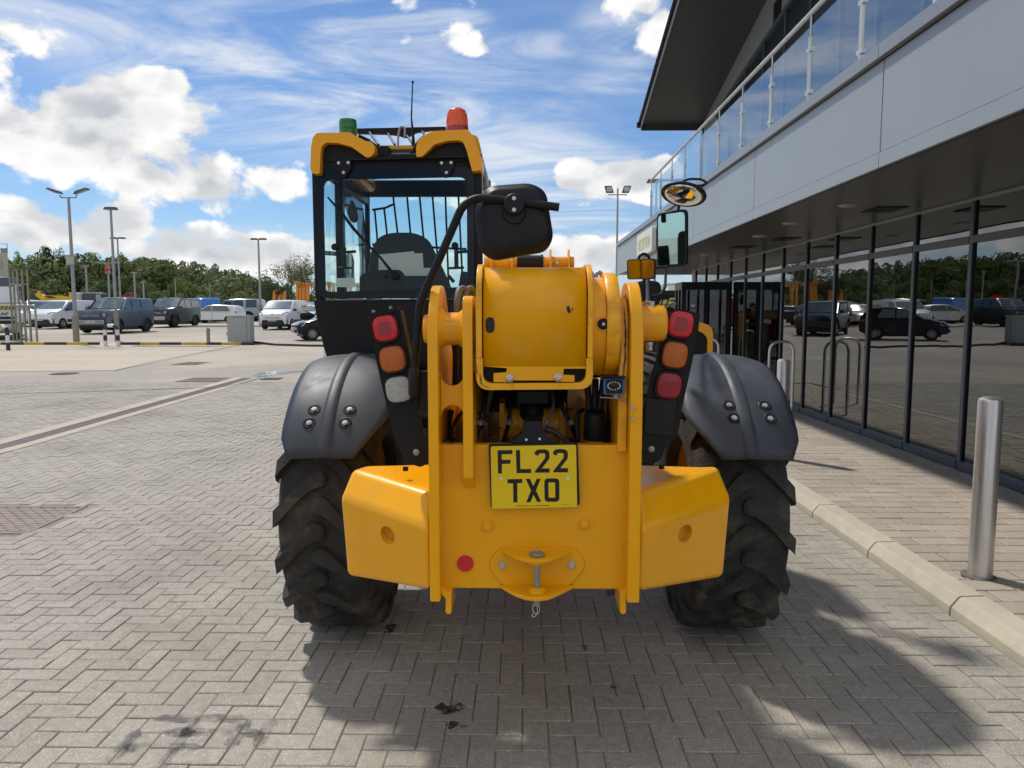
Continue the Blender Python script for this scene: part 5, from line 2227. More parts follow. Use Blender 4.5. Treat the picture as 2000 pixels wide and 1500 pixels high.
cx_ = sum((p for p in oc), V((0, 0, 0))) / len(oc)


def scl(L, s, dy):
    return [V((cx_.x + (p.x - cx_.x) * s, p.y + dy, cx_.z + (p.z - cx_.z) * s)) for p in L]


b = MB()
rows = [scl(oc, 1.0, .045), scl(oc, 1.015, .035), scl(oc, 1.015, .022), scl(oc, .985, .012), scl(oc, .93, .008), scl(oc, .90, -.002), scl(oc, .82, -.010), scl(oc, .6, -.015), scl(oc, .2, -.018)]
b.grid(rows, True)
b.poly(rows[-1])
b.poly(rows[0])
mh_ = b.build('mirror_housing', M['black_plastic'], arm, smooth=40)
b = MB()
b.prism(scl(oc, .94, .0455), (0, .001, 0))
b.build('mirror_glass', M['mirror'], arm)
b = MB()
kc = at(1004, 399, MY - .014)
b.lathe([(.0, .012), (.031, .012), (.0335, .008), (.034, -.006), (.034, -.03)], kc, (0, -1, 0), 36)
b.lathe([(.036, -.02), (.038, -.005), (.034, .0)], kc + V((0, .01, -.024)), (0, -1, 0), 36)
kn = b.build('clamp_knob', M['black_plastic'], arm, smooth=50)
b = MB()
for dz_ in (.017, -.019):
    b.cyl(kc + V((0, -.012, dz_)), kc + V((0, -.015, dz_)), .0065, 18)
b.build('clamp_screw', M['steel'], kn)

# ---------- right hand mirrors
RY = 4.7


def mirror_head(center, nrm, w, h, name, slant=0.0, r=.03, depth=.05):
    nrm = V(nrm).normalized()
    xd = V((0, 0, 1)).cross(nrm).normalized()
    if xd.x < 0:
        xd = -xd
    zd = nrm.cross(xd)
    if zd.z < 0:
        zd = -zd
    c = V(center)
    pts = [c + xd * (-w / 2 - slant) + zd * (-h / 2), c + xd * (w / 2 - slant * .2) + zd * (-h / 2), c + xd * (w / 2 + slant) + zd * (h / 2), c + xd * (-w / 2 + slant * .3) + zd * (h / 2)]
    L = rounded(pts, r, 5)
    b = MB()

    def s_(k, d):
        return [c + (p - c) * k + nrm * d for p in L]
    rows = [s_(.93, -.001), s_(1.0, .003), s_(1.03, -.002), s_(1.02, -.02), s_(.8, -depth), s_(.3, -depth * 1.15)]
    b.grid(rows, True)
    b.poly(rows[-1])
    o = b.build(name, M['black_plastic'], mach, smooth=40)
    b = MB()
    b.poly(s_(.935, .0005))
    b.build('mirror_glass', M['mirror'], o, smooth=0, merge=False)
    return o


c_ = at(1311, 467, RY)
mirror_head(c_, V((-1.2, -.86, -.10)), .172 / .74, .335, 'wing_mirror', .008, .035)
c_ = at(1252, 526, 3.6)
mirror_head(c_, V((-0.34, -1, -0.17)), .132, .094, 'wide_angle_mirror', 0.0, .012, .03)
c_ = at(1335, 381, RY)
nrm = V((-.10, -.40, -1)).normalized()
xd = V((1, 0, -.18)).normalized()
b = MB()
nrm = V((-.25, -.36, -1)).normalized()
b.lathe([(0, .030), (.058, .026), (.105, .012), (.132, -.002)], c_, nrm, 48)
dome = b.build('round_mirror', M['mirror'], mach, smooth=180)
b = MB()
b.lathe([(.128, .0015), (.138, .002), (.141, -.004), (.138, -.012), (.09, -.035), (0, -.04)], c_, nrm, 48)
b.build('rim', M['black_plastic'], dome, smooth=50)
b = MB()
tp = c_ - nrm * .035
b.cyl(tp, tp + V((0, 0, .045)), .02, 16)
L = [at(1328, 357, RY), at(1345, 349, RY), at(1370, 350, RY), at(1381, 357, RY), at(1372, 362, RY), at(1340, 364, RY), at(1328, 362, RY)]
b.tube(fillet(L, .04, 5), .007, 10)
b.tube([at(1316, 361, RY), at(1332, 361, RY)], .008, 10)
b.build('guard_loop', M['black'], dome)
b = MB()
lp = [at(1326, 402, RY), at(1322, 430, RY + .06), at(1310, 520, RY + .08), at(1301, 520, RY + .05), at(1299, 560, 3.9), at(1290, 577, 3.7), at(1272, 580, 3.6)]
b.tube(fillet(lp, .04, 5), .0085, 12)
lp = [at(1266, 598, 2.52), at(1267, 545, 2.9)]
b.tube([at(1262, 545, 3.6), at(1263, 590, 3.6), at(1266, 600, 3.6)], .018, 14)
b.tube([at(1266, 596, 2.5), at(1265, 560, 3.2), at(1264, 548, 3.58)], .008, 10)
lp = [at(1246, 510, 3.64), at(1249, 499, 3.64), at(1258, 495, 3.64), at(1267, 500, 3.64), at(1270, 512, 3.64)]
b.tube(fillet(lp, .02, 5), .0075, 10)
b.tube([at(1275, 521, 3.66), at(1283, 523, 3.8), at(1300, 521, RY + .04)], .008, 10)
b.build('mirror_post', M['black'], mach)
# air cleaner head behind the small mirror
b = MB()
L = rounded(xz([(1238, 552), (1262, 546), (1288, 550), (1293, 560), (1291, 590), (1280, 600), (1240, 604), (1234, 580)], 4.3), .03, 4)
b.prism(L, (0, .25, 0))
b.build('air_intake', M['black_plastic'], mach, bevel=.02, seg=3)
# engine cover on the right side
EY = 4.65
x0, x1 = ax(1332, EY), ax(1391, EY)
ez1, ez0 = at(1370, 628, EY).z, .75
L = rounded([V((x0, EY, ez0)), V((x1, EY, ez0)), V((x1, EY, ez1 - .03)), V((x1 - .10, EY, ez1)), V((x0, EY, ez1 + .02))], [0, 0, .12, .08, 0], 5)
ctr = V(((x0 + x1) / 2 - .02, EY, ez1 - .25))
b = MB()
b.prism([V((p.x, EY + .012, p.z)) for p in L], (0, .5, 0))
eng = b.build('engine_cover', M['yellow'], mach, bevel=.01)
L2 = rounded([V((x0 + .0, EY, ez0 + .02)), V((x1 - .035, EY, ez0 + .02)), V((x1 - .035, EY, ez1 - .09)), V((x1 - .11, EY, ez1 - .05)), V((x0, EY, ez1 - .03))], [0, 0, .09, .06, 0], 5)
b = MB()
b.ring([V((p.x, EY - .01, p.z)) for p in L], [V((p.x, EY - .01, p.z)) for p in L2], (0, .02, 0))
b.build('cover_lip', M['yellow'], eng, bevel=.004)
b = MB()
b.prism([V((p.x, EY + .006, p.z)) for p in L2], (0, .005, 0))
b.build('grille', M['black'], eng)
# yellow bracket just behind the pivot tube
b = MB()
b.prism(rounded(xz([(1243, 585), (1262, 592), (1298, 604), (1296, 640), (1243, 640)], 2.62), .01), (0, .2, 0))
b.build('hose_guard', M['yellow'], mach, bevel=.004)

# ---------- cab
def zat_(py, Y):
    return at(770, py, Y).z


CYR = 4.12      # rear face
CYF = 5.52
xl, xr = at(609, 450, CYR).x, at(941, 450, CYR).x
zroof_ = at(770, 312, CYR).z
zsill = at(770, 585, CYR).z
zlo = at(640, 700, CYR).z
cab = MB()
pr = .040
# corner posts
for (x0, x1) in ((xl, xl + .045), (xr - .055, xr)):
    cab.prism(rounded([V((x0, CYR, 0)), V((x1, CYR, 0)), V((x1, CYR + .09, 0)), V((x0, CYR + .09, 0))], .018), (0, 0, 1)) if False else None
    cab.box(x0, x1, CYR + .02, CYR + .11, zsill - .02, zroof_)
    cab.box(x0 + .01, x1 - .005, CYF - .06, CYF, 1.2, zroof_ + .02)
# b pillar on the left, rails
cab.box(xl + .002, xl + .05, 4.62, 4.70, 1.2, zroof_)
cab.box(xl, xr, CYR + .02, CYR + .11, zroof_ - .06, zroof_ + .04)
cab.box(xl + .01, xr - .01, CYF - .06, CYF, zat_(385, 5.5), zat_(353, 5.5))
for x0 in (xl, xr - .04):
    cab.box(x0, x0 + .04, CYR + .1, CYF, zroof_ - .05, zroof_ + .04)
    cab.box(x0 + .002, x0 + .038, CYR + .1, CYF, 1.62, 1.68)
cabo = cab.build('cab_frame', M['black_gloss'], mach, bevel=.012, seg=3)
# roof
b = MB()
b.prism(rounded([V((xl, CYR + .05, zroof_ + .045)), V((xl + .03, CYR + .05, zroof_ + .16)), V((xr - .03, CYR + .05, zroof_ + .16)), V((xr, CYR + .05, zroof_ + .045))], .05, 4), (0, CYF - CYR - .02, 0)) if False else None
for (xa_, xb_) in ((xl + .01, xl + .12), (xr - .12, xr - .005)):
    b.prism(rounded([V((xa_, CYR + .10, zroof_ + .03)), V((xa_ + .01, CYR + .10, zroof_ + .16)), V((xb_ - .02, CYR + .10, zroof_ + .16)), V((xb_, CYR + .10, zroof_ + .03))], .04, 4), (0, CYF - CYR - .25, 0))
b.box(ax(735, 5.3), ax(815, 5.3), 5.3, 5.36, zat_(293, 5.3), zat_(283, 5.3))
b.build('cab_roof', M['yellow'], cabo if False else mach, bevel=.012, seg=3)
# rear visors
VY = 4.06


def z6(x, y):
    return (600 + x / 5.5556, 240 + y / 5.5556)


vl_o = [(50, 548), (32, 480), (40, 260), (62, 150), (110, 103), (462, 103), (630, 195), (700, 205), (735, 270), (728, 330), (678, 375), (640, 375), (480, 258), (330, 218), (205, 215), (160, 250), (146, 310), (136, 555)]
vr_o = [(1182, 370), (1180, 270), (1200, 185), (1340, 90), (1740, 70), (1810, 150), (1900, 400), (1898, 510), (1790, 528), (1730, 300), (1690, 205), (1640, 190), (1520, 195), (1380, 235), (1250, 365)]
for (pts_, ro_) in ((vl_o, .009), (vr_o, .009)):
    P = rounded(xz([z6(*q) for q in pts_], VY), ro_, 3)
    b = MB()
    b.prism(P, (0, .16, 0))
    b.build('roof_visor', M['yellow'], mach, bevel=.010, seg=3)
vd = [[(136, 420), (150, 290), (165, 245), (210, 205), (330, 210), (490, 250), (640, 370), (640, 420)],
      [(1240, 400), (1250, 360), (1380, 225), (1520, 185), (1640, 180), (1700, 205), (1745, 330), (1770, 420)]]
b = MB()
for q in vd:
    b.prism(xz([z6(*k) for k in q], VY + .05), (0, .05, 0))
b.box(xl + .02, xr - .02, CYR + .0, CYR + .10, at(0, 330, CYR).z, at(0, 308, CYR).z)
b.build('roof_infill', M['black'], mach, smooth=0, merge=False)
b = MB()
P = xz([z6(470, 385), z6(1740, 360), z6(1740, 372), z6(470, 405)], VY + .02)
b.prism(P, (0, .05, 0))
b.build('roof_gutter', M['black'], mach)
# clutter between the visors
b = MB()
P = [z6(560, 145), z6(640, 180), z6(720, 230), z6(780, 280), z6(740, 330), z6(700, 355)]
b.tube(fillet(xz(P, VY + .12), .03, 5), .009, 10)
P = [z6(1290, 140), z6(1230, 175), z6(1180, 240), z6(1150, 310), z6(1100, 360), z6(1040, 365)]
b.tube(fillet(xz(P, VY + .12), .03, 5), .009, 10)
b.box(at(*z6(780, 0), VY + .1).x, at(*z6(885, 0), VY + .1).x, VY + .08, VY + .16, at(*z6(0, 370), VY + .1).z, at(*z6(0, 262), VY + .1).z)
b.build('roof_wiring', M['black'], mach)
b = MB()
for k in range(11):
    q = at(*z6(560 + k * 11, 150 + k * 5), VY + .10)
    b.lathe([(.011, -.0018), (.014, 0), (.011, .0018)], q, (1, 0, -.5), 14, close=True)
b.build('corrugated_sleeve', M['hose_black'], mach)
b = MB()
for k in range(8):
    q = at(*z6(700 + k * 12, 352 - k * 9), VY + .10)
    b.lathe([(.011, -.0018), (.014, 0), (.011, .0018)], q, (1, 0, .5), 14, close=True)
b.build('corrugated_sleeve', M['hose_black'], mach)
b = MB()
P = [z6(985, 290), z6(985, 180), z6(995, 90), z6(1010, 45), z6(1035, 40), z6(1060, 60), z6(1060, 150)]
b.tube(fillet(xz(P, VY + .2), .03, 5), .006, 8)
b.box(at(*z6(890, 0), VY + .2).x, at(*z6(1180, 0), VY + .2).x, VY + .15, VY + .4, at(*z6(0, 372), VY + .15).z, at(*z6(0, 300), VY + .15).z)
b.build('roof_cable', M['steel_dull'], mach)
# antenna
b = MB()
A = [at(*z6(1152, 250), VY + .2), at(*z6(1150, 150), VY + .2), at(803.5, 230, VY + .2), at(806, 160, VY + .2)]
b.tube(A, .004, 8, rr=[.011, .008, .0045, .0032])
b.lathe([(.006, -.006), (.007, 0), (.004, .006)], A[-1], (0, 0, 1), 10)
b.build('antenna', M['black'], mach)
# beacons
q = at(680, 263, VY + .10)
s_ = (at(697, 263, VY + .1).x - at(663, 263, VY + .1).x) / 2
b = MB()
b.lathe([(s_, -.02), (s_, .03), (s_ * 1.03, .034), (s_, .038), (s_ * .99, .058), (s_ * 1.02, .062), (s_ * .99, .066), (s_ * .94, .078), (s_ * .5, .082), (0, .083)], q, (0, 0, 1), 36)
b.build('beacon', M['green_lens'], mach)['label'] = 'green beacon'
q = at(893, 252, VY + .12)
s_ = (at(914, 250, VY + .1).x - at(871, 250, VY + .1).x) / 2
b = MB()
prof = [(s_, .0), (s_, .012), (s_ * .97, .016), (s_ * .95, .045), (s_ * .88, .075), (s_ * .72, .098), (s_ * .45, .110), (0, .114)]
b.lathe(prof, q, (0, 0, 1), 40)
bo = b.build('beacon', M['orange_lens'], mach, smooth=50)
bo['label'] = 'orange red beacon'
b = MB()
for k in range(40):
    a = 2 * pi * k / 40
    b.tube([q + V((cos(a) * r_ * 1.0, sin(a) * r_ * 1.0, h)) for r_, h in prof[2:6]], .0016, 4)
b.build('lens_rib', M['orange_lens'], bo)
b = MB()
b.lathe([(s_ * 1.02, -.03), (s_ * 1.02, .008), (s_, .010)], q, (0, 0, 1), 36)
b.build('beacon_base', M['red'], bo)
# guard bars above the roof
GYR = 5.35
b = MB()
P = [z6(540, 60), z6(1250, 45), z6(1500, 40), z6(1500, 68), z6(1290, 85), z6(1180, 100), z6(1080, 155), z6(1040, 150), z6(980, 130), z6(860, 118), z6(540, 112)]
b.prism(xz(P, GYR), (0, .04, 0))
for (a_, c_) in (((668, 95), (775, 238)), ((870, 105), (950, 235)), ((1075, 130), (1150, 235)), ((1245, 90), (1290, 150))):
    b.tube([at(*z6(*a_), GYR + .02), at(*z6(*c_), GYR - .35)], .008, 8)
b.build('roof_guard', M['black'], mach)

# rear window: gloss black border and tinted pane, hinged at the top
wo_ = rounded(xz([(621, 328), (926, 326), (926, 583), (621, 583)], CYR - .005), .06, 7)


def z1(x, y):
    return (580 + x / 3.2611, 140 + y / 3.2611)


wi_ = rounded(xz([z1(170, 690), z1(1080, 670), z1(1086, 1370), z1(172, 1405)], CYR - .005), .045, 7)
b = MB()
b.ring(wo_, wi_, (0, .012, 0))
win = b.build('rear_window', mat('navy_black_window_border', (0.005, 0.008, 0.018), 0.10, 0, 0.1, 3, 0.0, 10, 0.0, spec=0.3), mach, smooth=0)
b = MB()
b.poly([p + V((0, .006, 0)) for p in wi_])
b.build('pane', M['cab_glass'], win, smooth=0)
# lower centre black area carrying the wiper motor
b = MB()
b.prism(rounded(xz([z1(400, 1290), z1(520, 1262), z1(660, 1262), z1(690, 1300), z1(690, 1440), z1(400, 1440)], CYR + .012), .03, 5), (0, .01, 0))
b.build('wiper_motor_cover', M['black_gloss'], win)
for cxp in (300, 955):
    b = MB()
    P = [z1(cxp - 48, 570), z1(cxp + 45, 566), z1(cxp + 45, 610), z1(cxp + 12, 670), z1(cxp - 18, 675), z1(cxp - 45, 620)]
    b.prism(xz(P, CYR - .03), (0, .024, 0))
    hg = b.build('hinge', M['black'], win, bevel=.002)
    b = MB()
    for (dx_, dy2) in ((-34, 582), (27, 580), (-3, 643)):
        p = at(*z1(cxp + dx_, dy2), CYR - .031)
        b.cyl(p, p + V((0, -.005, 0)), .0085, 14)
    b.build('hinge_bolt', M['steel'], hg)
b = MB()
b.lathe([(0, .02), (.016, .02), (.02, .01), (.02, 0)], at(*z1(628, 1305), CYR - .01), (0, -1, 0), 20)
b.lathe([(0, .012), (.008, .012), (.009, 0)], at(*z1(562, 1305), CYR - .006), (0, -1, 0), 14)
b.tube([at(*z1(628, 1305), CYR - .028), at(*z1(520, 1170), CYR - .03)], .008, 8, rr=[.010, .006])
b.tube([at(*z1(525, 1182), CYR - .024), at(*z1(360, 1000), CYR - .024), at(*z1(290, 905), CYR - .024), at(*z1(196, 800), CYR - .018)], .006, 8, rr=[.005, .009, .008, .005])
b.build('wiper', M['black'], win)
for (x, y) in ((242, 1117), (1007, 1108)):
    p = at(*z1(x, y), CYR - .006)
    b = MB()
    b.lathe([(0, .014), (.017, .013), (.0195, .006), (.0195, 0)], p, (0, -1, 0), 22)
    b.build('catch_knob', M['black'], win)
# inner catch handles
b = MB()
for (x, y, s_) in ((1014, 1120, 1), (300, 1120, -1)):
    b.tube([at(*z1(x, y), CYR + .03), at(*z1(x + 2, y + 130), CYR + .03)], .012, 8)
    b.tube([at(*z1(x - 45, y + 132), CYR + .03), at(*z1(x + 50, y + 128), CYR + .03)], .007, 8)
    b.tube([at(*z1(x, y + 30), CYR + .04), at(*z1(x + 75, y + 25), CYR + .04)], .008, 8)
b.build('window_catch', M['black'], win)
b = MB()
b.prism(xz([z1(250, 1315), z1(368, 1312), z1(370, 1372), z1(250, 1372)], CYR + .012), (0, .002, 0))
b.build('window_sticker', M['paper'], win)
# lower rear panel of the cab
L = xz([(611, 584), (936, 584), (936, 720), (648, 720), (634, 690), (618, 625)], CYR + .01)
b = MB()
b.prism(rounded(L, [0, 0, 0, .03, .05, .05], 4), (0, .10, 0))
lowpan = b.build('cab_rear_panel', M['black_gloss'], mach, bevel=.012, seg=3)
b = MB()
b.box(xl + .13, xr, CYR + .11, CYF, .95, zsill - .03)
b.build('cab_lower_body', M['black_gloss'], mach, bevel=.02)
b = MB()
b.tube([at(636, 586, CYR + .005), at(930, 584, CYR + .005)], .003, 6)
b.build('panel_seam', M['steel_dull'], lowpan)
# small round rubber stop seen at the left of the cab
b = MB()
b.lathe([(0, .05), (.02, .045), (.026, .03), (.024, .0), (.01, -.03)], at(603, 617, CYR + .1), (-1, 0, 0), 16)
b.build('rubber_stop', M['black'], mach)
# side glass, front glass, interior
b = MB()
b.box(xr - .022, xr - .018, CYR + .11, CYF - .06, 1.69, zroof_ - .05)
b.build('side_glass', M['side_glass'], mach, smooth=0)
b = MB()
b.box(xl + .018, xl + .022, CYR + .11, CYF - .06, 1.3, zroof_ - .05)
b.build('side_glass', M['side_glass'], mach, smooth=0)
b = MB()
b.box(xl + .05, xr - .05, CYF - .03, CYF - .026, 1.2, 2.66)
b.build('windscreen', M['side_glass'], mach, smooth=0)
b = MB()
# screen guard bars outside the front window
GF = CYF + .06
for (xa_, ya_, xb_, yb_) in ((495, 880, 510, 1045), (555, 870, 572, 1020), (612, 790, 640, 1020), (700, 785, 722, 1020), (780, 782, 805, 1050), (862, 780, 895, 1180), (945, 780, 965, 1340), (1028, 780, 1055, 1340)):
    b.tube([at(*z1(xa_, ya_), GF), at(*z1(xb_, yb_), GF), at(*z1(xb_ + 12, 1380), GF)], .0075, 8)
b.tube([at(*z1(480, 880), GF), at(*z1(560, 868), GF), at(*z1(612, 845), GF)], .009, 8)
b.tube([at(*z1(480, 1100), GF), at(*z1(1080, 1130), GF)], .009, 8)
b.build('screen_guard', M['black'], mach)
b = MB()
b.prism(rounded(xz([z1(440, 1300), z1(470, 1120), z1(520, 1045), z1(600, 1022), z1(740, 1022), z1(830, 1060), z1(890, 1180), z1(960, 1330), z1(960, 1400), z1(440, 1400)], 4.75), .04, 5), (0, .10, 0))
seat = b.build('seat', M['fabric'], mach, bevel=.03, seg=3)
b = MB()
P = xz([z1(290, 740), z1(325, 770), z1(370, 860), z1(385, 930), z1(370, 960), z1(340, 955), z1(318, 900), z1(300, 850)], 5.0)
b.prism(rounded(P, .02), (0, .04, 0))
P = xz([z1(355, 690), z1(400, 760), z1(430, 1000), z1(450, 1150), z1(430, 1400), z1(395, 1400), z1(400, 1200), z1(380, 960), z1(340, 800)], 5.42)
b.prism(P, (0, .05, 0))
P = xz([z1(300, 1180), z1(330, 1150), z1(345, 1200), z1(345, 1320), z1(300, 1330)], 5.0)
b.prism(P, (0, .1, 0))
P = xz([z1(120, 1135), z1(250, 1145), z1(250, 1172), z1(120, 1165)], 4.6)
b.prism(P, (0, .03, 0))
b.build('cab_interior_trim', M['fabric'], mach, bevel=.004)
b = MB()
P = xz([z1(1045, 1270), z1(1085, 1275), z1(1085, 1420), z1(1020, 1420)], 5.0)
b.prism(P, (0, .3, 0))
b.tube([at(*z1(965, 1300), 5.1), at(*z1(1000, 1340), 5.1)], .012, 8)
b.build('console', M['fabric'], mach)
b = MB()
b.box(xl + .05, xr - .06, CYR + .12, CYR + .40, zsill - .02, zsill + .005)
b.box(xl + .05, xr - .05, CYR + .1, CYF - .05, 1.15, 1.2)
b.build('rear_shelf', M['black'], mach)
b = MB()
P = xz([z1(520, 1165), z1(745, 1143), z1(748, 1158), z1(800, 1155), z1(806, 1250), z1(850, 1250), z1(845, 1300), z1(500, 1300), z1(520, 1255)], CYR + .20)
b.prism(P, (0, .004, 0))
b.build('papers', M['paper'], mach, smooth=0)
b = MB()
P = [(xl + .06, CYR + .1, zroof_ - .02), (xr - .06, CYR + .1, zroof_ - .02), (xr - .06, CYR + .3, zroof_ - .02), (xl + .06, CYR + .3, zroof_ - .02)]
b.prism([(xl + .05, 4.2, 2.515), (xl + .05, 5.3, 2.70), (xl + .05, 5.3, 2.715), (xl + .05, 4.2, 2.53)], (xr - xl - .11, 0, 0))
b.build('roof_lining', M['fabric'], mach)

# ---------- weld seams, scuffs
b = MB()
for (x, z0_, z1_) in ((XL1, zb + .01, zt), (XR0, zb + .01, zt + .3), (XI1, zi_bot + .02, zt), (XI0, zi_bot + .02, zt)):
    P = [V((x, YS - .002, z0_ + (z1_ - z0_) * k / 24 + random.uniform(-.002, .002))) for k in range(25)]
    b = MB()
    b.tube(P, .0048, 7, rr=[.0048 + random.uniform(-.0009, .0009) for _ in P])
    b.build('weld_seam', M['yellow_cast'], mach)
random.seed(9)


def scuff(pts, Y, w, m=None, n=26):
    """irregular worn patch following a line"""
    P = []
    for k in range(n):
        t = k / (n - 1) * (len(pts) - 1)
        i = min(int(t), len(pts) - 2)
        f = t - i
        P.append(V((pts[i][0] + (pts[i + 1][0] - pts[i][0]) * f, pts[i][1] + (pts[i + 1][1] - pts[i][1]) * f, 0)))
    L, Q = [], []
    for k, p in enumerate(P):
        e = sin(pi * k / (n - 1)) ** .5
        L.append(at(p.x - w * e * random.uniform(.2, 1), p.y, Y))
        Q.append(at(p.x + w * e * random.uniform(.2, 1), p.y, Y))
    b = MB()
    b.poly(L + Q[::-1])
    b.build('scuff', m or M['frame_black'], mach, smooth=0)


scuff([(1218, 592), (1222, 640), (1221, 700), (1213, 768)], YS - .0245, 2.6)
scuff([(1210, 600), (1212, 680), (1206, 760)], YS - .0245, 1.6)
scuff([(937, 728), (940, 750), (960, 760)], CY - .0125, 2.2)
scuff([(966, 748), (1000, 750), (1002, 751)], CY - .0125, 2.0)
scuff([(926, 660), (928, 700), (933, 735)], CY - .012, 1.3)

# bundle of hoses in the gap above the rear plate
random.seed(17)
for k in range(13):
    x0_ = random.uniform(938, 1200)
    x1_ = x0_ + random.uniform(-45, 45)
    Yk = random.uniform(2.56, 2.85)
    P = [at(x0_, 762, Yk + .1), at(x0_ + random.uniform(-12, 12), 790, Yk), at((x0_ + x1_) / 2, 825, Yk - .03), at(x1_, 852, Yk), at(x1_ + random.uniform(-8, 8), 880, Yk + .06)]
    b = MB()
    rk = random.choice((.0045, .006, .008, .009))
    b.tube(fillet(P, .05, 5), rk, 8)
    o = b.build('hose', M['hose_black' if k % 4 else 'hose'], mach)
    b = MB()
    q = P[2]
    t_ = (P[3] - P[1]).normalized()
    b.cyl(q - t_ * .008, q + t_ * .008, rk * 1.5, 8)
    b.build('hose_clip', M['steel_dull'], o)
# ================================================================== YARD FURNITURE
def gp(px, Y):
    """ground point under the picture column px at distance Y"""
    d = direction(px, 640)
    t = Y / d.y
    return V((d.x * t, Y, gz(Y)))


def zat(px, py, Y):
    return at(px, py, Y).z


# striped kerb across the yard
KYD = 29.6
sk = thing('striped_kerb', gp(250, KYD), 'low kerb painted in black and yellow lengths across the yard', 'kerb')
seams = [-300, -235, -170, -105, -40, 0, 43, 84, 127, 169, 190, 232, 271, 310, 351, 402, 430, 470, 494]
for i in range(len(seams) - 1):
    a, c = gp(seams[i], KYD), gp(seams[i + 1], KYD)
    col = 'kerb_yellow' if i % 2 == 0 else 'kerb_black'
    if 190 <= seams[i] < 232:
        continue
    b = MB()
    z = gz(KYD)
    b.prism([(a.x + .01, KYD, z - .05), (a.x + .01, KYD + .02, z + .10), (a.x + .01, KYD + .04, z + .12), (a.x + .01, KYD + .15, z + .12), (a.x + .01, KYD + .15, z - .05)], (c.x - a.x - .02, 0, 0))
    b.build('kerb_stone', M[col], sk, bevel=.01)
b = MB()
pk = [on_ground(494, 671), on_ground(535, 675), on_ground(600, 677), on_ground(700, 678), on_ground(800, 679)]
for i in range(4):
    a, c = pk[i], pk[i + 1]
    b.hull([a + V((0, 0, -.03)), c + V((0, 0, -.03)), a + V((0, .15, -.03)), c + V((0, .15, -.03)), a + V((0, 0, .11 if i == 0 else .08)), c + V((0, 0, .08)), a + V((0, .15, .11 if i == 0 else .08)), c + V((0, .15, .08))])
b.build('kerb_stone', M['kerb_black'], sk)
# farther low kerb
fk = thing('low_kerb', gp(400, 52), 'thin dark kerb line in front of the white hatchback', 'kerb')
b = MB()
a, c = gp(355, 50.5), gp(760, 50.5)
b.box(a.x, c.x, 50.5, 50.7, gz(50.5) - .02, gz(50.5) + .11)
b.build('kerb_stone', M['kerb'], fk)
# parking bay lines
for (x0, y0, x1, y1) in ((110, 655.5, 200, 654.5), (395, 652, 470, 650), (408, 642, 444, 640), (505, 652, 560, 647)):
    o = strip(dense_path([(x0, y0), (x1, y1)], 3), .10, 'bay_marking', M['white_line'], .009)
    tag(o, kind='structure')


def lamp_post(px0, px1, pyb, pyt, Y, heads, r, label, group=None, sleeve=None, name='lamp_post', cat='lamp post'):
    base = gp(px1, Y)
    top = zat(px0, pyt, Y)
    t = thing(name, base, label, cat, group)
    b = MB()
    b.tube([base, V((base.x, base.y, base.z + (top - base.z) * .4)), V((base.x, base.y, top))], r, 12, rr=[r, r * .85, r * .62])
    b.build('pole', M['galv'], t)
    if sleeve:
        b = MB()
        b.cyl(base, base + V((0, 0, sleeve)), r * 1.45, 14)
        b.build('sleeve', M['olive_post'], t)
    k = Y / 31.0
    for hd in heads:
        b = MB()
        if hd[0] == 'tilt':
            s = hd[1]
            c = V((base.x + s * .55, base.y, top + .22))
            ang = s * R(18)
            ux = V((cos(ang) * s, 0, sin(abs(ang)) * .9)).normalized()
            P0 = V((base.x, base.y, top))
            b.tube([P0, P0 + V((s * .30, 0, .0)), P0 + V((s * .36, 0, .10))], .025, 8)
            b.hull([c - ux * .30 + V((0, -.14, .0)), c - ux * .30 + V((0, .14, 0)), c + ux * .32 + V((0, -.15, .03)), c + ux * .32 + V((0, .15, .03)), c - ux * .22 + V((0, -.1, .10)), c - ux * .22 + V((0, .1, .10)), c + ux * .25 + V((0, -.1, .11)), c + ux * .25 + V((0, .1, .11))])
            h = b.build('lamp_head', M['lamp_head'], t, bevel=.02)
            b = MB()
            b.hull([c - ux * .2 + V((0, -.10, -.01)), c - ux * .2 + V((0, .10, -.01)), c + ux * .26 + V((0, -.11, .015)), c + ux * .26 + V((0, .11, .015)), c + V((0, 0, -.035))])
            b.build('lens', M['lamp_lens'], h)
        elif hd[0] == 'flat':
            s, w = hd[1], hd[2]
            P0 = V((base.x, base.y, top))
            c = P0 + V((s * w * .55, 0, .02))
            hw = w * .5
            b.hull([c + V((x, y, z)) for x in (-hw, hw) for y in (-.15, .15) for z in (-.03,)] + [c + V((x * .8, y, .08)) for x in (-hw, hw) for y in (-.1, .1)])
            h = b.build('lamp_head', M['lamp_head'], t, bevel=.015)
            b = MB()
            b.box(c.x - hw * .7, c.x + hw * .7, c.y - .11, c.y + .11, c.z - .045, c.z - .031)
            b.build('lens', M['lamp_lens'], h)
        elif hd[0] == 'flood':
            s = hd[1]
            P0 = V((base.x, base.y, top - .35))
            b.tube([P0 + V((-.0, 0, 0)), P0 + V((s * .52, 0, 0))], .03, 6)
            c = P0 + V((s * .48, 0, .28))
            b.hull([c + V((x + s * z * .3, y, z)) for x in (-.2, .2) for y in (-.12, .12) for z in (-.17, .2)])
            h = b.build('lamp_head', M['lamp_head'], t, bevel=.02)
            b = MB()
            b.box(c.x - .15, c.x + .15, c.y - .15, c.y - .121, c.z - .12, c.z + .14)
            b.build('lens', M['lamp_lens'], h)
    return t, base, top


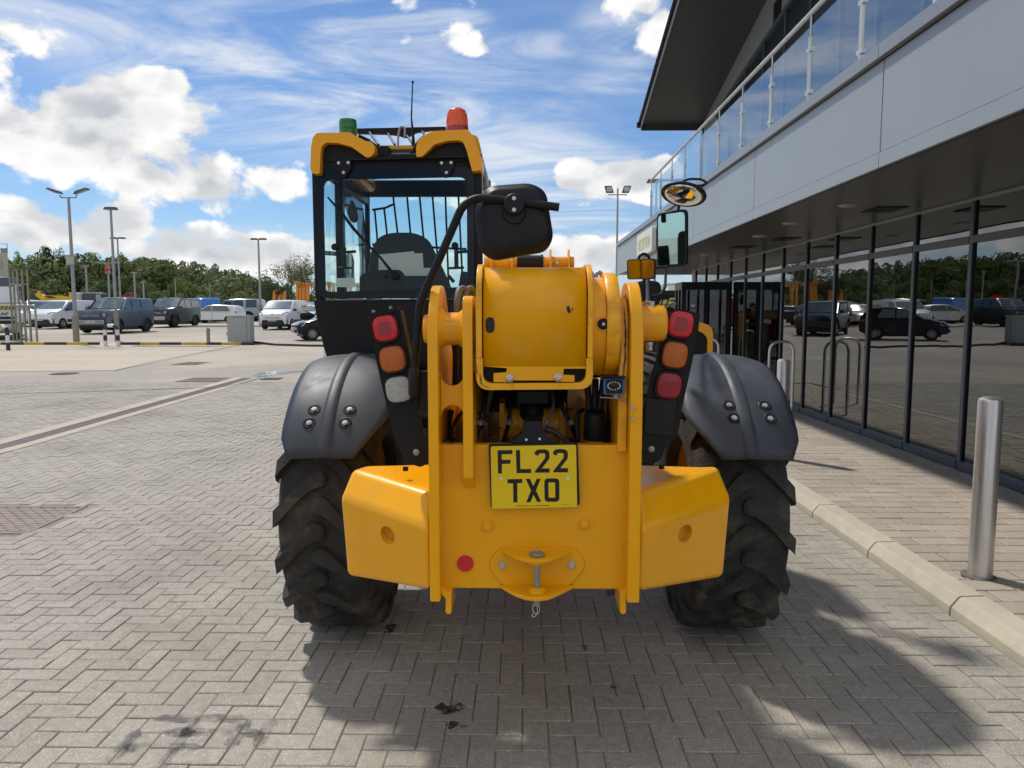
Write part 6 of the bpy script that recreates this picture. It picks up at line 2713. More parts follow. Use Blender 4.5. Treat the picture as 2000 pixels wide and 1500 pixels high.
t1, base1, top1 = lamp_post(135, 148, 665, 386, 30.8, [('tilt', -1), ('tilt', 1)], .085, 'tallest lamp post at left with two upswept heads and a small sign on its pole', 'lamp posts around the yard', sleeve=1.15)
lamp_post(220, 228, 660, 409, 32.4, [('flat', .02, .56)], .075, 'lamp post with one flat head standing in front of the slate blue off roader', 'lamp posts around the yard', sleeve=1.3)
lamp_post(237, 238, 640, 466, 56, [('flat', -1, .52), ('flat', 1, .58)], .085, 'twin headed lamp post behind the slate blue off roader, right of the single headed one', 'lamp posts around the yard')
lamp_post(503, 510, 632, 468, 52, [('flat', -1, .52), ('flat', 1, .56)], .095, 'twin headed lamp post between the silver off roader and the white van near the cab', 'lamp posts around the yard', sleeve=1.5)
lamp_post(1205, 1203, 640, 368, 42, [('flood', -1), ('flood', 1)], .075, 'slim pole with two floodlights standing left of the building', 'lamp posts around the yard')
lamp_post(1277, 1277, 640, 356, 26, [('flat', -.55, .42)], .05, 'lamp post with one flat head seen through the far end of the balcony glass', 'lamp posts around the yard')
# sign on the first pole
sg_ = thing('pole_sign', (base1.x, base1.y - .1, zat(137, 510, 30.8)), 'small white rectangular sign fixed to the tallest lamp post, seen from behind', 'sign')
b = MB()
p0, p1 = at(130, 518, 30.7), at(144, 498, 30.7)
b.box(p0.x, p1.x, 30.68, 30.70, p0.z, p1.z)
b.build('panel', M['pale'], sg_)
b = MB()
b.box(p0.x - .02, p1.x + .02, 30.655, 30.68, p1.z - .03, p1.z)
b.box(p0.x - .02, p1.x + .02, 30.655, 30.68, p0.z, p0.z + .03)
b.build('batten', M['steel_dull'], sg_)
# thin distant poles, each with its own height
for (px, pyt, Y, hd) in ((174, 521, 95, 1), (267, 533, 100, 1), (284, 551, 112, 2), (346, 544, 118, 0), (413, 555, 125, 0), (217, 514, 92, 3)):
    b0 = gp(px, Y)
    zt_ = zat(px, pyt, Y)
    t = thing('distant_pole', b0, {174: 'slim pale pole against the dark trees above the white van', 267: 'slim pole against the trees right of the flag', 284: 'short forked pole against the trees just right of a slim pole', 346: 'slim pole against the trees above the black off roader', 413: 'short slim pole against the trees above the white hatchback', 217: 'slim lamp standard with two outstretched heads behind the flag'}[px], 'pole')
    b = MB()
    b.cyl(b0, (b0.x, b0.y, zt_), .13 if hd else .11, 8)
    b.build('pole', M['galv'], t)
    if hd:
        b = MB()
        if hd == 3:
            b.box(b0.x - 1.1, b0.x + 1.1, b0.y - .1, b0.y + .1, zt_ - .05, zt_ + .08)
            b.box(b0.x - 1.5, b0.x - .5, b0.y - .15, b0.y + .15, zt_ + .02, zt_ + .18)
            b.box(b0.x + .5, b0.x + 1.5, b0.y - .15, b0.y + .15, zt_ + .02, zt_ + .18)
        else:
            b.box(b0.x - .35, b0.x + .35, b0.y - .12, b0.y + .12, zt_ - .05, zt_ + .15)
        b.build('lamp_head', M['galv'], t)
# flag
fl = thing('flag_pole', gp(217, 60), 'flag pole with a small red white and blue flag flying left', 'flag')
b0 = gp(217, 60)
b = MB()
b.cyl(b0, (b0.x, b0.y, zat(217, 516, 60)), .06, 8)
b.build('pole', M['steel_dull'], fl)
fz0, fz1 = zat(217, 535, 60), zat(217, 518, 60)
fx0, fx1 = at(205, 525, 60).x, at(216, 525, 60).x


def fpt(u_, v_, dy_=0):
    return V((fx0 + (fx1 - fx0) * u_, 60 + .05 * sin(u_ * 9) + dy_, fz0 + (fz1 - fz0) * (v_ + .18 * sin(u_ * 7 + 1) * (1 - u_))))


b = MB()
b.grid([[fpt(i / 12, j / 4) for j in range(5)] for i in range(13)])
fo = b.build('flag_cloth', M['flag_blue'], fl, smooth=0)
b = MB()
for (a, c) in (((0, 0), (1, 1)), ((0, 1), (1, 0)), ((0, .5), (1, .5)), ((.5, 0), (.5, 1))):
    for i in range(12):
        t0, t1_ = i / 12, (i + 1) / 12
        A, B_ = (a[0] + (c[0] - a[0]) * t0, a[1] + (c[1] - a[1]) * t0), (a[0] + (c[0] - a[0]) * t1_, a[1] + (c[1] - a[1]) * t1_)
        nx_, ny_ = (0, .13) if a[0] != c[0] else (.09, 0)
        b.poly([fpt(A[0] - nx_, A[1] - ny_, -.03), fpt(B_[0] - nx_, B_[1] - ny_, -.03), fpt(B_[0] + nx_, B_[1] + ny_, -.03), fpt(A[0] + nx_, A[1] + ny_, -.03)])
b.build('white_cross', M['flag_white'], fo, smooth=0, merge=False)
b = MB()
for (a, c, w_) in (((0, 0), (1, 1), .05), ((0, 1), (1, 0), .05), ((0, .5), (1, .5), .09), ((.5, 0), (.5, 1), .07)):
    for i in range(12):
        t0, t1_ = i / 12, (i + 1) / 12
        A, B_ = (a[0] + (c[0] - a[0]) * t0, a[1] + (c[1] - a[1]) * t0), (a[0] + (c[0] - a[0]) * t1_, a[1] + (c[1] - a[1]) * t1_)
        nx_, ny_ = (0, w_) if a[0] != c[0] else (w_, 0)
        b.poly([fpt(A[0] - nx_, A[1] - ny_, -.06), fpt(B_[0] - nx_, B_[1] - ny_, -.06), fpt(B_[0] + nx_, B_[1] + ny_, -.06), fpt(A[0] + nx_, A[1] + ny_, -.06)])
b.build('red_cross', M['flag_red'], fo, smooth=0, merge=False)

# striped hoop barriers


def striped_hoop(px0, px1, pyb, pyt, Y, label, cols, legs=(True, True)):
    a, c = gp(px0, Y), gp(px1, Y)
    z1_ = zat(px0, pyt, Y)
    t = thing('striped_hoop_barrier', ((a.x + c.x) / 2, Y, gz(Y)), label, 'barrier')
    h = z1_ - gz(Y)
    P = fillet([a, V((a.x, Y, z1_)), V((c.x, Y, z1_)), V((c.x, Y, gz(Y)))], .22, 6)
    # cut into coloured lengths
    import itertools
    L = [0]
    for i in range(1, len(P)):
        L.append(L[-1] + (P[i] - P[i - 1]).length)
    n_ = cols[2]
    for k in range(n_):
        s0, s1 = L[-1] * k / n_, L[-1] * (k + 1) / n_
        pts = []
        for i in range(25):
            s = s0 + (s1 - s0) * i / 24
            j = max(i_ for i_ in range(len(L)) if L[i_] <= s + 1e-9)
            j = min(j, len(P) - 2)
            f = (s - L[j]) / max(1e-6, L[j + 1] - L[j])
            pts.append(P[j].lerp(P[j + 1], f))
        b = MB()
        b.tube(pts, .068, 12)
        b.build('band', cols[k % 2], t)
    return t


wht = M['plate_white']
striped_hoop(204.5, 229, 672, 636, 28.9, 'black and white striped hoop barrier in front of the slate blue off roader', (wht, M['kerb_black'], 9))
striped_hoop(-32, 13.5, 687, 637, 26.5, 'striped hoop barrier at the left edge in front of the lorry', (M['kerb_black'], wht, 9))
b = MB()
for q in (-20, -4):
    a = at(q, 637, 26.5)
    c = at(q + 8, 637, 26.5)
    b.tube([V((a.x, 26.5, zat(0, 637, 26.5))), V((c.x, 26.5, zat(0, 637, 26.5)))], .073, 12)
ob = b.build('yellow_band', M['kerb_yellow'], None)
hb = [o for o in bpy.data.objects if o.name.startswith('striped_hoop_barrier')][-1]
for v in ob.data.vertices:
    v.co = v.co - hb.location
ob.parent = hb
# open steel frame posts at left
fp = thing('steel_goal_frame', gp(45, 31.5), 'row of tall galvanised posts with a short side frame next to the lorry', 'frame')
for (px, pyt) in ((25, 528), (32, 528), (40, 528), (49.5, 528), (59.5, 528)):
    a = gp(px, 31.5 if px > 35 else 33)
    b = MB()
    b.box(a.x - .032, a.x + .032, a.y - .032, a.y + .032, a.z, zat(px, pyt, a.y))
    b.box(a.x - .055, a.x + .055, a.y - .055, a.y + .055, zat(px, pyt, a.y), zat(px, pyt, a.y) + .03)
    b.build('post', M['olive_post'], fp)
b = MB()
a, c = gp(34, 31.2), gp(71, 31.2)
zr_ = zat(50, 597, 31.2)
b.tube(fillet([V((a.x, 31.2, zr_)), V((c.x, 31.2, zr_)), c], .08, 4), .045, 8)
b.tube([V((gp(25, 32).x, 32, zat(0, 555, 32))), V((gp(58, 32).x, 32, zat(0, 555, 32)))], .025, 6)
b.build('side_frame', M['galv'], fp)
# short timber post
tp_ = thing('marker_post', gp(406, 29.9), 'short weathered square post left of the grey cabinet', 'post')
a = gp(406, 29.9)
b = MB()
b.box(a.x - .055, a.x + .055, 29.85, 29.96, a.z, zat(406, 641, 29.9))
b.build('post', M['olive_post'], tp_, bevel=.01)
b = MB()
b.box(a.x - .03, a.x + .03, 29.83, 29.85, zat(406, 645, 29.9), zat(406, 641, 29.9) + .02)
b.cyl((a.x + .05, 29.9, zat(406, 645, 29.9)), (a.x + .13, 29.9, zat(406, 645, 29.9)), .015, 6)
b.build('hook', M['steel_dull'], tp_)
# electric cabinet
Yc = 30.2
a, c = gp(443.5, Yc), gp(488, Yc)
cb = thing('electric_cabinet', ((a.x + c.x) / 2, Yc + .25, gz(Yc)), 'pale grey metal cabinet standing behind the striped kerb', 'cabinet')
zt2 = zat(460, 617, Yc)
b = MB()
b.box(a.x, c.x, Yc, Yc + .5, gz(Yc), zt2 - .03)
b.build('body', M['cabinet'], cb, bevel=.012)
b = MB()
b.box(a.x - .03, c.x + .03, Yc - .03, Yc + .53, zt2 - .03, zt2 + .02)
b.build('lid', M['cabinet'], cb, bevel=.01)
b = MB()
b.box(c.x - .13, c.x - .12, Yc - .006, Yc, gz(Yc) + .05, zt2 - .06)
b.build('door_gap', M['kerb_black'], cb)
b = MB()
b.box(a.x - .07, a.x, Yc + .1, Yc + .22, zat(0, 655, Yc), zat(0, 648, Yc))
b.build('side_lock', M['cabinet'], cb)

# ================================================================== VEHICLES


def vehicle(name, label, cat, loc, rz, sil, Wd, zb_, zr_, paint, windows, screen, rear, wheels_, group=None, th=.16, cladding=None, wheel='alloy', lamps=None, plate=None, grille=None, mirrors=True, rear_lamps=None, extra=None):
    """local axes: x across, y forward, z up. sil: closed side outline (y,z)"""
    t = thing(name, loc, label, cat, group, rz)
    hw = Wd / 2

    def half(z):
        k = max(0.0, (z - zb_) / (zr_ - zb_))
        lowk = max(0.0, (zb_ - z) / zb_)
        return hw * (1 - th * k ** 1.3 - .05 * lowk ** 2)

    def S(y, z, off=0.0, side=1):
        return V((side * (half(z) + off), y, z))
    ymax = max(y for y, z in sil)
    ymin = min(y for y, z in sil)

    def nose(y):
        e = 0
        for yy in (ymax, ymin):
            d = abs(y - yy)
            if d < .35:
                e = max(e, (1 - d / .35) ** 2 * .12)
        return 1 - e
    b = MB()
    n = len(sil)
    cols = []
    for f in (-1, -.93, -.6, 0, .6, .93, 1):
        row = []
        for (y, z) in sil:
            h = half(z) * nose(y)
            crown = 0.0
            if z > .5 * zb_:
                crown = (1 - f * f) * .03 - (.035 if abs(f) == 1 else 0) * (1 if z > zb_ * .9 else .3)
            yy = y + (.05 * (1 - f * f) * (1 if y > 0 else -1) if abs(y) > ymax * .8 and z < zb_ else 0)
            row.append(V((h * f, yy, z + crown)))
        cols.append(row)
    b.grid(cols, True)
    b.poly(cols[0])
    b.poly(cols[-1])
    body = b.build('body', paint, t, smooth=38)
    # dark underbody and arches
    b = MB()
    b.box(-hw * .82, hw * .82, ymin + .25, ymax - .25, .17, zb_ * .82)
    b.build('underbody', M['frame_black'], t, smooth=0)
    for side in (-1, 1):
        for poly_ in windows:
            b = MB()
            b.prism([S(y, z, .006, side) for y, z in poly_], (side * .004, 0, 0))
            b.build('side_window', M['car_glass'], t, smooth=0)
    (y0, z0), (y1, z1), kx0, kx1 = screen
    P = [V((-half(z0) * kx0, y0, z0)), V((half(z0) * kx0, y0, z0)), V((half(z1) * kx1, y1, z1)), V((-half(z1) * kx1, y1, z1))]
    nrm = (P[1] - P[0]).cross(P[3] - P[0]).normalized()
    if nrm.y < 0:
        nrm = -nrm
    nu = 8
    rows = []
    for j in range(5):
        A, B_ = P[0].lerp(P[3], j / 4), P[1].lerp(P[2], j / 4)
        rows.append([A.lerp(B_, i / nu) + nrm * .012 + V((0, .05 * (1 - (2 * i / nu - 1) ** 2), .012)) for i in range(nu + 1)])
    b = MB()
    b.grid(rows)
    b.build('windscreen', M['screen'], t, smooth=60)
    if rear:
        (y0, z0), (y1, z1), k0, k1 = rear
        P = [V((-half(z0) * k0, y0 - .02, z0)), V((half(z0) * k0, y0 - .02, z0)), V((half(z1) * k1, y1 - .02, z1)), V((-half(z1) * k1, y1 - .02, z1))]
        b = MB()
        b.prism(P, (0, -.01, .004))
        b.build('rear_window', M['car_glass'], t, smooth=0)
    for (yw, rw) in wheels_:
        for side in (-1, 1):
            w = bpy.data.objects.new('wheel', None)
            COL.objects.link(w)
            w.parent = t
            xo = side * (hw - .02)
            b = MB()
            b.lathe([(rw * .60, 0), (rw * .97, 0), (rw, .02), (rw, .19), (rw * .6, .2)], (xo, yw, rw), (-side, 0, 0), 26, caps=False)
            lbuild(b, 'tyre', M['tyre'], w)
            b = MB()
            b.lathe([(0, .03), (rw * .16, .02), (rw * .20, .045), (rw * .55, .035), (rw * .61, .0), (rw * .64, .01)], (xo, yw, rw), (-side, 0, 0), 26, caps=False)
            ri = lbuild(b, 'rim', M[wheel], w)
            b = MB()
            for k in range(7):
                a = 2 * pi * k / 7
                c = V((xo - side * .028, yw + cos(a) * rw * .40, rw + sin(a) * rw * .40))
                b.lathe([(rw * .10, 0), (0, .0)], c, (side, 0, 0), 8)
            lbuild(b, 'rim_gap', M['tyre'], w)
    for k, parts in (('cladding', cladding), ('headlamp', lamps), ('tail_lamp', rear_lamps), ('grille', grille)):
        if not parts:
            continue
        for (m_, P) in parts:
            b = MB()
            c = sum((V(p) for p in P), V((0, 0, 0))) / len(P)
            b.hull(P)
            lbuild(b, k, m_, t, .01)
    if plate:
        yq, zq, txt, colr = plate
        s = 1 if yq > 0 else -1
        b = MB()
        b.box(-.26, .26, yq - .004, yq + .004, zq - .055, zq + .055)
        pl = lbuild(b, 'number_plate', M[colr], t, 0)
        o = text_part(txt, 'lettering', M['plate_black'], None, (.22 * s, yq + s * .006, zq - .035), (-s, 0, 0), (0, 0, 1), .07, .44, .001)
        o.parent = t
        o.parent = pl
    if mirrors:
        ym, zm = mirrors
        for side in (-1, 1):
            b = MB()
            x = side * (half(zm) + .02)
            b.hull([V((x + side * dx_, ym + dy2, zm + dz_)) for dx_ in (0.02, .20) for dy2 in (-.03, .09) for dz_ in (-.07, .09)])
            lbuild(b, 'door_mirror', M['trim'] if cat == 'van' else paint, t, .02)
    if extra:
        extra(t, half, hw)
    return t


def lbuild(b, name, m, parent, bevel=0.0):
    """build in the local axes of a placed and turned thing"""
    me = b.mesh(name, m, 40, True)
    o = bpy.data.objects.new(name, me)
    COL.objects.link(o)
    o.parent = parent
    if bevel:
        md = o.modifiers.new('bevel', 'BEVEL')
        md.width = bevel
        md.segments = 2
        md.limit_method = 'ANGLE'
    return o


# MB.build subtracts the root location, so vehicle bodies are built with local coordinates through this switch
_old_root = root_loc


def root_loc(o):
    r = o
    while r and r.parent:
        r = r.parent
    if r is not None and r.get('category') in ('van', 'car', 'off-roader', 'pickup', 'lorry', 'crane lorry', 'tractor'):
        return V((0, 0, 0))
    return r.location.copy() if r else V((0, 0, 0))


def arch(yc, r, z0, n=7, up=True):
    """points of a wheel arch from rear to front, along the sill line"""
    return [(yc - r * cos(pi * k / n), z0 + r * sin(pi * k / n)) for k in range(n + 1)]


FRONT = pi       # facing the camera (-Y)


def sil_offroader(L=4.6, hood=1.28, roof=1.95):
    f, r = L / 2, -L / 2
    return ([(r + .02, .55)] + arch(-L * .30, .47, .38) + arch(L * .30, .47, .38) + [(f - .02, .42), (f + .03, .75), (f, 1.12), (f - .10, 1.22), (f - 1.28, hood + .02), (f - 1.36, hood + .04), (f - 1.95, roof - .02), (f - 2.25, roof + .01), (r + .35, roof), (r + .12, roof - .03), (r + .06, 1.2), (r - .01, 1.05)])


def offroader(loc, rz, paint, label, platetxt, bumper, group):
    f, r = 2.3, -2.3
    sil = sil_offroader()
    wins = [[(.98, 1.32), (.50, 1.82), (.42, 1.86), (.12, 1.86), (.12, 1.32)], [(.05, 1.32), (.05, 1.86), (-.78, 1.86), (-.78, 1.32)], [(-.86, 1.36), (-.86, 1.86), (-1.9, 1.82), (-2.0, 1.40)]]

    def extra(t, half, hw):
        for (c, z, w, h, dp, m_) in ((0, .60, 1.5, .26, .08, bumper),):
            b = MB()
            b.box(c - w / 2, c + w / 2, f - .05, f + dp, z - h / 2, z + h / 2)
            lbuild(b, 'bumper', m_, t, .03)
        b = MB()
        b.box(-.85, .85, f - .1, f + .055, .34, .52)
        b.box(-.55, .55, f - .02, f + .05, .86, 1.0)
        lbuild(b, 'grille', M['trim'], t, .01)
        b = MB()
        b.box(-.52, .52, f + .04, f + .065, .90, .92)
        b.box(-.52, .52, f + .04, f + .065, .965, .985)
        lbuild(b, 'grille_bar', M['alloy'], t)
        for s in (-1, 1):
            b = MB()
            b.box(s * .76 - .15, s * .76 + .15, f - .05, f + .035, .86, 1.10)
            h = lbuild(b, 'headlamp', M['frame_black'], t, .05)
            b = MB()
            b.lathe([(.10, 0), (.085, .01), (.0, .012)], (s * .76, f + .034, .98), (0, 1, 0), 18)
            lbuild(b, 'lens', M['headlamp'], h)
            # hood tread plates, arch trims
            for yw in (-1.38, 1.38):
                P = arch(yw, .50, .38, 9)
                Q = arch(yw, .44, .38, 9)
                b = MB()
                b.ring([V((s * (hw - .01), y, z)) for y, z in P] + [V((s * (hw - .01), Q[-1][0] + .01, .36))], [V((s * (hw - .01), y, z)) for y, z in Q] + [V((s * (hw - .01), Q[-1][0] - .005, .37))], (s * .035, 0, 0))
                lbuild(b, 'arch_trim', paint, t)
        b = MB()
        # letters across the bonnet edge read only as small raised marks
        for k in range(8):
            b.box(-.42 + k * .115, -.36 + k * .115, f - .14, f - .10, 1.235, 1.262)
        lbuild(b, 'bonnet_lettering', M['alloy'], t)
        b = MB()
        for s in (-1, 1):
            for yy in (.085, -.82, .96):
                b.box(s * (hw * .985) - .004, s * (hw * .985) + .004, yy - .008, yy + .008, .5, 1.25)
        lbuild(b, 'door_seam', M['frame_black'], t)
        b = MB()
        for s in (-1, 1):
            for yy in (.25, -.65):
                b.box(s * (hw * 1.0) - .012, s * hw + .012, yy - .1, yy + .1, 1.14, 1.17)
        lbuild(b, 'door_handle', paint, t)
    return vehicle('off_roader', label, 'off-roader', loc, rz, sil, 1.98, 1.30, 1.95, paint, wins,
                   ((f - 1.34, 1.34), (f - 1.93, 1.90), .88, .9), ((r + .05, 1.3), (r + .10, 1.82), .8, .8), [(-1.38, .41), (1.38, .41)], group,
                   wheel='wheel_dark', th=.10, plate=(f + .095, .62, platetxt, 'plate_white'), mirrors=(.88, 1.36), extra=extra)


offroader(gp(229, 41.6), FRONT - R(3), M['blue_grey'], 'slate blue boxy off roader facing the camera behind the striped hoop', 'AK24 JXA', M['alloy'], 'off roaders in the yard')
offroader(gp(338, 51.2), FRONT - R(3), M['car_black'], 'glossy black boxy off roader between the slate blue one and the white hatchback', 'AK73 OXR', M['alloy'], 'off roaders in the yard')


def van(loc, rz, label, platetxt, sign_txt, nose_bar=True):
    L = 4.45
    f, r = L / 2, -L / 2
    sil = ([(r + .02, .45)] + arch(-1.32, .40, .30) + arch(1.36, .40, .30) + [(f - .03, .34), (f + .02, .60), (f - .01, .88), (f - .12, .98), (f - .78, 1.22), (f - .84, 1.24), (f - 1.50, 1.73), (f - 1.80, 1.80), (-.6, 1.83), (r + .35, 1.82), (r + .10, 1.74), (r + .0, 1.2), (r - .01, .8)])
    wins = [[(f - 1.05, 1.20), (f - 1.60, 1.66), (f - 1.78, 1.68), (f - 2.10, 1.66), (f - 2.10, 1.18), (f - 1.25, 1.14)]]

    def extra(t, half, hw):
        b = MB()
        b.hull([V((x, y, z)) for (x, y, z) in ((-.90, f - .12, .32), (.90, f - .12, .32), (-.90, f - .16, .62), (.90, f - .16, .62), (-.55, f + .075, .36), (.55, f + .075, .36), (-.55, f + .085, .58), (.55, f + .085, .58), (-.35, f + .085, .50))])
        lbuild(b, 'bumper', M['trim'], t, .02)
        for s in (-1, 1):
            b = MB()
            b.hull([V((s * x, y, z)) for (x, y, z) in ((.55, f + .045, .90), (.55, f + .04, .98), (.86, f - .24, .97), (.86, f - .26, 1.10), (.88, f - .34, 1.10), (.84, f - .14, .92))])
            lbuild(b, 'headlamp', M['headlamp'], t, .01)
            b = MB()
            b.box(s * hw - .012, s * hw + .012, -.85, .95, .42, .60)
            lbuild(b, 'side_rub_strip', M['trim'], t, .01)
            b = MB()
            b.box(s * hw * .985 - .012, s * hw * .985 + .014, f - 2.22, f - 2.08, 1.03, 1.07)
            b.box(s * hw * .985 - .012, s * hw * .985 + .014, f - 2.48, f - 2.36, 1.04, 1.08)
            b.box(s * hw * .985 - .012, s * hw * .985 + .010, r + .15, r + 1.1, 1.12, 1.15)
            lbuild(b, 'door_handle', M['trim'], t, .004)
            x = s * (half(1.45) + .008)
            x2 = s * (half(1.56) + .008)
            b = MB()
            y0_, y1_ = (-.95, -1.75)
            b.poly([V((s * (half(1.36) + .012), y0_, 1.36)), V((s * (half(1.36) + .012), y1_, 1.36)), V((s * (half(1.52) + .012), y1_, 1.52)), V((s * (half(1.52) + .012), y0_, 1.52))])
            pn = lbuild(b, 'sign_panel', M['sign_yellow'], t)
            tx = text_part(sign_txt, 'lettering', M['sign_black'], None, V((s * (half(1.36) + .020), y0_ - .05 if s > 0 else y1_ + .05, 1.40)) if s < 0 else V((s * (half(1.36) + .020), y1_ + .05, 1.40)), (0, 1 if s > 0 else -1, 0), (0, 0, 1), .09, .68, .004) if True else None
            if s < 0:
                for v in tx.data.vertices:
                    v.co.y += (y0_ - y1_) - .1
            tx.parent = pn
        if nose_bar:
            b = MB()
            b.box(-.5, .5, f + .03, f + .05, .935, .955)
            b.box(-.45, .45, f + .055, f + .07, .70, .725)
            lbuild(b, 'grille', M['trim'], t)
            b = MB()
            b.lathe([(.05, 0), (.06, .01), (.0, .02)], (0, f + .05, .93), (0, 1, 0), 14)
            lbuild(b, 'badge', M['alloy'], t)
        b = MB()
        b.cyl((0.1, f - 1.9, 1.83), (0.1, f - 2.0, 2.0), .01, 6)
        lbuild(b, 'aerial', M['trim'], t)
    return vehicle('van', label, 'van', loc, rz, sil, 1.85, 1.15, 1.82, M['white_paint'], wins, ((f - .86, 1.27), (f - 1.50, 1.72), .93, .90), None,
                   [(-1.32, .33), (1.36, .33)], 'small white vans', th=.11, wheel='alloy', plate=(f + .10, .56, platetxt, 'plate_white'), mirrors=(f - 1.12, 1.20), extra=extra)


van(gp(128, 48.5), FRONT - R(6), 'white van facing the camera left of the slate blue off roader, plain nose', 'AK73 EMV', 'TNS PLANT', False)
van(gp(557, 47.3), FRONT - R(1), 'white van with a dark grille bar, facing the camera beside the machine cab', 'AO73 EWN', 'TNS PLANT', True)


def hatch(loc, rz, paint, label, small=False, cat='car', platetxt=None, group=None):
    if small:
        L, rf, hd = 3.6, 1.49, .98
    else:
        L, rf, hd = 4.25, 1.46, .95
    f, r = L / 2, -L / 2
    wb = L * .30
    sil = ([(r + .03, .40)] + arch(-wb - .02, .36, .26) + arch(wb + .06, .36, .26) + [(f - .06, .30), (f + .0, .48), (f - .02, .66), (f - .22, .80), (f - .95, hd), (f - 1.02, hd + .02), (f - 1.75, rf - .05), (f - 2.1, rf), (-.5, rf), (r + .55, rf - .06), (r + .25, rf - .14), (r + .05, .98), (r, .70)])
    wins = [[(f - 1.12, hd + .03), (f - 1.72, rf - .12), (f - 2.05, rf - .08), (f - 2.05, hd + .01)], [(f - 2.13, hd + .01), (f - 2.13, rf - .08), (r + .95, rf - .10), (r + .72, hd + .08), (r + .75, hd + .03)]]

    def extra(t, half, hw):
        for s in (-1, 1):
            b = MB()
            b.hull([V((s * x, y, z)) for x, y, z in ((.52, f - .02, .64), (.56, f - .1, .74), (.84, f - .32, .70), (.84, f - .36, .80), (.80, f - .2, .62))])
            lbuild(b, 'headlamp', M['headlamp'], t, .01)
            b = MB()
            b.hull([V((s * x, y, z)) for x, y, z in ((.55, r - .0, .82), (.55, r + .02, .94), (.86, r + .28, .84), (.86, r + .30, .96), (.80, r + .08, .8))])
            lbuild(b, 'tail_lamp', M['red_lens'], t, .01)
            b = MB()
            b.box(s * hw - .006, s * hw + .006, f - 2.10, f - 2.09, .35, hd)
            b.box(s * hw - .006, s * hw + .006, f - 1.02, f - 1.01, .35, hd)
            lbuild(b, 'door_seam', M['trim'], t)
        b = MB()
        b.box(-.5, .5, f - .03, f + .045, .36, .46)
        b.box(-.35, .35, f - .02, f + .03, .60, .64)
        lbuild(b, 'grille', M['frame_black'], t, .01)
        b = MB()
        b.box(-.6, .6, f + .02, f + .055, .48, .50)
        lbuild(b, 'chrome_strip', M['alloy'], t)
    return vehicle('hatchback', label, cat, loc, rz, sil, 1.62 if small else 1.78, hd, rf, paint, wins, ((f - 1.06, hd + .05), (f - 1.76, rf - .07), .86, .86), ((r + .09, 1.02), (r + .30, rf - .17), .8, .75),
                   [(-wb - .02, .30), (wb + .06, .30)], group, th=.16, plate=(f + .06, .42, platetxt, 'plate_white') if platetxt else None, mirrors=(f - 1.25, hd + .06), extra=extra)


hatch(gp(424, 60), pi / 2, M['white_paint'], 'white hatchback parked side on behind the grey cabinet', platetxt=None)
hatch(gp(652, 34.0), pi / 2 + R(28), M['car_black'], 'small black car, its nose and plate showing beside the machine cab', small=True, platetxt='LK64 YHB')


def estate(loc, rz, paint, label, Hh=1.85, L=4.8, cat='off-roader', group=None):
    f, r = L / 2, -L / 2
    sil = ([(r + .02, .55)] + arch(-L * .29, .46, .38) + arch(L * .30, .46, .38) + [(f - .05, .42), (f + .02, .7), (f - .02, .98), (f - .9, 1.10), (f - 1.2, 1.14), (f - 1.75, Hh - .12), (f - 2.2, Hh - .04), (-.6, Hh), (r + .2, Hh - .02), (r + .06, Hh - .10), (r + .0, 1.1)])
    wins = [[(f - 1.35, 1.17), (f - 1.78, Hh - .20), (f - 2.35, Hh - .14), (f - 2.35, 1.17)], [(f - 2.43, 1.17), (f - 2.43, Hh - .13), (f - 3.35, Hh - .12), (f - 3.35, 1.17)], [(f - 3.62, 1.20), (f - 3.60, Hh - .08), (r + .30, Hh - .08), (r + .28, 1.22)]]

    def extra(t, half, hw):
        for s in (-1, 1):
            b = MB()
            b.hull([V((s * x, y, z)) for x in (.78, .93) for y in (r - .02, r + .12) for z in (.95, 1.38)])
            lbuild(b, 'tail_lamp', M['red_lens'], t, .01)
            b = MB()
            b.hull([V((s * x, y, z)) for x in (.6, .88) for y in (f - .12, f + .0) for z in (.76, .95)])
            lbuild(b, 'headlamp', M['headlamp'], t, .01)
            for yw in (-L * .29, L * .30):
                P, Q = arch(yw, .52, .38, 9), arch(yw, .45, .38, 9)
                b = MB()
                b.ring([V((s * (hw - .02), y, z)) for y, z in P] + [V((s * (hw - .02), Q[-1][0] + .01, .36))], [V((s * (hw - .02), y, z)) for y, z in Q] + [V((s * (hw - .02), Q[-1][0] - .005, .37))], (s * .03, 0, 0))
                lbuild(b, 'arch_trim', M['trim'], t)
        b = MB()
        b.box(-.9, .9, r - .06, r + .1, .42, .66)
        b.box(-.7, .7, f - .08, f + .04, .42, .60)
        b.box(-.5, .5, f - .04, f + .02, .74, .90)
        lbuild(b, 'bumper', M['trim'], t, .02)
    return vehicle('off_roader', label, cat, loc, rz, sil, 1.92, 1.12, Hh, paint, wins, ((f - 1.24, 1.17), (f - 1.76, Hh - .14), .86, .88), ((r + .02, 1.2), (r + .10, Hh - .16), .8, .78), [(-L * .29, .38), (L * .30, .38)], group, th=.12, mirrors=(f - 1.4, 1.2), extra=extra)


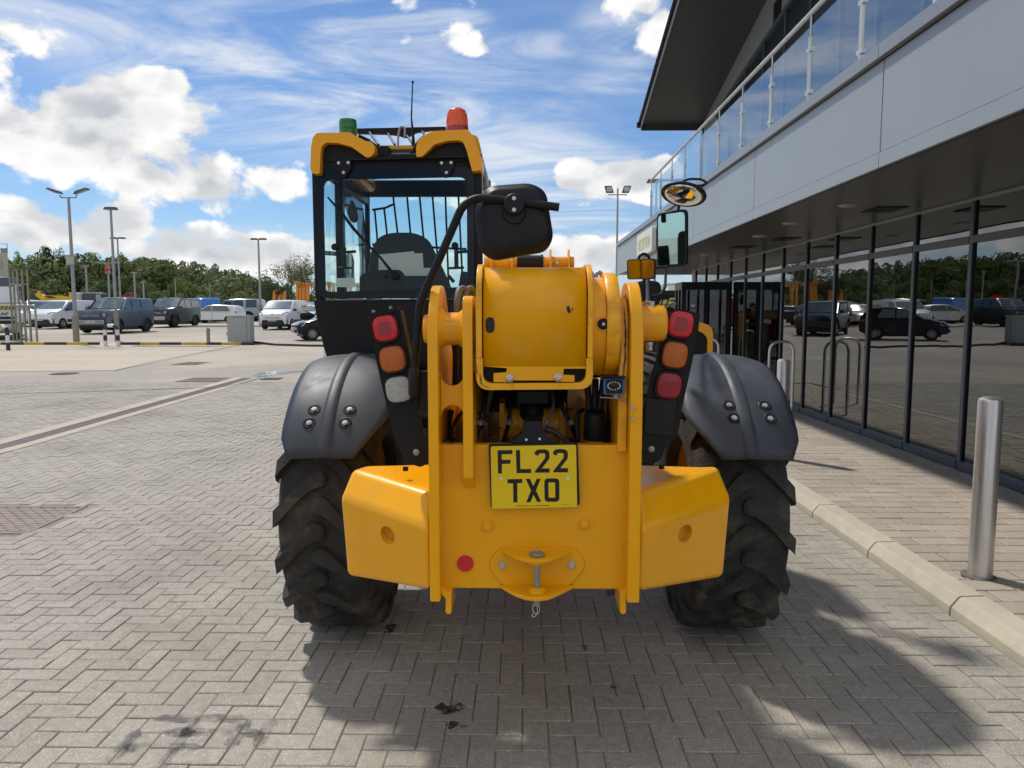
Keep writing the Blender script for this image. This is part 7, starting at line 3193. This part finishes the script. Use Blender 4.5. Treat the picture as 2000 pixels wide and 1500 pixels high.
estate(gp(463, 65.5), pi / 2, M['silver'], 'silver off roader with dark wheel arches parked side on behind the white hatchback', 1.95)
estate(V((-7.4, 39.5, gz(39.5))), FRONT + R(35), M['car_black'], 'black family off roader hidden by the cab and mirrored in the showroom glass', 1.75)
estate(V((-13.0, 55.0, gz(55))), FRONT + R(60), M['trim'], 'dark grey long car behind the machine cab, mirrored in the showroom glass', 1.65, cat='car')
estate(gp(615, 60), FRONT - R(10), M['blue_grey'], 'dark car half hidden behind the white van beside the cab', 1.7, cat='car')
hatch(gp(604, 56), FRONT, M['white_paint'], 'pale car whose roof shows between the white van and the machine cab')
estate(gp(66, 52), FRONT + R(62), M['silver'], 'silver pickup turned right behind the tall galvanised posts', 1.85, 5.2, cat='pickup')
hatch(gp(300, 75), pi / 2, M['white_paint'], 'white car glimpsed between the two boxy off roaders')
hatch(gp(405, 86), pi / 2 + R(10), M['white_paint'], 'white car whose roof shows above the hatchback beside the blue van')
hatch(gp(520, 82), pi / 2, M['car_black'], 'black car far off beyond the lamp post sleeve')
hatch(V((-23.0, 88, gz(88))), pi / 2, M['white_paint'], 'white car far off behind the machine')
# blue van seen from behind
L_, Hb = 5.2, 2.0
silb = ([(-2.6, .45)] + arch(-1.5, .42, .32) + arch(1.55, .42, .32) + [(2.55, .4), (2.6, .9), (2.0, 1.15), (1.6, 1.2), (1.05, 1.85), (.7, 1.98), (-2.3, 2.0), (-2.52, 1.9), (-2.6, 1.1)])
vehicle('van', 'bright blue van roof and side showing behind the black off roader', 'van', gp(386, 64), R(50), silb, 1.95, 1.2, 2.0, M['car_blue'], [[(1.35, 1.25), (1.0, 1.8), (.5, 1.8), (.5, 1.25)]], ((1.62, 1.25), (1.08, 1.83), .9, .9), None,
        [(-1.5, .34), (1.55, .34)], None, th=.09, mirrors=(1.5, 1.25), rear_lamps=[(M['red_lens'], [(s * .9, y, z) for s in (1,) for y in (-2.62, -2.5) for z in (.9, 1.3)] + [(.82, -2.62, 1.0)]), (M['red_lens'], [(-.9, -2.62, .9), (-.9, -2.5, .9), (-.9, -2.62, 1.3), (-.82, -2.62, 1.0)])])
# red van and box lorries mirrored from behind the machine
vehicle('van', 'dark red van hidden by the machine and mirrored in the showroom glass', 'van', V((-4.2, 47, gz(47))), pi / 2, silb, 1.95, 1.2, 2.0, M['red'], [[(1.35, 1.25), (1.0, 1.8), (.5, 1.8), (.5, 1.25)]], ((1.62, 1.25), (1.08, 1.83), .9, .9), None,
        [(-1.5, .34), (1.55, .34)], None, th=.09, mirrors=(1.5, 1.25))

# ---------- lorry at the left edge
LYR = 34.0
xr_ = at(38, 600, LYR).x
lw = 2.5
lg = gz(LYR)
lor = thing('lorry', (xr_ - lw / 2 * cos(R(31)), LYR - lw / 2 * sin(R(31)), lg), 'white lorry cut by the left edge, yellow lettered panel above its grille', 'lorry', None, R(31))
hx = lw / 2


def lz(py):
    return zat(20, py, LYR) - lg


b = MB()
ztop_ = lz(552)
b.hull([V((s * hx, y, z)) for s in (-1, 1) for y, z in ((0.02, .75), (0, 1.95), (2.2, .75), (2.2, ztop_ - .05))] + [V((s * (hx - .18), y, z)) for s in (-1, 1) for y, z in ((.42, ztop_),)] + [V((s * (hx - .02), 0.05, 1.95)) for s in (-1, 1)])
lbuild(b, 'cab', M['white_paint'], lor, .06)
b = MB()
zt3 = lz(541)
b.hull([V((s * (hx - .12), y, z)) for s in (-1, 1) for y, z in ((.30, ztop_ - .12), (.55, zt3), (1.9, zt3 + .05), (1.9, ztop_ - .1))])
lbuild(b, 'sun_visor', M['blue_grey'], lor, .05)
b = MB()
zl_, zh_ = lz(593), lz(554)
b.hull([V((s * (hx - .10), -.015, zl_)) for s in (-1, 1)] + [V((s * (hx - .26), .36, zh_)) for s in (-1, 1)] + [V((s * (hx - .10), .03, zl_)) for s in (-1, 1)] + [V((s * (hx - .26), .42, zh_)) for s in (-1, 1)])
lbuild(b, 'windscreen', M['screen'], lor)
b = MB()
for s in (-1, 1):
    b.prism([V((s * (hx + .002), .18, zl_)), V((s * (hx + .002), .42, zh_ - .1)), V((s * (hx + .002), 1.2, zh_ - .1)), V((s * (hx + .002), 1.2, zl_))], (s * .01, 0, 0))
lbuild(b, 'side_window', M['car_glass'], lor)
b = MB()
pz0, pz1 = lz(605), lz(599)
b.prism(rounded([V((-hx + .12, -.03, pz0)), V((hx - .12, -.03, pz0)), V((hx - .12, -.03, pz1 + .03)), V((-hx + .12, -.03, pz1 + .03))], .05, 3), (0, .02, 0))
pnl = lbuild(b, 'name_panel', M['sign_black'], lor)
b = MB()
o_ = rounded([V((-hx + .10, -.036, pz0 - .02)), V((hx - .10, -.036, pz0 - .02)), V((hx - .10, -.036, pz1 + .05)), V((-hx + .10, -.036, pz1 + .05))], .06, 3)
i_ = rounded([V((-hx + .13, -.036, pz0 + .01)), V((hx - .13, -.036, pz0 + .01)), V((hx - .13, -.036, pz1 + .02)), V((-hx + .13, -.036, pz1 + .02))], .04, 3)
b.ring(o_, i_, (0, .004, 0))
lbuild(b, 'panel_border', M['sign_yellow'], pnl)


def ltext(txt, x, z, h, w, m, par, y=-.038):
    o = text_part(txt, 'lettering', m, None, (x, y, z), (1, 0, 0), (0, 0, 1), h, w, .002)
    o.parent = par
    return o


ltext('TNS PLANT', -.62, pz0 + .035, .115, 1.68, M['sign_yellow'], pnl)
ltext('DAF', .32, lz(616), .15, .50, M['sign_black'], lor, -.03)
b = MB()
for k, (y0_, y1_) in enumerate(((623, 618.5), (632, 626), (641, 635), (648, 643))):
    b.box(-hx + .15, hx - .22, -.04, .02, lz(y0_), lz(y1_))
lbuild(b, 'grille', M['frame_black'], lor, .01)
b = MB()
b.hull([V((s * x, y, z)) for s in (-1, 1) for x, y, z in ((hx - .0, -.06, .30), (hx, -.06, .74), (hx, .7, .3), (hx, .7, .74), (hx - .1, -.14, .34), (hx - .1, -.14, .68))])
lbuild(b, 'bumper', M['silver'], lor, .05)
for s in (-1, 1):
    b = MB()
    b.hull([V((s * x, y, z)) for x in (hx - .42, hx - .06) for y in (-.16, -.05) for z in (.52, .72)])
    lbuild(b, 'headlamp', M['headlamp'], lor, .02)
    b = MB()
    b.tube(fillet([V((s * (hx - .05), .1, 2.75)), V((s * (hx + .28), -.02, 2.70)), V((s * (hx + .30), -.02, 1.55)), V((s * hx, .1, 1.5))], .1, 4), .02, 6)
    b.hull([V((s * x, y, z)) for x in (hx + .10, hx + .30) for y in (-.06, .05) for z in (1.75, 2.45)])
    lbuild(b, 'door_mirror', M['black_plastic'], lor, .01)
    b = MB()
    b.lathe([(0, 0), (.30, 0), (.50, .02), (.50, .3), (0, .3)], (s * (hx - .02), 1.15, .5), (-s, 0, 0), 28)
    lbuild(b, 'wheel', M['tyre'], lor)
b = MB()
b.box(-hx + .2, hx - .2, .8, 6, .6, .95)
lbuild(b, 'chassis', M['trim'], lor)
b = MB()
b.box(-.02, .50, -.155, -.145, .42, .53)
pp = lbuild(b, 'number_plate', M['plate_white'], lor)
ltext('AY24 DNK', 0.0, .445, .07, .46, M['plate_black'], pp, -.157)

# ---------- crane lorry in the background
CYL = 74.0
cg = gz(CYL)
cr = thing('crane_lorry', gp(140, CYL), 'yellow crane jib with black markings laid over a dark lorry behind the white van', 'crane', None)


def cp(px, py, dy_=0):
    return at(px, py, CYL + dy_)


b = MB()
P = [cp(76, 574), cp(84, 577), cp(120, 577), cp(150, 573), cp(152, 586), cp(120, 588), cp(100, 588), cp(82, 583)]
b.prism(P, (0, .6, 0))
b.build('jib', M['plant_yellow'], cr)
b = MB()
b.tube([cp(72, 575), cp(82, 582), cp(98, 590)], .22, 8)
b.tube([cp(76, 569), cp(79, 580)], .15, 8)
b.build('hook_block', M['plant_yellow'], cr)
b = MB()
b.prism([cp(86, 579, -.05), cp(98, 578, -.05), cp(112, 582, -.05), cp(96, 582.5, -.05)], (0, .03, 0))
b.prism([cp(120, 577, -.05), cp(134, 575, -.05), cp(142, 577, -.05), cp(140, 580, -.05)], (0, .03, 0))
b.build('black_marking', M['kerb_black'], cr)
b = MB()
b.box(ax(151, CYL), ax(167, CYL), CYL - .3, CYL + 2, cg + 1.8, cp(0, 572).z)
b.build('tank', M['pale'], cr, bevel=.15)
b = MB()
b.box(ax(146, CYL), ax(150.5, CYL), CYL - .35, CYL + 2, cg + 1.8, cp(0, 571).z)
b.build('tower', M['plant_yellow'], cr)
b = MB()
b.hull([V((x, y, z)) for x in (ax(168, CYL), ax(199, CYL)) for y in (CYL, CYL + 2) for z in (cg + .8, cp(0, 573).z)] + [V((x, CYL + .3, cp(0, 570.5).z)) for x in (ax(170, CYL), ax(194, CYL))])
b.build('cab', M['car_black'], cr, bevel=.1)
b = MB()
b.prism([cp(187, 590, -.03), cp(187, 575, -.03), cp(196, 575, -.03), cp(198, 590, -.03)], (0, .02, 0))
b.build('windscreen', M['screen'], cr)
b = MB()
b.box(ax(80, CYL), ax(199, CYL), CYL, CYL + 2.2, cg + .6, cg + 1.2)
b.build('chassis', M['trim'], cr)
# red framework box far off
rb = thing('red_platform', gp(248, 88), 'small red railed platform showing above the slate blue off roader', 'platform')
b = MB()
a, c = at(241, 580, 88), at(255, 576, 88)
b.box(a.x, c.x, 88, 89, a.z - .3, a.z)
for k in range(5):
    x = a.x + (c.x - a.x) * k / 4
    b.box(x - .06, x + .06, 88, 88.1, a.z, c.z)
b.box(a.x, c.x, 88, 88.1, c.z - .1, c.z)
b.build('frame', M['flag_red'], rb)
# digger / loader in orange
og = gz(68)
dg_ = thing('orange_loader', gp(505, 68), 'orange loader with raised arm between the silver off roader and the lamp post', 'loader')
b = MB()
A = lambda px, py, dy_=0: at(px, py, 68 + dy_)
b.prism([A(494, 596), A(508, 597), A(510, 601), A(497, 603)], (0, .8, 0))
b.prism([A(497, 613), A(503, 607), A(514, 604), A(517, 607), A(506, 611), A(499, 618)], (0, .4, 0))
b.prism([A(510, 603), A(522, 604), A(524, 622), A(512, 624)], (0, 1.2, 0))
b.build('body', M['orange'], dg_, bevel=.05)
b = MB()
for px in (500, 519):
    c = A(px, 621)
    b.lathe([(0, 0), (.5, 0), (.55, .1), (.55, .4), (0, .4)], (c.x, 67.8, og + .55), (0, 1, 0), 24)
b.build('wheel', M['tyre'], dg_)
b = MB()
b.box(ax(509, 68), ax(521, 68), 68.2, 69.2, A(0, 603).z, A(0, 596).z)
b.build('cab', M['car_glass'], dg_)

# ---------- masts of the access platforms
LYR2 = 98.0


def lift(px, pyt, lean, label, dark=False, wpx=4.3, Y=LYR2):
    b0 = gp(px, Y)
    k = Y / 1440.0
    tp = at(px + lean, pyt, Y)
    t = thing('boom_lift', b0, label, 'boom lift', 'raised yellow access lifts')
    b = MB()
    w_ = wpx * k / 2
    d = tp - b0
    for (f0, f1, s_) in ((0.0, .5, 1.12), (.5, 1.0, 1.0)):
        A0, A1 = b0 + d * f0, b0 + d * f1
        b.hull([A0 + V((x * w_ * s_, y * .3, 0)) for x in (-1, 1) for y in (-1, 1)] + [A1 + V((x * w_ * s_, y * .3, 0)) for x in (-1, 1) for y in (-1, 1)])
    b.build('mast', M['lift_yellow'], t, smooth=0)
    b = MB()
    hw = 5.5 * k if dark else 4.2 * k
    hh = 4.2 * k
    m_ = M['kerb_black'] if dark else M['lift_yellow']
    for z in (0, hh * .5, hh):
        b.box(tp.x - hw, tp.x + hw, tp.y - .7, tp.y - .62, tp.z + z, tp.z + z + .07)
        b.box(tp.x - hw, tp.x + hw, tp.y + .62, tp.y + .7, tp.z + z, tp.z + z + .07)
    for x in (-hw, -hw / 3, hw / 3, hw):
        b.box(tp.x + x - .035, tp.x + x + .035, tp.y - .7, tp.y - .62, tp.z, tp.z + hh)
    b.box(tp.x - hw * .5, tp.x + hw * .2, tp.y - .5, tp.y + .5, tp.z - .15, tp.z + .25)
    b.build('basket', m_, t, smooth=0)
    b = MB()
    b.box(b0.x - 1.0, b0.x + 1.0, b0.y - 1.5, b0.y + 1.5, b0.z + .4, b0.z + 1.2)
    for sx in (-.9, .9):
        for sy in (-1.2, 1.2):
            b.cyl((b0.x + sx - .12, b0.y + sy, b0.z + .45), (b0.x + sx + .12, b0.y + sy, b0.z + .45), .45, 14)
    b.build('carriage', M['trim'], t)


for i, (px, pyt, lean, dark, lab) in enumerate(((534, 565, 3, True, 'leftmost access lift mast with a black basket, left of the short leaning one'),
                                                (544, 574, 3, True, 'shortest leaning access lift mast between two taller ones with black baskets'),
                                                (554, 567, 2, True, 'access lift mast with a black basket, nearest the gap before the orange group'),
                                                (581, 555, 1, False, 'leftmost mast of the tight orange yellow group beside the cab'),
                                                (587.5, 558, .5, False, 'second mast of the tight orange yellow group beside the cab'),
                                                (594, 558, .4, False, 'third mast of the tight orange yellow group beside the cab'),
                                                (601, 558, .4, False, 'fourth mast of the tight orange yellow group, touching the cab outline'))):
    lift(px, pyt, lean, lab, dark)
for k in range(8):
    lift(620 + 11 * k, 556 + (k % 2) * 2, 1.5 if k % 3 else -2, ['first', 'second', 'third', 'fourth', 'fifth', 'sixth', 'seventh', 'eighth'][k] + ' orange yellow mast right of the cab edge group, mirrored in the showroom glass', False)
# pale silo building at the left edge
sb = thing('pale_plant_building', gp(-10, 82), 'pale green flat roofed plant building with roof rails at the left edge', 'building')
a, c = at(-90, 600, 82), at(21.5, 600, 82)
zt4 = zat(0, 494, 82)
b = MB()
rd = (c - V((0, 0, EYE))).normalized() * 9
b.prism([V((a.x, 82, gz(82) - .5)), V((c.x, 82, gz(82) - .5)), V((c.x, 82, zt4)), V((a.x, 82, zt4))], V((rd.x * 1.03, rd.y, 0)))
b.build('wall', M['silo'], sb, bevel=.05)
b = MB()
b.box(ax(6, 82), ax(16, 82), 81.95, 82.0, zat(0, 524, 82), zat(0, 509, 82))
b.build('louvre', M['galv'], sb)
b = MB()
for k in range(8):
    x = c.x - .1 - k * .85
    b.box(x - .03, x + .03, 82.1, 82.16, zt4, zt4 + 1.0)
for z in (.5, 1.0):
    b.box(a.x, c.x - .07, 82.1, 82.16, zt4 + z - .03, zt4 + z + .03)
b.box(ax(10, 82), ax(19, 82), 82.4, 82.8, zt4, zt4 + .55)
b.build('roof_rail', M['galv'], sb)
# navy vehicle with slanted yellow lettering beyond the end of the building
NY = 24.0
nb = thing('navy_trailer', gp(1310, NY), 'dark navy trailer with slanted yellow and black lettering beyond the building end', 'trailer')
a, c = at(1238, 600, NY), at(1345, 600, NY)
z1n, z0n = zat(1300, 567, NY), gz(NY) + .35
b = MB()
b.box(a.x, c.x + .3, NY, NY + 2, z0n, z1n)
nbo = b.build('body', M['navy'], nb, bevel=.04)
b = MB()
b.box(a.x + .1, c.x - .1, NY - .01, NY - .004, zat(0, 575, NY), zat(0, 572, NY))
b.build('rail_line', M['kerb_black'], nbo)
zb6 = zat(1300, 603, NY)
b = MB()
P = [at(1270, 584.5, NY), at(1278, 585.5, NY), at(1306, 585.5, NY), at(1309, 581.5, NY), at(1324, 582, NY), at(1328, 586, NY), at(1318, 603, NY), at(1268, 603, NY)]
for p in P:
    p.y = NY - .006
b.prism(P, (0, .005, 0))
b.build('lettering_outline', M['sign_yellow'], nbo)
tx = text_part('EUZ', 'lettering', M['sign_black'], nbo, (ax(1274, NY), NY - .008, zat(0, 602, NY)), (1, 0, 0), (0, 0, 1), .27, .68, .002, shear=.35)
b = MB()
for k in range(3):
    x = a.x + .5 + k * .9
    b.cyl((x, NY - .02, gz(NY) + .3), (x, NY + .3, gz(NY) + .3), .3, 20)
b.build('wheel', M['tyre'], nb)
wb_ = thing('white_cabin', gp(1330, 60), 'small white cabin beyond the navy trailer next to a round tree', 'cabin')
b = MB()
a, c = at(1317, 0, 60), at(1345, 0, 60)
b.box(a.x, c.x, 60, 63, gz(60), zat(0, 556, 60))
b.build('wall', M['sign_white'], wb_)
b = MB()
b.box(a.x - .1, c.x + .1, 59.9, 63.1, zat(0, 556, 60), zat(0, 554.5, 60))
b.build('roof', M['pale'], wb_)

# ================================================================== TREES


def crown_mesh(seed, n=420, leaf=.085, droop=False, sparse=False):
    """crown about 2 units wide and 2 high, base at z=0: small leaf clumps over several lobes"""
    rnd = random.Random(seed)
    lobes = []
    for k in range(11):
        a = rnd.uniform(0, 2 * pi)
        zz_ = rnd.uniform(.35, 1.72)
        wr = .62 * sin(min(pi, zz_ / 2 * pi)) ** .6
        lobes.append((V((cos(a) * wr * rnd.uniform(.3, 1), sin(a) * wr * rnd.uniform(.3, 1), zz_)), rnd.uniform(.26, .45)))
    lobes.append((V((0, 0, 1.0)), .62))
    b = MB()
    for i in range(n):
        c, r = lobes[i % len(lobes)] if rnd.random() < .85 else lobes[-1]
        d = V((rnd.gauss(0, 1), rnd.gauss(0, 1), rnd.gauss(0, 1) + .25)).normalized()
        rr = r * (rnd.uniform(.82, 1.10) if not sparse else rnd.uniform(.3, 1.3))
        p = c + d * rr
        s = leaf * rnd.uniform(.55, 1.35)
        nrm = (d + V((rnd.uniform(-.7, .7), rnd.uniform(-.7, .7), rnd.uniform(-.4, .8)))).normalized()
        u_ = nrm.cross(V((0, 0, 1)) + V((.01, 0, 0))).normalized()
        w_ = nrm.cross(u_)
        a0 = rnd.uniform(0, 6)
        k = 5
        b.poly([p + (u_ * cos(a0 + 2 * pi * j / k) + w_ * sin(a0 + 2 * pi * j / k)) * s * rnd.uniform(.5, 1.25) for j in range(k)])
    return b


variants = [crown_mesh(100 + k, 1900, .050).mesh('crown', M['leaf_mid'], 0, False) for k in range(5)]
small_var = [crown_mesh(200 + k, 640, .078) for k in range(4)]


def tree(px, Y, pyt, wpx, leafm, label, group=None, variant=0, trunk=.18, name='tree'):
    b0 = gp(px, Y)
    b0.z = hill_z(b0.x, Y)
    zt_ = zat(px, pyt, Y)
    h = max(2.0, zt_ - b0.z)
    t = thing(name, b0, label, 'tree', group)
    me = variants[variant % len(variants)]
    if leafm != 'leaf_mid':
        key = me.name + leafm
        me2 = bpy.data.meshes.get(key)
        if not me2:
            me2 = me.copy()
            me2.name = key
            me2.materials.clear()
            me2.materials.append(M[leafm])
        me = me2
    o = bpy.data.objects.new('crown', me)
    COL.objects.link(o)
    o.parent = t
    w_ = wpx / 2 * Y / FPX
    o.scale = (w_, w_, h * .5 * .97)
    o.location = (0, 0, h * .04)
    o.rotation_euler = (0, 0, random.uniform(0, 6))
    b = MB()
    b.tube([b0, b0 + V((.1, 0, h * .4)), b0 + V((.2, 0, h * .7))], .2, 8, rr=[.03 * h, .02 * h, .008 * h])
    for k in range(4):
        a = k * 1.7
        b.tube([b0 + V((.1, 0, h * (.3 + .08 * k))), b0 + V((cos(a) * w_ * .5, sin(a) * w_ * .5, h * (.5 + .08 * k)))], .1, 5, rr=[.012 * h, .004 * h])
    b.build('trunk', M['bark'], t)
    return t


SKY = [(-400, 475), (20, 491), (42, 488), (80, 482), (122, 483), (144, 499), (192, 489), (243, 495), (298, 499), (336, 503), (384, 510), (419, 517), (474, 526), (528, 536), (557, 552), (600, 562), (680, 570), (900, 578), (1400, 580)]


def skyline(px):
    for (a, ya), (c, yc) in zip(SKY[:-1], SKY[1:]):
        if a <= px <= c:
            return ya + (yc - ya) * (px - a) / (c - a)
    return 580


def hill_z(x, Y):
    # wooded slope rising behind the yard at left
    px = 1022 + x / Y * FPX
    top = skyline(max(-400, min(1390, px)))
    crest = EYE + (612 - top) / FPX * 185 - 11.0
    k = max(0.0, min(1.0, (Y - 125) / 60))
    k = k * k * (3 - 2 * k)
    return gz(Y) + max(0, crest - gz(185)) * k


hb_ = MB()
rows = []
for Y in list(range(112, 200, 8)) + [215, 260, 400]:
    rows.append([V(((q - 1022) / FPX * Y, Y, hill_z((q - 1022) / FPX * Y, min(Y, 190)) + (.03 if Y > 112 else 0))) for q in range(-700, 1500, 60)])
hb_.grid(rows)
tag(hb_.build('wooded_hill', M['hill'], None, smooth=60), kind='structure')
random.seed(21)
# mass of the wood: trees too far away to part one from the next
for (mname, frac) in (('leaf_mid', 0), ('leaf_olive', 1)):
    mass = MB()
    for i in range(330):
        if (i % 5 in (1, 3)) != (frac == 1):
            random.random()
            continue
        px = random.uniform(-620, 700) if i % 7 else random.uniform(700, 1400)
        lay = random.random()
        Y = 128 + 62 * lay
        x = (px - 1022) / FPX * Y
        z0 = hill_z(x, Y) - .5
        capz = zat(px, skyline(max(-400, min(1390, px))) + 2, 185)
        h = random.uniform(8.5, 12.5) if lay > .25 else random.uniform(5.0, 8.0)
        if px > 560:
            h = random.uniform(4, 6)
        zcap = zat(px, skyline(max(-400, min(1390, px))) + random.uniform(1, 12), Y)
        h = min(h, max(2.5, zcap - z0))
        w_ = h * random.uniform(.34, .5)
        pr = small_var[i % 4]
        a = random.uniform(0, 6)
        ca, sa = cos(a), sin(a)
        k = len(mass.v)
        for v in pr.v:
            mass.v.append(V((x + (v.x * ca - v.y * sa) * w_, Y + (v.x * sa + v.y * ca) * w_, z0 + v.z * h * .5)))
        for f in pr.f:
            mass.f.append([k + q for q in f])
    o = mass.build('woodland', M[mname], None, smooth=0, merge=False)
    tag(o, 'mass of mixed trees covering the hillside behind the yard' if not frac else 'paler grey green trees mixed into the hillside wood', 'woodland', kind='stuff')
# trees that can be told apart
T = [(92, 150, 484, 62, 'leaf_dark', 'broad very dark evergreen tree on the hillside above the silver pickup', 0),
     (70, 155, 497, 40, 'leaf_dark', 'dark evergreen leaning left beside the broad dark evergreen', 1),
     (124, 170, 482, 34, 'leaf_mid', 'tall green tree on the skyline beside the tallest lamp post', 2),
     (384, 178, 509, 26, 'leaf_dark', 'small dark round tree standing out on the skyline above the black off roader', 3),
     (190, 168, 488, 58, 'leaf_mid', 'broad green tree on the skyline left of the single headed lamp', 4),
     (330, 150, 508, 60, 'leaf_mid', 'bright green tree in the middle of the hillside', 0),
     (290, 160, 500, 46, 'leaf_mid', 'green domed tree on the skyline left of the middle', 1),
     (243, 170, 493, 40, 'leaf_mid', 'green tree on the skyline just behind the twin headed lamp', 2),
     (452, 150, 524, 50, 'leaf_olive', 'grey green tree left of the lamp post by the silver off roader', 3),
     (525, 140, 536, 46, 'leaf_olive', 'grey green tree right of the lamp post by the silver off roader', 4),
     (420, 165, 517, 40, 'leaf_olive', 'pale olive tree on the falling skyline', 0),
     (490, 158, 528, 40, 'leaf_mid', 'green tree directly behind the twin headed lamp post at centre left', 1),
     (350, 128, 540, 50, 'leaf_mid', 'fresh green tree low on the hillside above the black off roader', 2),
     (212, 128, 545, 56, 'leaf_mid', 'green tree low on the hillside behind the flag', 3),
     (300, 124, 552, 44, 'leaf_mid', 'rounded green tree low on the hillside right of the flag', 2),
     (40, 150, 489, 36, 'leaf_mid', 'green tree on the skyline next to the pale plant building', 3)]
for i, (px, Y, pyt, w_, lm, lab, va) in enumerate(T):
    tree(px, Y, pyt, w_, lm, lab, 'trees on the hillside', va)
WB = ['behind the silver pickup', 'behind the left white van', 'left of the crane lorry cab', 'above the crane lorry cab', 'just right of the flag', 'behind the gap between both boxy off roaders', 'above the black off roader', 'above the blue van', 'above the white hatchback', 'above the silver off roader', 'just left of the twin headed lamp post', 'behind the masts with black baskets', 'behind the orange mast group', 'behind the tall galvanised posts', 'behind the lorry at the left edge', 'hidden behind the left side of the cab', 'hidden behind the middle of the cab']
# willow scrub along the foot of the slope
for i, (px, pyt, w_) in enumerate(((75, 566, 50), (125, 574, 56), (172, 560, 46), (205, 572, 30), (262, 568, 40), (310, 570, 52), (352, 572, 46), (395, 575, 44), (430, 572, 40), (470, 566, 44), (505, 574, 36), (555, 576, 40), (590, 574, 40), (30, 575, 40), (-20, 572, 60), (640, 578, 60), (700, 580, 60))):
    tree(px, 112 + (i % 3) * 4, pyt, w_, 'leaf_olive', 'low grey green willow bush ' + WB[i], 'willow bushes below the wood', i, name='willow_bush')
tree(1312, 90, 553, 30, 'leaf_mid', 'small round green tree glimpsed under the building soffit', None, 2)
# nearly bare birch against the sky
bt = thing('birch_tree', gp(578, 120), 'thin leafed birch with open twigs against the sky above the lift masts', 'tree', 'trees on the hillside')
b0 = gp(578, 120)
random.seed(4)
b = MB()
tw = []


def branch(p, d, L, r, lev):
    q = p + d * L
    b.tube([p, p.lerp(q, .5) + V((random.uniform(-.1, .1), 0, .05)), q], r, 5, rr=[r, r * .8, r * .55])
    if lev == 0:
        tw.append(q)
        return
    for k in range(3 if lev > 1 else 4):
        nd = (d + V((random.uniform(-.75, .75), random.uniform(-.5, .5), random.uniform(-.15, .5)))).normalized()
        branch(p.lerp(q, random.uniform(.45, 1.0)), nd, L * random.uniform(.55, .8), r * .55, lev - 1)
    tw.append(q)


for px in (566, 578, 590, 600):
    p = gp(px, 120)
    branch(p, V((random.uniform(-.12, .12), 0, 1)).normalized(), 4.2 if px < 596 else 3.2, .13, 4)
b.build('branches', M['bark'], bt, smooth=0, merge=False)
b = MB()
for q in tw:
    for k in range(5):
        p = q + V((random.uniform(-.5, .5), random.uniform(-.5, .5), random.uniform(-.6, .3)))
        s = random.uniform(.05, .11)
        b.poly([p + V((s * cos(a), random.uniform(-.5, .5) * s, s * sin(a))) for a in (0, 1.7, 3.1, 4.6)])
o = b.build('leaves', M['leaf_olive'], bt, smooth=0, merge=False)
tag(o, kind='stuff')
